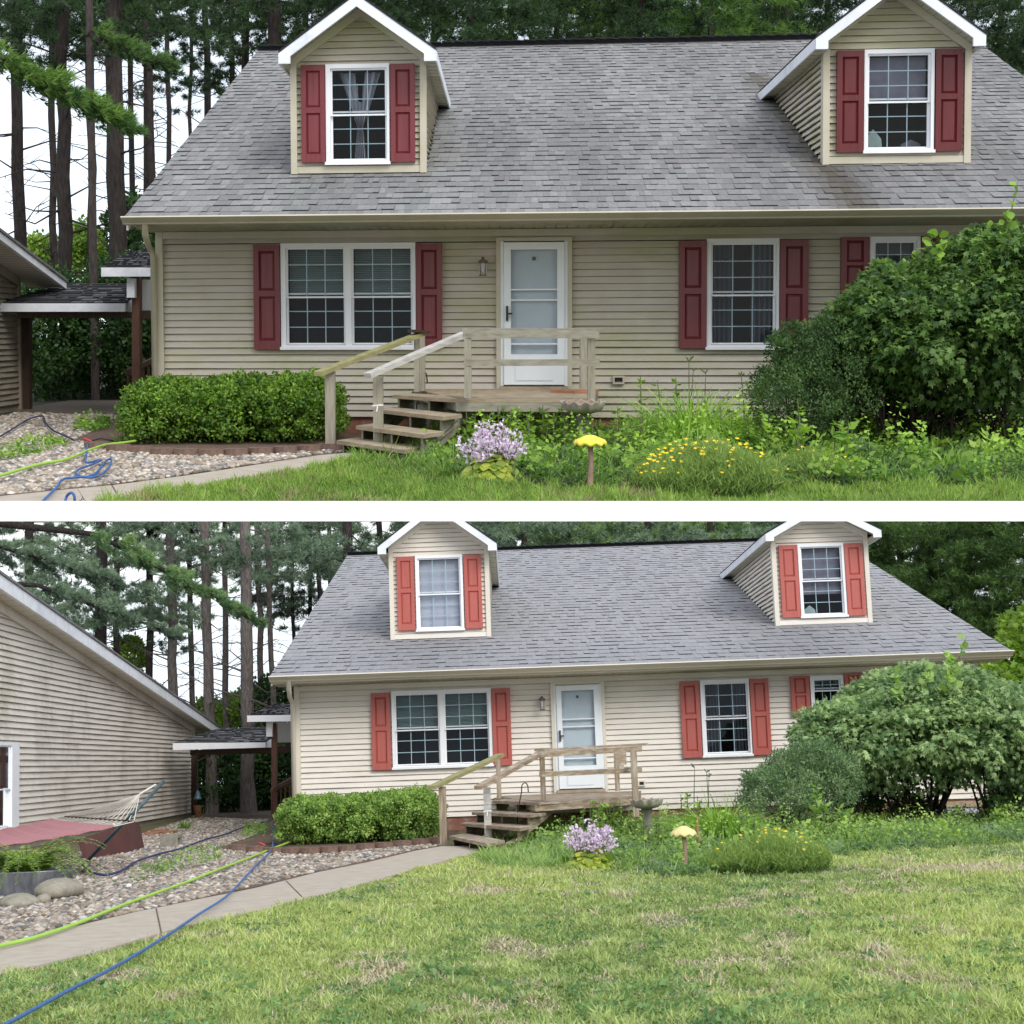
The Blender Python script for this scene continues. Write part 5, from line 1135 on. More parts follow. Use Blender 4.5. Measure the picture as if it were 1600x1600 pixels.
# pale basement panel and sill board at the lower house's right end
b_ = LO.F(0, 0, -LO.H); r = rect(LO, (1448, 1262, 1530, 1296)); r2 = rect(LO, (1450, 1252, 1534, 1261)); mb = MB(); mb.box(LO.F, r[0], r[1], -0.12, 0.005, r[2], r[3], 'basement'); build(mb, 'basement_panel', LO, b_, HL)
mb = MB(); mb.box(LO.F, r2[0], r2[1], -0.16, -0.0, r2[2], r2[3], 'wood_deck'); build(mb, 'sill_board', LO, b_, HL)

# ------------------------------------------------------------------ porches
porch(UP, dict(label='weathered grey wooden porch with plain dry rails, in the upper garden', deck_h=-0.82, fl=(719, 624), fr=(925, 625), rl=(648, 600), rr=(934, 600), fasc=(800, 625), fh=0.11, mats=('wood_grey', 'wood_grey_v'), deck='wood_deck', tread_mat='wood_deck',
    posts=[(731, 517, 622, 11, 'F'), (924, 527, 640, 12, 'F'), (912, 526, 607, 9, (912, 612, 1)), (907.5, 526, 607, 3.5, (907, 610, 1)), (651, 519, 612, 8, (651, 612, 1)), (660, 521, 611, 8, (660, 611, 1)), (516, 581, 705, 15, (516, 705)), (591, 588, 711, 15, (591, 711))],
    rails=[((724, 515), (942, 515), 4, 0.16, (720, 624), (925, 625), 'wood_grey'), ((724, 523), (936, 523), 11, 0.05, (720, 625), (925, 626), 'wood_grey'), ((725, 567), (937, 566), 10, 0.05, (720, 625), (925, 626), 'wood_grey'),
           ((497, 584), (660, 521), 7, 0.12, 23.2, 25.9, 'wood_moss'), ((574, 587), (726, 522), 8, 0.12, 22.3, 23.5, 'wood_pale'), ((643, 517), (667, 519), 4, 0.14, 25.6, 25.9, 'wood_dark')],
    treads=[((613, 617), (722, 624)), ((585, 639), (692, 651)), ((556, 665), (662, 679)), ((526, 688), (632, 703))]))
porch(LO, dict(label='wet brown patchy wooden porch, freshly washed, in the lower garden', deck_h=-0.635, fl=(841, 1254), fr=(993, 1244), rl=(775, 1240), rr=(1001, 1230), fasc=(900, 1254), fh=0.10, mats=('wood_wet', 'wood_wet_v'), deck='wood_wet', tread_mat='wood_wet',
    posts=[(848, 1176, 1250, 8, 'F'), (992, 1172, 1276, 9, 'F'), (964, 1177, 1236, 7, (964, 1239, 1)), (779, 1180, 1247, 7, (779, 1247, 1)), (692, 1229, 1321, 11, (693, 1321)), (762, 1230, 1322, 11, (763, 1322), 'wood_pale')],
    rails=[((843, 1172), (1005, 1163), 3.5, 0.2, (841, 1254), (993, 1244), 'wood_wet'), ((843, 1179), (1001, 1170), 9, 0.06, (841, 1255), (993, 1245), 'wood_wet'), ((845, 1210), (1001, 1203), 8, 0.06, (841, 1255), (993, 1245), 'wood_wet'),
           ((674, 1231), (782, 1180), 5.5, 0.14, 30.5, 33.2, 'wood_moss'), ((747, 1231), (846, 1176), 6, 0.14, 29.3, 31.0, 'wood_wet')],
    treads=[((768, 1251), (842, 1254)), ((737, 1269), (828, 1273)), ((720, 1286), (812, 1294)), ((702, 1306), (760, 1318))]))
def loose_board(site, label, a, b, h, w, mat):
    A, B = site.at_h(*a, h), site.at_h(*b, h); mb = MB(); mb.beam(A + Vector((0, 0, .02)), B + Vector((0, 0, .02)), w, 0.035, mat); return tag(build(mb, 'board', site, A), label, 'board')
mat_noise('board_red', [(0.3, (0.30, 0.13, 0.07)), (0.7, (0.42, 0.22, 0.12))], 4, 0.8)
loose_board(UP, 'short reddish board lying at the right end of the upper porch deck', (880, 613), (917, 614), -0.82, 0.5, 'board_red')
# under-porch hanging tool: the brown worn seat board clamped on the lower porch's right rail
A = LO.at_y(961, 1175, LO.at_h(960, 1249, -0.635).y - 0.1); mb = MB(); k = A.y / FOC
mb.box(lambda a, t, h: Vector((A.x + a * k, A.y + t, A.z + h * k)), 0, 17, 0, 0.06, -20, 0, 'wood_wet'); mb.box(lambda a, t, h: Vector((A.x + a * k, A.y + t, A.z + h * k)), 5, 13, 0.005, 0.05, -26, -20, 'concrete_walk')
tag(build(mb, 'board', LO, A), 'small brown worn board hanging below the right end of the lower porch rail', 'board')

# ------------------------------------------------------------------ ground cover
poly_sheet(UP, 'path', [(-60, 788), (2, 775), (90, 766), (175, 758), (290, 743), (400, 726), (500, 711), (560, 706), (640, 700), (640, 706), (555, 718), (475, 732), (400, 747), (300, 763), (195, 781), (120, 800), (-60, 803)], 0.03, 'concrete_walk', thick=0.08)
poly_sheet(LO, 'path', [(-80, 1497), (2, 1479), (125, 1445), (212, 1425), (325, 1402), (400, 1387), (500, 1362), (575, 1347), (650, 1329), (690, 1322), (775, 1322), (750, 1331), (675, 1350), (625, 1364), (525, 1392), (400, 1424), (287, 1447), (150, 1487), (2, 1521), (-80, 1542)], 0.03, 'concrete_walk', thick=0.08)
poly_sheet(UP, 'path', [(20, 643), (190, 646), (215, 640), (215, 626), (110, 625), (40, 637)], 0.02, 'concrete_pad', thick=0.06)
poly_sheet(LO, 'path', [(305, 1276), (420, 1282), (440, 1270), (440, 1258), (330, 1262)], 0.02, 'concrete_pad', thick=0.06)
for site, P in ((UP, [(187, 761), (175, 757)]), (LO, [(252, 1459), (244, 1421)]), (LO, [(476, 1402), (448, 1376)])): pass
poly_sheet(UP, 'flower_bed', [(90, 700), (130, 676), (190, 655), (240, 640), (650, 640), (560, 690), (520, 702), (400, 708), (330, 710), (250, 704), (160, 698)], 0.012, 'mulch')
poly_sheet(LO, 'flower_bed', [(330, 1326), (395, 1312), (425, 1285), (480, 1275), (740, 1275), (700, 1312), (600, 1324), (480, 1334), (395, 1330)], 0.012, 'mulch')
poly_sheet(UP, 'gravel_bed', [(-60, 660), (30, 646), (195, 650), (150, 672), (110, 690), (160, 700), (250, 708), (330, 714), (400, 712), (515, 706), (560, 706), (400, 725), (175, 757), (-60, 787)], 0.006, 'mulch')
poly_sheet(LO, 'gravel_bed', [(-80, 1496), (125, 1444), (400, 1386), (690, 1321), (660, 1322), (480, 1337), (335, 1328), (400, 1305), (420, 1282), (305, 1277), (-80, 1390)], 0.006, 'mulch')
gravel(UP, 'loose mixed river pebbles beside the upper path', local_poly(UP, [(-40, 660), (30, 646), (195, 650), (150, 672), (110, 690), (160, 700), (250, 708), (330, 714), (400, 712), (515, 706), (540, 707), (500, 710), (400, 725), (290, 742), (175, 757), (2, 774), (-40, 782)]), 16000, 0.030, power=0.8)
gravel(LO, 'loose mixed river pebbles between garage and lower path', local_poly(LO, [(-60, 1494), (2, 1478), (125, 1444), (325, 1401), (500, 1361), (650, 1328), (690, 1321), (660, 1322), (560, 1330), (480, 1337), (400, 1333), (335, 1328), (400, 1305), (420, 1282), (305, 1277), (200, 1310), (-60, 1390)]), 26000, 0.031, dark=0.9, power=1.0)

def edging(site, pts, wpx, hpx, cat_label, group, label):
    proto = None
    for i, (x, y) in enumerate(pts):
        c = site.g(x, y); k = c.y / FOC
        if proto is None:
            mb = MB(); w = wpx * k / 2; h = hpx * k; n = 8; bot = []; 
            for j in range(n + 1): a = math.pi * j / n; bot.append((-math.cos(a) * w * 0.98, -math.sin(a) * w * 0.55, 0))
            bot += [(w * 0.8, w * 1.1, 0), (-w * 0.8, w * 1.1, 0)]
            P = [c + Vector(b) + Vector((0, 0, -.02)) for b in bot]; mb.prism(P, (0, 0, h + .02), 'block_brown'); proto = build(mb, 'edging_block', site, c); o = proto; tag(o, label, 'edging block', group)
        else:
            o = proto.copy(); scene.collection.objects.link(o)
            o.matrix_world = site.W @ Matrix.Translation(c) @ Matrix.Rotation(random.Random(i).uniform(-.12, .12), 4, 'Z')
edging(UP, [(150, 703), (184, 707), (219, 710), (254, 713), (291, 714), (330, 715), (368, 714), (407, 712), (445, 710), (483, 708), (516, 705)], 38, 12, 'edging block', 'brown edging blocks below the upper hedge', 'rounded brown concrete edging block in the row below the upper boxwood shrubs')
edging(LO, [(372, 1330), (399, 1333), (427, 1335), (455, 1336), (484, 1336), (513, 1334), (542, 1332), (571, 1329), (600, 1327), (629, 1324), (658, 1321), (684, 1318)], 29, 10, 'edging block', 'brown edging blocks below the lower hedge', 'rounded brown concrete edging block in the row below the lower boxwood shrubs')

G_UP = [(0.09, 0.21, 0.025), (0.22, 0.38, 0.05), (0.38, 0.52, 0.11), (0.42, 0.37, 0.18)]
G_LO = [(0.17, 0.29, 0.06), (0.42, 0.51, 0.125), (0.66, 0.74, 0.28), (0.68, 0.60, 0.40)]
grass(UP, 'grass', 'short green lawn along the bottom of the upper garden', local_poly(UP, [(120, 803), (195, 783), (300, 765), (400, 749), (475, 734), (555, 721), (640, 712), (760, 755), (900, 765), (1900, 765), (1900, 803)]), 72000, 0.085, 0.012, G_UP, 1.0)
grass(UP, 'grass', 'tall bright grass around the foot of the upper porch steps', local_poly(UP, [(540, 722), (600, 703), (640, 695), (700, 680), (760, 690), (780, 740), (740, 752), (640, 745)]), 9000, 0.18, 0.014, [(0.06, 0.16, 0.025), (0.20, 0.38, 0.06), (0.36, 0.54, 0.12), (0.3, 0.32, 0.12)], 0.5, lean=1.0)
def spots(lst, site):
    L_ = [(site.g(x, y), rx, ry) for x, y, rx, ry in lst]
    def f(P):
        v = np.zeros(len(P))
        for c, rx, ry in L_: d = ((P[:, 0] - c.x) / rx) ** 2 + ((P[:, 1] - c.y) / ry) ** 2; v += np.clip(1.0 - d * 1.0, 0, .75) 
        return v
    return f
grass(LO, 'grass', 'wide patchy lawn with dry tan spots filling the bottom of the lower garden', local_poly(LO, [(-60, 1545), (2, 1524), (150, 1490), (287, 1450), (400, 1427), (525, 1395), (625, 1367), (750, 1333), (800, 1324), (1000, 1335), (1300, 1325), (1960, 1285), (1960, 1640), (-320, 1640), (-320, 1600)]), 400000, 0.056, 0.0092, G_LO, 1.25, lean=1.1,
      patch=spots([(600, 1520, .16, .9), (185, 1530, .22, .5), (790, 1480, .2, .7), (1040, 1440, .25, .8), (1500, 1360, .9, 1.0), (760, 1395, .4, .8), (270, 1560, .14, .3), (1380, 1490, .12, .4), (680, 1580, .12, .2)], LO), seed=3)
grass(LO, 'grass', 'tall green grass around the foot of the lower porch steps', local_poly(LO, [(740, 1345), (760, 1330), (800, 1305), (850, 1290), (900, 1300), (900, 1350), (820, 1365)]), 8000, 0.13, 0.014, [(0.07, 0.17, 0.04), (0.24, 0.40, 0.09), (0.42, 0.58, 0.18), (0.4, 0.40, 0.2)], 0.5, lean=1.0)

def groundcover(site, label, px, n, size, hmax, mat, seed, power=0.3, thr=0.0, scale=0.42, name='undergrowth'):
    P = scatter(local_poly(site, px), n, power); k = vnoise(P[:, 0], P[:, 1] * .45, scale * .7, seed + 40) * .6 + vnoise(P[:, 0], P[:, 1] * .45, scale * .3, seed + 41) * .4 > thr; P = P[k]; n = len(P)
    f = vnoise(P[:, 0], P[:, 1] * 0.45, scale, seed); g2 = vnoise(P[:, 0], P[:, 1] * .45, 0.12, seed + 3)
    hz = hmax * (0.12 + 1.2 * f * f * (.4 + g2) + 0.25 * g2) * rng.random(n) ** 0.6; C = np.stack([P[:, 0], P[:, 1], -site.H + hz], 1)
    A = rdir(n); A[:, 2] = np.abs(A[:, 2]) * .6; N_ = np.tile([[0, -.35, 1.0]], (n, 1)) + rdir(n) * .9; pick = vnoise(P[:, 0], P[:, 1] * .45, 0.18, seed + 8)
    sz = size * rng.uniform(.5, 1.3, n) * (0.4 + 1.2 * pick); V, FL, k = leaves(T_DIAMOND, C, A, N_, sz, 0.95); t = np.clip(hz / hmax * .8 - .1 + rng.normal(.1, .2, n), 0, 1)
    o = npmesh(name, site, (P[0, 0], P[0, 1], -site.H), V, FL, mat, tint=np.repeat(t, k)); return tag(o, label, None, None, 'stuff')
BU = [(660, 722), (700, 690), (760, 668), (850, 662), (960, 668), (1200, 680), (1850, 690), (1850, 762), (1300, 765), (1000, 772), (800, 756), (690, 745)]
BL = [(790, 1335), (850, 1300), (900, 1290), (1000, 1288), (1200, 1290), (1900, 1278), (1900, 1304), (1350, 1334), (1200, 1364), (1050, 1374), (900, 1354)]
groundcover(UP, 'dark low weeds filling the upper flower bed', BU, 34000, 0.062, 0.20, 'dark_leaf', 1, thr=.35)
groundcover(UP, 'bright leafy weeds in clumps over the upper flower bed', BU, 46000, 0.058, 0.46, 'weed_leaf', 11, thr=.47, scale=.35)
groundcover(UP, 'broad leaved pale weeds dotted through the upper flower bed', BU, 9000, 0.11, 0.26, 'broad_bright', 17, thr=.60, scale=.3)
grass(UP, 'grass', 'long loose grass growing between the weeds of the upper flower bed', local_poly(UP, BU), 16000, 0.22, 0.013, [(0.08, 0.20, 0.03), (0.20, 0.38, 0.06), (0.34, 0.52, 0.12), (0.36, 0.36, 0.14)], 0.4, lean=0.9, seed=8)
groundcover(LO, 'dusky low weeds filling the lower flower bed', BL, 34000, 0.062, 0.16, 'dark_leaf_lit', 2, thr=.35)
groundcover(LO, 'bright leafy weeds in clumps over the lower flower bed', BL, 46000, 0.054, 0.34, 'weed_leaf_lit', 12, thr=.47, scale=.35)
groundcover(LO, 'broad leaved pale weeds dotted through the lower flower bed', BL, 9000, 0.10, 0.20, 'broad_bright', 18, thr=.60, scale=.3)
grass(LO, 'grass', 'long loose grass growing between the weeds of the lower flower bed', local_poly(LO, BL), 16000, 0.17, 0.014, [(0.12, 0.25, 0.05), (0.26, 0.42, 0.09), (0.42, 0.58, 0.18), (0.42, 0.42, 0.2)], 0.4, lean=0.9, seed=9)
groundcover(UP, 'small weeds sprouting between the upper pebbles', [(-20, 705), (60, 692), (100, 690), (110, 700), (60, 712), (-20, 730)], 900, 0.05, 0.14, 'weed_leaf', 4, 0)
groundcover(UP, 'low green weed clump beside the upper hedge', [(112, 676), (125, 664), (170, 662), (168, 672), (140, 678)], 900, 0.06, 0.22, 'weed_leaf', 6, 0)
groundcover(LO, 'scattered weeds among the lower pebbles', [(190, 1375), (240, 1348), (300, 1330), (350, 1322), (350, 1345), (280, 1362), (215, 1382)], 1100, 0.05, 0.10, 'weed_leaf_lit', 5, 0)
groundcover(LO, 'low weeds by the breezeway pebbles', [(375, 1310), (385, 1292), (420, 1290), (415, 1308)], 700, 0.06, 0.18, 'weed_leaf_lit', 9, 0)

# ------------------------------------------------------------------ shrubs
Yb = UP.g(300, 694).y
for i, (x0, x1, y0, y1) in enumerate([(198, 330, 600, 712), (296, 440, 596, 710), (404, 537, 592, 708)]):
    bush(UP, 'boxwood_shrub', ['clipped boxwood shrub at the left end of the upper hedge', 'clipped boxwood shrub in the middle of the upper hedge', 'clipped boxwood shrub next to the upper porch steps'][i], 'shrub',
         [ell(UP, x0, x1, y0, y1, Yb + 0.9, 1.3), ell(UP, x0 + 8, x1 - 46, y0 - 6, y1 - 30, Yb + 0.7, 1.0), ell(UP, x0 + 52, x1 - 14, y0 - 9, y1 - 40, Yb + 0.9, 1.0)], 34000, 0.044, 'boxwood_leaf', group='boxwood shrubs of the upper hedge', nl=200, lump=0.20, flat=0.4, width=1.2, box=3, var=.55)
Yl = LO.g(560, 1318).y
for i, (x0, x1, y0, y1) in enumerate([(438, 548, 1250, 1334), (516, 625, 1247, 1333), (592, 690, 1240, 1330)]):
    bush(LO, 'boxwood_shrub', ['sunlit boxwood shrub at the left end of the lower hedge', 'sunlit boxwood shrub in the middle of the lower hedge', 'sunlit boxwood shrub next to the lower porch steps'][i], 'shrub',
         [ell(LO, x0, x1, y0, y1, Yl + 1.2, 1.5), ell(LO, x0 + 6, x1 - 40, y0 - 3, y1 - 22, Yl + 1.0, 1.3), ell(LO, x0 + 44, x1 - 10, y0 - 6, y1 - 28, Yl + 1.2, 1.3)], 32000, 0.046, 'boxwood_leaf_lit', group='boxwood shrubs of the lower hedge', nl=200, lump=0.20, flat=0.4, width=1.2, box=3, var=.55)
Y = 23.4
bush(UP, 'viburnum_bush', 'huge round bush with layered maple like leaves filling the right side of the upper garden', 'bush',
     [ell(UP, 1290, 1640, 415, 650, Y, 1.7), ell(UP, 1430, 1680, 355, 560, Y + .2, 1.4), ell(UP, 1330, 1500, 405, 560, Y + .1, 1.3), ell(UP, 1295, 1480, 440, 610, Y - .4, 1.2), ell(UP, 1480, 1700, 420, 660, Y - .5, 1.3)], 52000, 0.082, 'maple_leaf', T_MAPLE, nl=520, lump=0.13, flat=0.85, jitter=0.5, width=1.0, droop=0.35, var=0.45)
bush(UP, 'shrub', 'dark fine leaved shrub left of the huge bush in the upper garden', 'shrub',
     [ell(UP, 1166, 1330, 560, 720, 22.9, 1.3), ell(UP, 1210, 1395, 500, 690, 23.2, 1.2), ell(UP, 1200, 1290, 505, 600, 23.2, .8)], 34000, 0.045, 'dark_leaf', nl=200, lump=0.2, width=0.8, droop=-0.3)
Y = 32.5
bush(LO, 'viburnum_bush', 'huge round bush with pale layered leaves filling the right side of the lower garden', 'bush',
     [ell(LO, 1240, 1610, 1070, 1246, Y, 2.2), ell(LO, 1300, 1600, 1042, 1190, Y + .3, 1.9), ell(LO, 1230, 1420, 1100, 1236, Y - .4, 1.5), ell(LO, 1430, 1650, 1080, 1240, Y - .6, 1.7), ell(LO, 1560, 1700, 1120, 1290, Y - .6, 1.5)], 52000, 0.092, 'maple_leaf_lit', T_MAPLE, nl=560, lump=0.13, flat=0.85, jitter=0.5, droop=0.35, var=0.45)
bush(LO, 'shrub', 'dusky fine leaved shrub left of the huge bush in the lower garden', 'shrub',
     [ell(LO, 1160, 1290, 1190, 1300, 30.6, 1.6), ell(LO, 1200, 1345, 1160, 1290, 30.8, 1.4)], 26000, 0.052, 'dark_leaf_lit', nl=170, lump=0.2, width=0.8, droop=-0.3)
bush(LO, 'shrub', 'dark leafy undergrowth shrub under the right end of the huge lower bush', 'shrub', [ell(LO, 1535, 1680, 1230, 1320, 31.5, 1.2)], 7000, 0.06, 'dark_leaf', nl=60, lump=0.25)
bush(LO, 'maple_tree', 'bright yellow green young maple at the right edge behind the lower house', 'tree', [ell(LO, 1550, 1680, 985, 1180, 44, 2.2), ell(LO, 1500, 1620, 1040, 1140, 42, 1.6), ell(LO, 1570, 1680, 940, 1040, 45, 2)], 14000, 0.16, 'broad_bright', T_MAPLE, nl=120, lump=0.22, flat=.7)
# climbing sprigs above the big bushes
def sprigs(site, label, lst, Y, mat, sz):
    p = site.at_y(lst[0][0], lst[0][1], Y); b = Vector((p.x, Y, -site.H)); o = empty('bindweed_vine', site, b, label, 'vine'); mb = MB(); P = []; Nn = []
    for i, (x, y, x2, y2) in enumerate(lst):
        a = site.at_y(x, y, Y); e = site.at_y(x2, y2, Y); m_ = a.lerp(e, .5) + Vector((0.05, 0, 0)); mb.tube([a, m_, e], [.012, .01, .004], 'stalk', 5)
        for j in range(14): q = a.lerp(e, j / 13) + Vector((random.Random(j).uniform(-.05, .05), 0, 0)); P.append(tuple(q)); Nn.append((random.Random(j * 3).uniform(-1, 1), -1, .4))
    build(mb, 'stem', site, b, o); foliage(site, 'leaves', b, np.array(P), np.array(Nn), rng.random(len(P)), sz, mat, T_OVAL, o, flat=.3, width=1.4)
sprigs(UP, 'pale climbing vine shoots rising above the huge upper bush', [(1545, 430, 1590, 285), (1568, 430, 1575, 330), (1400, 430, 1465, 360), (1510, 420, 1545, 350), (1455, 410, 1480, 372)], 23.0, 'weed_leaf', 0.10)
sprigs(LO, 'pale climbing vine shoots rising above the huge lower bush', [(1470, 1080, 1510, 995), (1440, 1080, 1455, 1036), (1400, 1090, 1405, 1050), (1490, 1070, 1485, 1020)], 31.0, 'weed_leaf_lit', 0.12)

# ------------------------------------------------------------------ flower-bed plants
blade_plant(UP, 'daylily', 'large arching daylily clump between the upper vent and dark shrub', (1080, 712), 270, 84, 1100, 'lily_bright', 0.024, 1.7)
blade_plant(UP, 'daylily', 'sparse arching daylily clump under the huge upper bush', (1490, 742), 170, 42, 170, 'lily_leaf', 0.030, 2.3)
blade_plant(UP, 'grass_clump', 'tall grass clump beside the right end of the upper porch stringer', (690, 690), 90, 32, 420, 'lily_leaf', 0.014, 1.0)
blade_plant(LO, 'daylily', 'large arching daylily clump left of the dusky lower shrub', (1125, 1320), 170, 56, 950, 'lily_bright', 0.026, 1.7)
blade_plant(LO, 'daylily', 'sparse arching daylily clump under the huge lower bush', (1425, 1306), 130, 26, 170, 'lily_leaf', 0.032, 2.3)
blade_plant(LO, 'grass_clump', 'tall grass clump beside the lower porch stringer', (860, 1306), 60, 22, 360, 'lily_leaf', 0.016, 1.0)
hosta(UP, 'hosta with lilac flower spikes and yellow green leaves in the upper garden', (768, 752), 100, 46, 660)
hosta(LO, 'hosta with lilac flower spikes and yellow leaves in the lower garden', (922, 1360), 78, 34, 1285)
coreopsis(UP, 'feathery yellow flowered coreopsis mound right of the upper mushroom', (1105, 770), 215, 84, 3000, 110)
coreopsis(UP, 'small sprawl of yellow coreopsis by the upper daylily under the bush', (1270, 752), 130, 50, 900, 30)
coreopsis(LO, 'feathery yellow flowered coreopsis mound right of the lower mushroom', (1200, 1362), 175, 62, 2800, 42)
birdbath(UP, 'scalloped stone birdbath on a pedestal in front of the upper porch', (911, 716), 628, 68)
birdbath(LO, 'scalloped stone birdbath on a pedestal in front of the lower porch', (1013, 1319), 1252, 50)
mushroom(UP, 'bright yellow mushroom ornament on a bark stem in the upper garden', (922, 766), 679, 52, 9, 'yellow')
mushroom(LO, 'faded pale yellow mushroom ornament on a bark stem in the lower garden', (1071, 1362), 1293, 40, 7, 'yellow_faded')
shepherd_hook(UP, 'thin black plant hook leaning by the upper porch steps', (648, 682), (661, 582), 1.2, 3)
shepherd_hook(LO, 'thin black plant hook standing beside the lower porch steps', (808, 1318), (815, 1223), 1.0, 5)
def stick(site, label, p, hpx, wpx):
    b = site.g(*p); k = b.y / FOC; mb = MB(); R = random.Random(1); pts = [b + Vector((R.uniform(-.02, .02), 0, hpx * k * i / 5)) for i in range(6)]; mb.tube(pts, [wpx * k / 2 * (1.2 - .17 * i) for i in range(6)], 'board_red', 7); tag(build(mb, 'rotted_stump', site, b, smooth=True), label, 'stump')
stick(UP, 'thin rotted wooden stump behind the upper yellow mushroom', (965, 712), 58, 8); stick(LO, 'thin rotted wooden stump behind the lower yellow mushroom', (1092, 1328), 52, 6)
for (x, y, h, l, n_, lab) in [(1076, 695, 132, .0, 1, 'tallest bare lily stalk against the upper siding'), (1087, 693, 115, .02, 1, 'slim lily stalk just right of the tallest one in the upper bed'), (1099, 694, 112, .01, 1, 'thin lily stalk with a forked tip above the upper daylily'), (1162, 690, 105, .0, 1, 'lone lily stalk nearest the dark upper shrub')]:
    plant_stems(UP, lab, (x, y), h, l, 'flower_stalk', leafy=False, cat='stalk')
for (x, y, h, l, lab) in [(1080, 1302, 100, .0, 'tallest bare stalk against the lower siding'), (1100, 1301, 92, .02, 'thin stalk with a forked tip above the lower daylily'), (1112, 1301, 85, .02, 'slim stalk nearest the dusky lower shrub')]:
    plant_stems(LO, lab, (x, y), h, l, 'flower_stalk', leafy=False, cat='stalk')
plant_stems(UP, 'leafy upright weed below the upper siding vent', (1030, 700), 112, -.03, n=4, sz=.09, flowers=False)
plant_stems(UP, 'leafy weeds growing up in front of the upper porch rim', (820, 711), 76, 0, n=14, sz=.085, flowers=False)
plant_stems(UP, 'dense leafy weeds left of the upper birdbath', (866, 716), 80, 0, n=14, sz=.085, flowers=False)
plant_stems(UP, 'leafy shoots by the left end of the upper porch rim', (735, 708), 66, 0, n=7, sz=.09, flowers=False)
plant_stems(UP, 'peony like leafy plant in front of the dark upper shrub', (1288, 735), 80, 0, n=6, sz=.14, flowers=False)
plant_stems(UP, 'tall narrow weed in front of the dark upper shrub', (1264, 730), 110, -.05, n=1, sz=.10, flowers=False)
plant_stems(LO, 'leafy weeds growing up in front of the lower porch rim', (930, 1319), 64, 0, n=14, sz=.08, flowers=False)
plant_stems(LO, 'leafy shoots right of the lower hosta', (972, 1322), 46, 0, n=12, sz=.08, mat='weed_leaf_lit', flowers=False)
plant_stems(LO, 'leafy upright weed left of the lower daylily', (1082, 1304), 62, 0, n=4, sz=.09, flowers=False)
plant_stems(LO, 'broad leafy plant in front of the dusky lower shrub', (1300, 1322), 65, 0, n=6, sz=.14, mat='weed_leaf_lit', flowers=False)
plant_stems(LO, 'tall narrow weed in front of the dusky lower shrub', (1283, 1318), 88, -.03, n=1, sz=.10, flowers=False)
plant_stems(LO, 'pale leafy sprout right of the broad leafy plant in the lower bed', (1350, 1320), 32, 0, n=4, sz=.12, mat='weed_leaf_lit', flowers=False)

# ------------------------------------------------------------------ hoses and washing kit
tubeobj(UP, 'garden_hose', 'lime green hose crossing the upper pebbles to the hedge', 'hose', [(-40, 751), (0, 743), (55, 727), (105, 717), (140, 703), (165, 695), (190, 692), (212, 689)], 0.016, 'hose_green', dz=0.07)
tubeobj(UP, 'pressure_hose', 'looped blue hose lying on the upper pebbles', 'hose', [(136, 690), (136, 705), (134, 722), (150, 720), (158, 719), (140, 727), (122, 734), (120, 741), (135, 746), (155, 743), (170, 730), (174, 718), (166, 720), (152, 737), (140, 744), (118, 746), (98, 749), (88, 762), (76, 774), (60, 790)], 0.012, 'hose_blue', dz=0.07)
tubeobj(UP, 'pressure_hose', 'short arc of blue hose at the bottom of the upper path', 'hose', [(101, 790), (104, 776, .12), (111, 770, .16), (116, 775, .14), (117, 790)], 0.012, 'hose_blue', dz=0.06)
tubeobj(UP, 'hose', 'dark navy hose draped over the upper pebbles by the garage', 'hose', [(-10, 688), (20, 670), (45, 655), (66, 650), (72, 662), (84, 673), (100, 680), (116, 688)], 0.013, 'hose_navy', dz=0.07)
def wand(site, label, p, s):
    b = site.g(*p); o = empty('spray_wand', site, b, label, 'pressure washer'); k = b.y / FOC * s; U = lambda x, y: site.at_y(p[0] + x * s, p[1] + y * s, b.y)
    m_ = MB(); m_.tube([U(-62, 3), U(-10, 1)], 1.1 * k, 'hose_black', 6); m_.tube([U(-40, 7), U(0, 3)], 1.4 * k, 'hose_black', 6); build(m_, 'lance', site, b, o)
    m_ = MB(); m_.tube([U(-5, 0), U(-1, 0), U(6, -1)], [2.6 * k, 3.2 * k, 2.2 * k], 'yellow', 8); build(m_, 'collar', site, b, o)
    m_ = MB(); m_.tube([U(2, -9), U(8, -7), U(16, -4)], [1.6 * k, 2.4 * k, 1.8 * k], 'red_plastic', 8); build(m_, 'trigger_grip', site, b, o)
    m_ = MB(); m_.tube([U(12, -5), U(30, -9), U(46, -6), U(54, -3), U(40, -1), U(22, -3)], 1.3 * k, 'hose_black', 6); build(m_, 'lead', site, b, o)
wand(UP, 'black spray wand with yellow collar and red grip on the upper pebbles', (128, 694), 1.0)
wand(LO, 'small black and yellow spray wand on the lower bed edging', (402, 1324), 0.8)
tubeobj(LO, 'garden_hose', 'lime green hose running beside the lower path', 'hose', [(-60, 1495), (0, 1478), (50, 1466), (100, 1450), (150, 1431), (200, 1411), (250, 1393), (300, 1375), (340, 1359), (380, 1344), (420, 1328), (452, 1316), (466, 1311)], 0.016, 'hose_green', dz=0.06)
tubeobj(LO, 'pressure_hose', 'long blue hose stretching over the lower lawn and path', 'hose', [(-40, 1625), (15, 1597), (60, 1573), (110, 1546), (160, 1521), (210, 1493), (262, 1461), (310, 1429), (352, 1402), (378, 1376), (400, 1352), (415, 1338), (425, 1325), (427, 1305), (424, 1285)], 0.0115, 'hose_blue', dz=0.07)
tubeobj(LO, 'hose', 'navy hose curling over the lower pebbles behind the green hose', 'hose', [(128, 1352), (140, 1362), (165, 1367), (190, 1360), (215, 1345), (250, 1334), (285, 1325), (320, 1312), (350, 1304), (385, 1291), (415, 1284)], 0.016, 'hose_navy', dz=0.07)

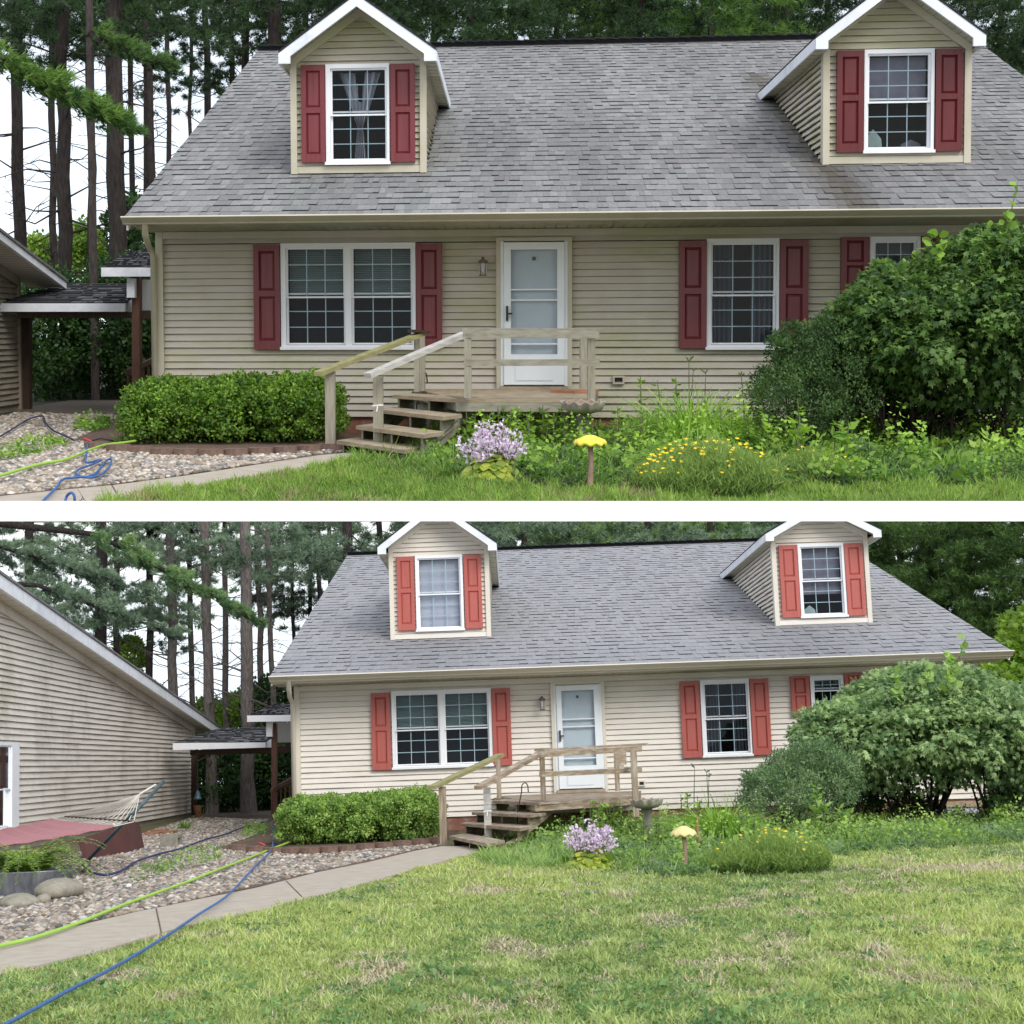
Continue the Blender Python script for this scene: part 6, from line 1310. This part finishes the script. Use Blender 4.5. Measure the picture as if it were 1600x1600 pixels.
# ------------------------------------------------------------------ lower left: hammock, planter, stones
def hammock():
    p = lambda x, y, Y: LO.at_y(x, y, Y); base = LO.g(140, 1352); O = empty('hammock', LO, base, 'rope hammock with faded pink cloth bed hung on a teal metal stand', 'hammock')
    YN, YF = 24.5, 31.0
    # cloth bed as a sagging sheet between near-left edge and spreader bar
    A, B, Cc, D = p(-60, 1326, 23.5), p(86, 1318, YN), p(178, 1289, 25.2), p(80, 1279, 31.0); E = p(-60, 1305, 30.0); mb = MB(); n = 12
    mb2 = [[None] * (n + 1) for _ in range(n + 1)]
    for i in range(n + 1):
        for j in range(n + 1):
            u, v = i / n, j / n; q = A.lerp(B.lerp(Cc, max(0, (u - .55) / .45)) if u > .55 else A.lerp(B, u / .55), 1) if False else (A.lerp(Cc, u)).lerp(E.lerp(D, u), v); q = q + Vector((0, 0, -0.02 * math.sin(math.pi * u) - 0.02 * math.sin(math.pi * v) + .008 * math.sin(u * 40))); mb2[i][j] = q
    for i in range(n):
        for j in range(n): mb.face([mb2[i][j], mb2[i + 1][j], mb2[i + 1][j + 1], mb2[i][j + 1]], 'hammock_pink')
    for i in range(n): mb.face([mb2[i][0], mb2[i + 1][0], mb2[i + 1][0] - Vector((0, 0, .03)), mb2[i][0] - Vector((0, 0, .03))], 'hammock_pink')
    build(mb, 'cloth_bed', LO, base, O, smooth=True)
    s0, s1 = p(102, 1276, 30.5), p(209, 1284, 25.3); mb = MB(); mb.tube([s0, s1], 0.016, 'wood_dark', 6); build(mb, 'spreader_bar', LO, base, O, smooth=True)
    hub = p(218, 1241, 27.0); mb = MB()
    for i in range(17):
        u = i / 16; a = s0.lerp(s1, u); mb.tube([a, a.lerp(hub, .5) + Vector((0, 0, -.015 * (1 - u))), hub], 0.0065, 'rope_white', 4)
        bq = Cc.lerp(D, 1 - u) + Vector((0, 0, -.02)); mb.tube([bq, a], 0.006, 'rope_white', 4)
    mb.tube([hub, p(243, 1226, 27.4)], 0.014, 'rope_white', 6); e0 = [D.lerp(Cc, i / 6) + Vector((0, 0, .006 - .04 * math.sin(math.pi * i / 6))) for i in range(7)]; mb.tube(e0, 0.016, 'rope_white', 6); build(mb, 'rope', LO, base, O)
    mb = MB(); mb.tube([LO.g(136, 1346, .02), p(195, 1285, 25.6), p(222, 1257, 26.5), p(255, 1222, 27.6)], 0.026, 'tube_teal', 10); build(mb, 'stand_tube', LO, base, O, smooth=True)
hammock()
mb = MB(); a, b = LO.g(126, 1346), LO.g(202, 1334); a.y, b.y = a.y + .25, b.y + .25; T0, T1 = LO.at_y(120, 1312, a.y), LO.at_y(198, 1288, b.y); v = Vector((-.1, 1.6, 0))
mb.hexa([a, b, b + v, a + v, T0, T1, T1 + v, T0 + v], 'red_panel'); tag(build(mb, 'storage_box', LO, a), 'dark maroon wooden box standing under the pink hammock', 'box')
def planter():
    b = LO.g(40, 1402); k = b.y / FOC; O = empty('tub_planter', LO, b, 'oval galvanised metal tub planter at the lower left edge', 'planter'); H = 38 * k; c = b + Vector((-.12, .4, 0))
    mb = MB(); r = 80 * k; mb.lathe(c, [(0, 0.0), (r * .86, 0), (r * .9, H * .1), (r, H * .95), (r * 1.02, H), (r * .98, H), (r * .95, H * .86), (0, H * .86)], 'galvanised', 40, sy=.75); build(mb, 'tub', LO, b, O, smooth=True)
    n = 64; P0 = c + Vector((0.02, 0, H * .86)); o = empty('fern', LO, P0, 'lush fern spilling over the galvanised tub planter', 'fern'); V, A_, Nn, T = [], [], [], []; mb = MB()
    for i in range(n):
        az = rng.uniform(0, 6.28); ln = rng.uniform(.6, 1.0); p = P0 + Vector((math.cos(az) * r * .35 * rng.random(), math.sin(az) * r * .3 * rng.random(), 0)); d = Vector((math.cos(az), math.sin(az), rng.uniform(.7, 2.0))).normalized(); pts = [p.copy()]
        for j in range(12):
            p = p + d * ln / 12; d = (d + Vector((0, 0, -.17))).normalized(); pts.append(p.copy()); side = d.cross(Vector((0, 0, 1))); w = .105 * (1 - j / 12.5) + .015
            for s_ in (-1, 1):
                for _ in range(2): V.append(tuple(p - d * rng.random() * ln / 12)); A_.append(tuple(side * s_ + d * .45)); Nn.append((0, 0, 1)); T.append(w)
        mb.tube(pts, .004, 'stalk', 4)
    VV, FL, kk = leaves(T_DIAMOND, np.array(V), np.array(A_), np.array(Nn) + rdir(len(V)) * .25, np.array(T), .55); npmesh('fronds', LO, P0, VV, FL, 'fern_leaf', o, tint=np.repeat(np.clip(rng.normal(.55, .25, len(V)), 0, 1), kk)); build(mb, 'frond_stem', LO, P0, o)
planter()
rock(LO, 'boulder', 'largest rounded grey boulder in front of the tub planter', 'boulder', tuple(LO.g(92, 1404) + Vector((0, .1, .075))), (.25, .5, .125), 'boulder', 2)
rock(LO, 'boulder', 'low flat boulder at the lower left edge below the tub', 'boulder', tuple(LO.g(30, 1418) + Vector((0, .1, .045))), (.21, .34, .085), 'boulder', 5)
rock(LO, 'rock', 'small fist sized rock between the two boulders', 'rock', tuple(LO.g(66, 1412) + Vector((0, .0, .04))), (.075, .15, .06), 'boulder', 8)
rock(LO, 'rock', 'tiny white stone alone among the lower pebbles', 'rock', tuple(LO.g(201, 1389) + Vector((0, 0, .03))), (.035, .06, .03), 'white', 9)
c = LO.g(262, 1325); k = c.y / FOC; mb = MB(); Bx = lambda a, t, h: Vector((c.x + a * k, c.y + t, c.z + h * k)); mb.box(Bx, -12, 8, 0, .5, 0, 20, 'concrete_old'); mb.box(Bx, 8, 15, .02, .06, 0, 19, 'concrete_old'); mb.box(Bx, 8, 15, .4, .5, 0, 19, 'concrete_old'); mb.box(Bx, 8, 15, .06, .4, 0, 5, 'concrete_old'); mb.box(Bx, 8, 15, .06, .4, 14, 19, 'concrete_old')
tag(build(mb, 'concrete_block', LO, c), 'grey hollow concrete block on the pebbles beside the garage', 'block')
for i, (x, y) in enumerate([(236, 1303), (258, 1301), (246, 1299)]):
    c = LO.g(x, y + 3); mb = MB(); mb.box(lambda a, t, h: Vector((c.x + a, c.y + t, c.z + h + .0)), -.16, .16, 0, .5, 0, .07, 'board_red'); tag(build(mb, 'clay_brick', LO, c), 'reddish clay brick lying flat behind the grey concrete block', 'brick', 'clay bricks by the garage wall')
# bell-shaped feeder and red pipe in the breezeway opening
c = LO.at_y(309, 1248, 52); mb = MB(); k = 52 / FOC; mb.lathe(c, [(0, 14 * k), (2 * k, 12 * k), (5 * k, 2 * k), (7 * k, -1 * k), (0, 0)], 'tube_teal', 14); mb.tube([c + Vector((0, 0, 14 * k)), LO.at_y(309, 1178, 52)], .01, 'black_metal', 4); tag(build(mb, 'bird_feeder', LO, c, smooth=True), 'small grey bell shaped bird feeder hanging in the lower breezeway', 'bird feeder')
c = LO.g(309, 1279); k = c.y / FOC; mb = MB(); mb.lathe(c, [(0, 0), (4 * k, 0), (6 * k, 18 * k), (6.5 * k, 20 * k), (0, 19 * k)], 'board_red', 14); tag(build(mb, 'clay_pot', LO, c, smooth=True), 'reddish clay pot standing at the far garage corner', 'pot')
blade_plant(LO, 'weed', 'small leafy weed at the foot of the large garage wall', (288, 1296), 26, 14, 60, 'lily_leaf', .03, 1.2)
# white ties
def tie(site, label, p, Y, s):
    c = site.at_y(*p, Y); mb = MB(); mb.tube([c + Vector((-s, -.09, 0)), c + Vector((0, -.12, .01)), c + Vector((s, -.09, .01))], .008, 'white', 5); mb.tube([c + Vector((0, -.12, 0)), c + Vector((-.01, -.13, -s))], .007, 'white', 5); tag(build(mb, 'cable_tie', site, c), label, 'tie')
tie(UP, 'white cable tie around the front upper stair post', (591, 634), UP.g(591, 711).y, .065); tie(LO, 'white cable tie around the pale lower stair post', (762, 1268), LO.g(763, 1322).y, .065)

# ------------------------------------------------------------------ trees of the upper garden
TU = [(33, 19, 50, 0, 'thick dark pine trunk nearest the left edge of the upper garden', 30, (-70, 95)), (84, 11, 58, .01, 'slender crooked pine behind the bright bough in the upper garden', 26, (-70, 60)), (104, 22, 46, 0, 'stout dark pine second from the left in the upper garden', 22, (-70, 110)),
      (147, 12, 60, 0, 'straight thin pine left of the thickest upper trunk', 30, (-70, 90)), (185, 28, 44, 0, 'thickest pine trunk beside the breezeway roof in the upper garden', 20, (-70, 70)), (208, 9, 66, 0, 'thin dark pine just right of the thickest upper trunk', 24, (-70, 60)),
      (234, 12, 62, 0, 'pine trunk rising over the left roof edge of the upper house', 24, (-70, 100)), (252, 11, 56, -.03, 'leaning pine trunk above the upper roof corner', 20, (-70, 50)), (267, 8, 70, 0, 'thinnest straight pine right of the leaning upper trunk', 26, (-70, 70)),
      (298, 6, 72, .01, 'spindly pine with fine twigs above the upper gable', 34, (-70, 190)), (327, 11, 64, 0, 'pine with foliage low beside the upper gable slope', 30, (-70, 160)), (368, 9, 60, 0, 'pine half hidden behind the upper gable slope', 24, (-70, 130)), (388, 13, 58, 0, 'pine just left of the upper left dormer', 20, (-70, 90)), (432, 24, 54, 0, 'stout pine behind the upper left dormer roof', 16, (-70, 70))]
for i, (px, w, Y, ln, lab, nb, cr_) in enumerate(TU):
    thin = px in (298, 327, 267)
    pine(UP, lab, px, w * 1.12, Y, lean=ln, crown=cr_, seed=i, nb=int(nb * (1.35 if px < 260 else .95)), blen=(1.2, 3.0) if px < 290 else (1.0, 2.4), tufts=20 if thin else 24, twigs=30 if px < 290 else 22, group='tall pines behind the upper house')
for i, (px, Y) in enumerate([(480, 56), (545, 60), (610, 52), (680, 58), (740, 50), (800, 57), (870, 52), (930, 60), (1000, 50), (1050, 56), (1110, 51), (1165, 58), (1225, 54), (1290, 60)]):
    nm = 'needle_bright' if px in (1050, 1110, 870) else ('needle_mid' if i % 2 else 'needle_dark')
    pine(UP, 'dense pine crown %s' % ['behind the upper left dormer peak', 'just right of the upper left dormer', 'above the left third of the upper ridge', 'above the upper ridge over the lantern', 'above the upper ridge over the door', 'with brown twigs above the middle of the upper ridge', 'pale green above the middle of the upper ridge', 'dark above the centre right of the upper ridge', 'dark behind the small roof vent on the upper ridge', 'brightest green above the upper ridge', 'bright green left of the upper right dormer rake', 'dark close to the upper right dormer rake', 'hidden behind the upper right dormer gable', 'behind the upper right dormer peak'][i],
         px, 12, Y, crown=(-60, 92), seed=30 + i, nb=34, blen=(1.8, 3.4), tufts=30, twigs=6, nmat=nm, group='dense pines above the upper ridge')
for i, (px, Y, lab) in enumerate([(1510, 52, 'dark pine right of the upper right dormer'), (1560, 56, 'dark pine at the top right corner of the upper garden'), (1610, 50, 'pine cut by the right edge of the upper garden')]):
    pine(UP, lab, px, 14, Y, crown=(-60, 170), seed=50 + i, nb=46, blen=(2, 3.6), tufts=30, twigs=6, nmat='needle_dark')
bough(UP, 'bright green pine bough sweeping in from the left over the upper garage', (-15, 85), (190, 192), 30.0, 'needle_bright', 0.42, 620, seed=3)
bough(UP, 'short dark pine bough crossing the tall upper trunks', (150, 62), (258, 100), 41.0, 'needle_mid', 0.55, 260, trunk_x=-8.9, seed=5, tr=0.09)
def under(site, name, lab, x0, x1, y0, y1, Y, n, size, mat, ry=2.0, tpl=T_DIAMOND, nl=90): return bush(site, name, lab, 'shrub', [ell(site, x0, x1, y0, y1, Y, ry)], n, size, mat, tpl, nl=nl, lump=.25, flat=.5)
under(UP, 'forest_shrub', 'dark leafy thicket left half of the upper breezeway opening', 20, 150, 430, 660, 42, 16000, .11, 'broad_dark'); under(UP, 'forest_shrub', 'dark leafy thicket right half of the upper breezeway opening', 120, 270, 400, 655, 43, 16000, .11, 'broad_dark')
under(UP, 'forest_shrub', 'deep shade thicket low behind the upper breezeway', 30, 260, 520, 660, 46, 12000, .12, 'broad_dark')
under(UP, 'young_tree', 'sunlit young broadleaf tree above the upper garage roof', 30, 100, 368, 460, 60, 5000, .16, 'broad_bright'); under(UP, 'young_tree', 'sunlit young broadleaf tree between the upper trunks', 108, 165, 350, 470, 62, 5000, .16, 'broad_bright'); under(UP, 'young_tree', 'leafy vine covered sapling beside the thickest upper trunk', 170, 245, 310, 430, 50, 5200, .14, 'broad_dark')

# ------------------------------------------------------------------ trees of the lower garden
TL = [(44, 18, 66, 0, 'pine trunk nearest the left edge above the large garage', 24, (794, 880)), (158, 22, 62, 0, 'stout dark pine behind the large garage rake', 40, (794, 1000)), (182, 11, 68, 0, 'thin dark pine beside the stout one behind the large garage', 26, (794, 960)), (232, 13, 70, .01, 'forked pine trunk with low dead twigs over the garage rake', 26, (794, 990)),
      (276, 17, 62, -.02, 'leaning grey pine trunk above the far end of the garage rake', 28, (794, 990)), (308, 10, 72, -.03, 'slender crooked pine left of two straight lower trunks', 18, (794, 900)), (331, 18, 60, -.015, 'straight grey pine trunk above the lower breezeway roof', 18, (794, 900)), (355, 11, 68, 0, 'thin grey pine second from the breezeway in the lower garden', 18, (794, 880)),
      (388, 22, 58, 0, 'thickest grey pine trunk beside the lower breezeway', 16, (794, 900)), (412, 11, 66, -.01, 'grey pine trunk over the lower roof corner', 16, (794, 900)), (432, 10, 64, -.02, 'pine trunk close to the lower gable slope', 16, (794, 900)), (462, 7, 72, 0, 'spindly pine left of the lower gable slope', 30, (794, 990)), (490, 8, 74, 0, 'fine twigged pine above the lower gable slope', 30, (794, 960)), (505, 9, 66, 0, 'dark pine above the lower gable slope', 24, (794, 930)), (522, 8, 70, 0, 'slim dark pine left of the stout one by the lower dormer', 18, (794, 900)), (552, 20, 60, 0, 'stout pine just left of the lower left dormer', 14, (794, 890))]
for i, (px, w, Y, ln, lab, nb, cr_) in enumerate(TL):
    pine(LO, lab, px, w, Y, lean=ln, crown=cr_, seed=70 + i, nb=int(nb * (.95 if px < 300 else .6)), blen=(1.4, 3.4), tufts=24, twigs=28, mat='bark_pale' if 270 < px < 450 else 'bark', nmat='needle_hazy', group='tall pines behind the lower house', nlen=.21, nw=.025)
for i, (px, Y) in enumerate([(600, 62), (780, 64), (830, 60), (880, 66), (930, 61), (980, 64), (1030, 60), (1080, 66), (1130, 61), (1180, 64), (1230, 62)]):
    pine(LO, 'dense pine crown %s' % ['hidden behind the lower left dormer', 'just right of the lower left dormer', 'above the lower ridge over the lantern', 'above the lower ridge over the door', 'pale green above the lower ridge', 'brightest green above the middle of the lower ridge', 'dark above the middle of the lower ridge', 'dark above the centre right of the lower ridge', 'left of the lower right dormer rake', 'yellow green touching the lower right dormer rake', 'behind the lower right dormer'][i],
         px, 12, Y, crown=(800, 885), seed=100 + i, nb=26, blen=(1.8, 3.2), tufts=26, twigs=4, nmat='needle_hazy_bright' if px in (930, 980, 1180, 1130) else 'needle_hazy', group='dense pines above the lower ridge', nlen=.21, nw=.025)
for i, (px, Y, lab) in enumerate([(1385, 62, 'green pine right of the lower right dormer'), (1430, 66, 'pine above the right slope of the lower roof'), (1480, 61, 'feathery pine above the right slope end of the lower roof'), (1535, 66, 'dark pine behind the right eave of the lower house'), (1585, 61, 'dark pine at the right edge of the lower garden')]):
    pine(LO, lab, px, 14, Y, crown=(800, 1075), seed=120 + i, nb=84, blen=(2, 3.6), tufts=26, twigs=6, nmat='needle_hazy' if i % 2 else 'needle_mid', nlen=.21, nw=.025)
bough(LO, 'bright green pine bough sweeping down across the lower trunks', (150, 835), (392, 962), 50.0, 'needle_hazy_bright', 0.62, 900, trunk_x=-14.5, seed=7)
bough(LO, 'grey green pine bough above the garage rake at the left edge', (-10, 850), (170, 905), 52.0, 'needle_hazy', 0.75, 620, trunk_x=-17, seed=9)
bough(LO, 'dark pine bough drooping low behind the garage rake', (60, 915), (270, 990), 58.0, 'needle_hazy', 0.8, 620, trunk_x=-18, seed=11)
under(LO, 'forest_shrub', 'dark leafy thicket in the lower breezeway opening', 290, 400, 1165, 1290, 62, 12000, .14, 'broad_dark'); under(LO, 'forest_shrub', 'leafy thicket right side of the lower breezeway opening', 370, 480, 1150, 1290, 63, 12000, .14, 'broad_dark')
under(LO, 'young_tree', 'bright young broadleaf tree above the lower breezeway roof', 345, 400, 1085, 1180, 70, 5000, .18, 'broad_bright'); under(LO, 'young_tree', 'small bright broadleaf tree at the far end of the garage rake', 300, 350, 1095, 1170, 74, 4000, .18, 'broad_bright'); under(LO, 'young_tree', 'leafy sapling beside the lower house corner', 385, 470, 1060, 1180, 66, 7000, .16, 'broad_dark'); under(LO, 'young_tree', 'bright sapling peeking over the middle of the garage rake', 185, 222, 995, 1060, 72, 2200, .18, 'broad_bright')

under(UP, 'shrub', 'dark leafy filler added for the shade beneath the huge upper bush', 1350, 1700, 600, 740, 24.6, 9000, .07, 'broad_dark', ry=.6)  # dark foliage added to make the shade under the bush
under(UP, 'shrub', 'dark leafy filler added for the shade between the dark upper shrub and the huge bush', 1290, 1440, 560, 700, 24.9, 5000, .07, 'broad_dark', ry=.5)  # more added dark foliage, fills in the shade beside the bush
under(LO, 'shrub', 'dark leafy filler added for the shade beneath the huge lower bush', 1300, 1450, 1225, 1310, 34.0, 5000, .08, 'broad_dark', ry=.6)  # dark leaves put in for the shade under the lower bush
def joint(site, a, b):
    A, B = site.g(*a, .034), site.g(*b, .034); w = Vector((.006, 0, 0)); mb = MB(); mb.face([A - w, A + w, B + w, B - w], 'mulch'); tag(build(mb, 'path_joint', site, A), None, None, None, 'structure')
joint(UP, (175, 758), (188, 780)); joint(LO, (244, 1419), (252, 1457)); joint(LO, (447, 1376), (476, 1405))

LAWN = [(-60, 1545), (150, 1492), (400, 1429), (625, 1369), (750, 1335), (1000, 1340), (1300, 1330), (1960, 1290), (1960, 1640), (-320, 1640), (-320, 1600)]
groundcover(LO, 'small clover leaves scattered through the lower lawn', LAWN, 60000, 0.030, 0.045, 'clover_leaf', 31, power=1.2, thr=.52, scale=.6, name='clover')
groundcover(LO, 'coarse weed rosettes scattered through the lower lawn', LAWN, 14000, 0.042, 0.05, 'clover_leaf', 35, power=1.2, thr=.70, scale=.35, name='undergrowth')

pine(LO, 'spare pine standing past the right edge behind the lower garden', 1680, 14, 60, crown=(800, 1075), seed=131, nb=60, blen=(2, 3.6), tufts=24, twigs=6, nmat='needle_mid', nlen=.21, nw=.025)
under(LO, 'shrub', 'green shrub past the right end of the lower house', 1660, 1900, 1150, 1300, 42, 12000, .14, 'broad_dark')

for (x, y, h, n_, lab) in [(985, 715, 82, 9, 'leafy weeds between the upper birdbath and the vent'), (1015, 720, 70, 10, 'loose leafy weeds in front of the upper daylily'), (1155, 718, 88, 8, 'leafy growth between the upper daylily and dark shrub'), (790, 712, 58, 8, 'leafy weeds right behind the upper hosta'), (955, 722, 60, 9, 'tangle of leafy weeds around the rotted upper stump')]:
    plant_stems(UP, lab, (x, y), h, 0, n=n_, sz=.08, flowers=False)
for (x, y, h, n_, lab) in [(1045, 1320, 54, 9, 'leafy weeds right of the lower birdbath'), (1160, 1322, 55, 8, 'leafy growth between the lower daylily and dusky shrub'), (900, 1318, 42, 8, 'leafy weeds right behind the lower hosta')]:
    plant_stems(LO, lab, (x, y), h, 0, n=n_, sz=.08, mat='weed_leaf_lit', flowers=False)
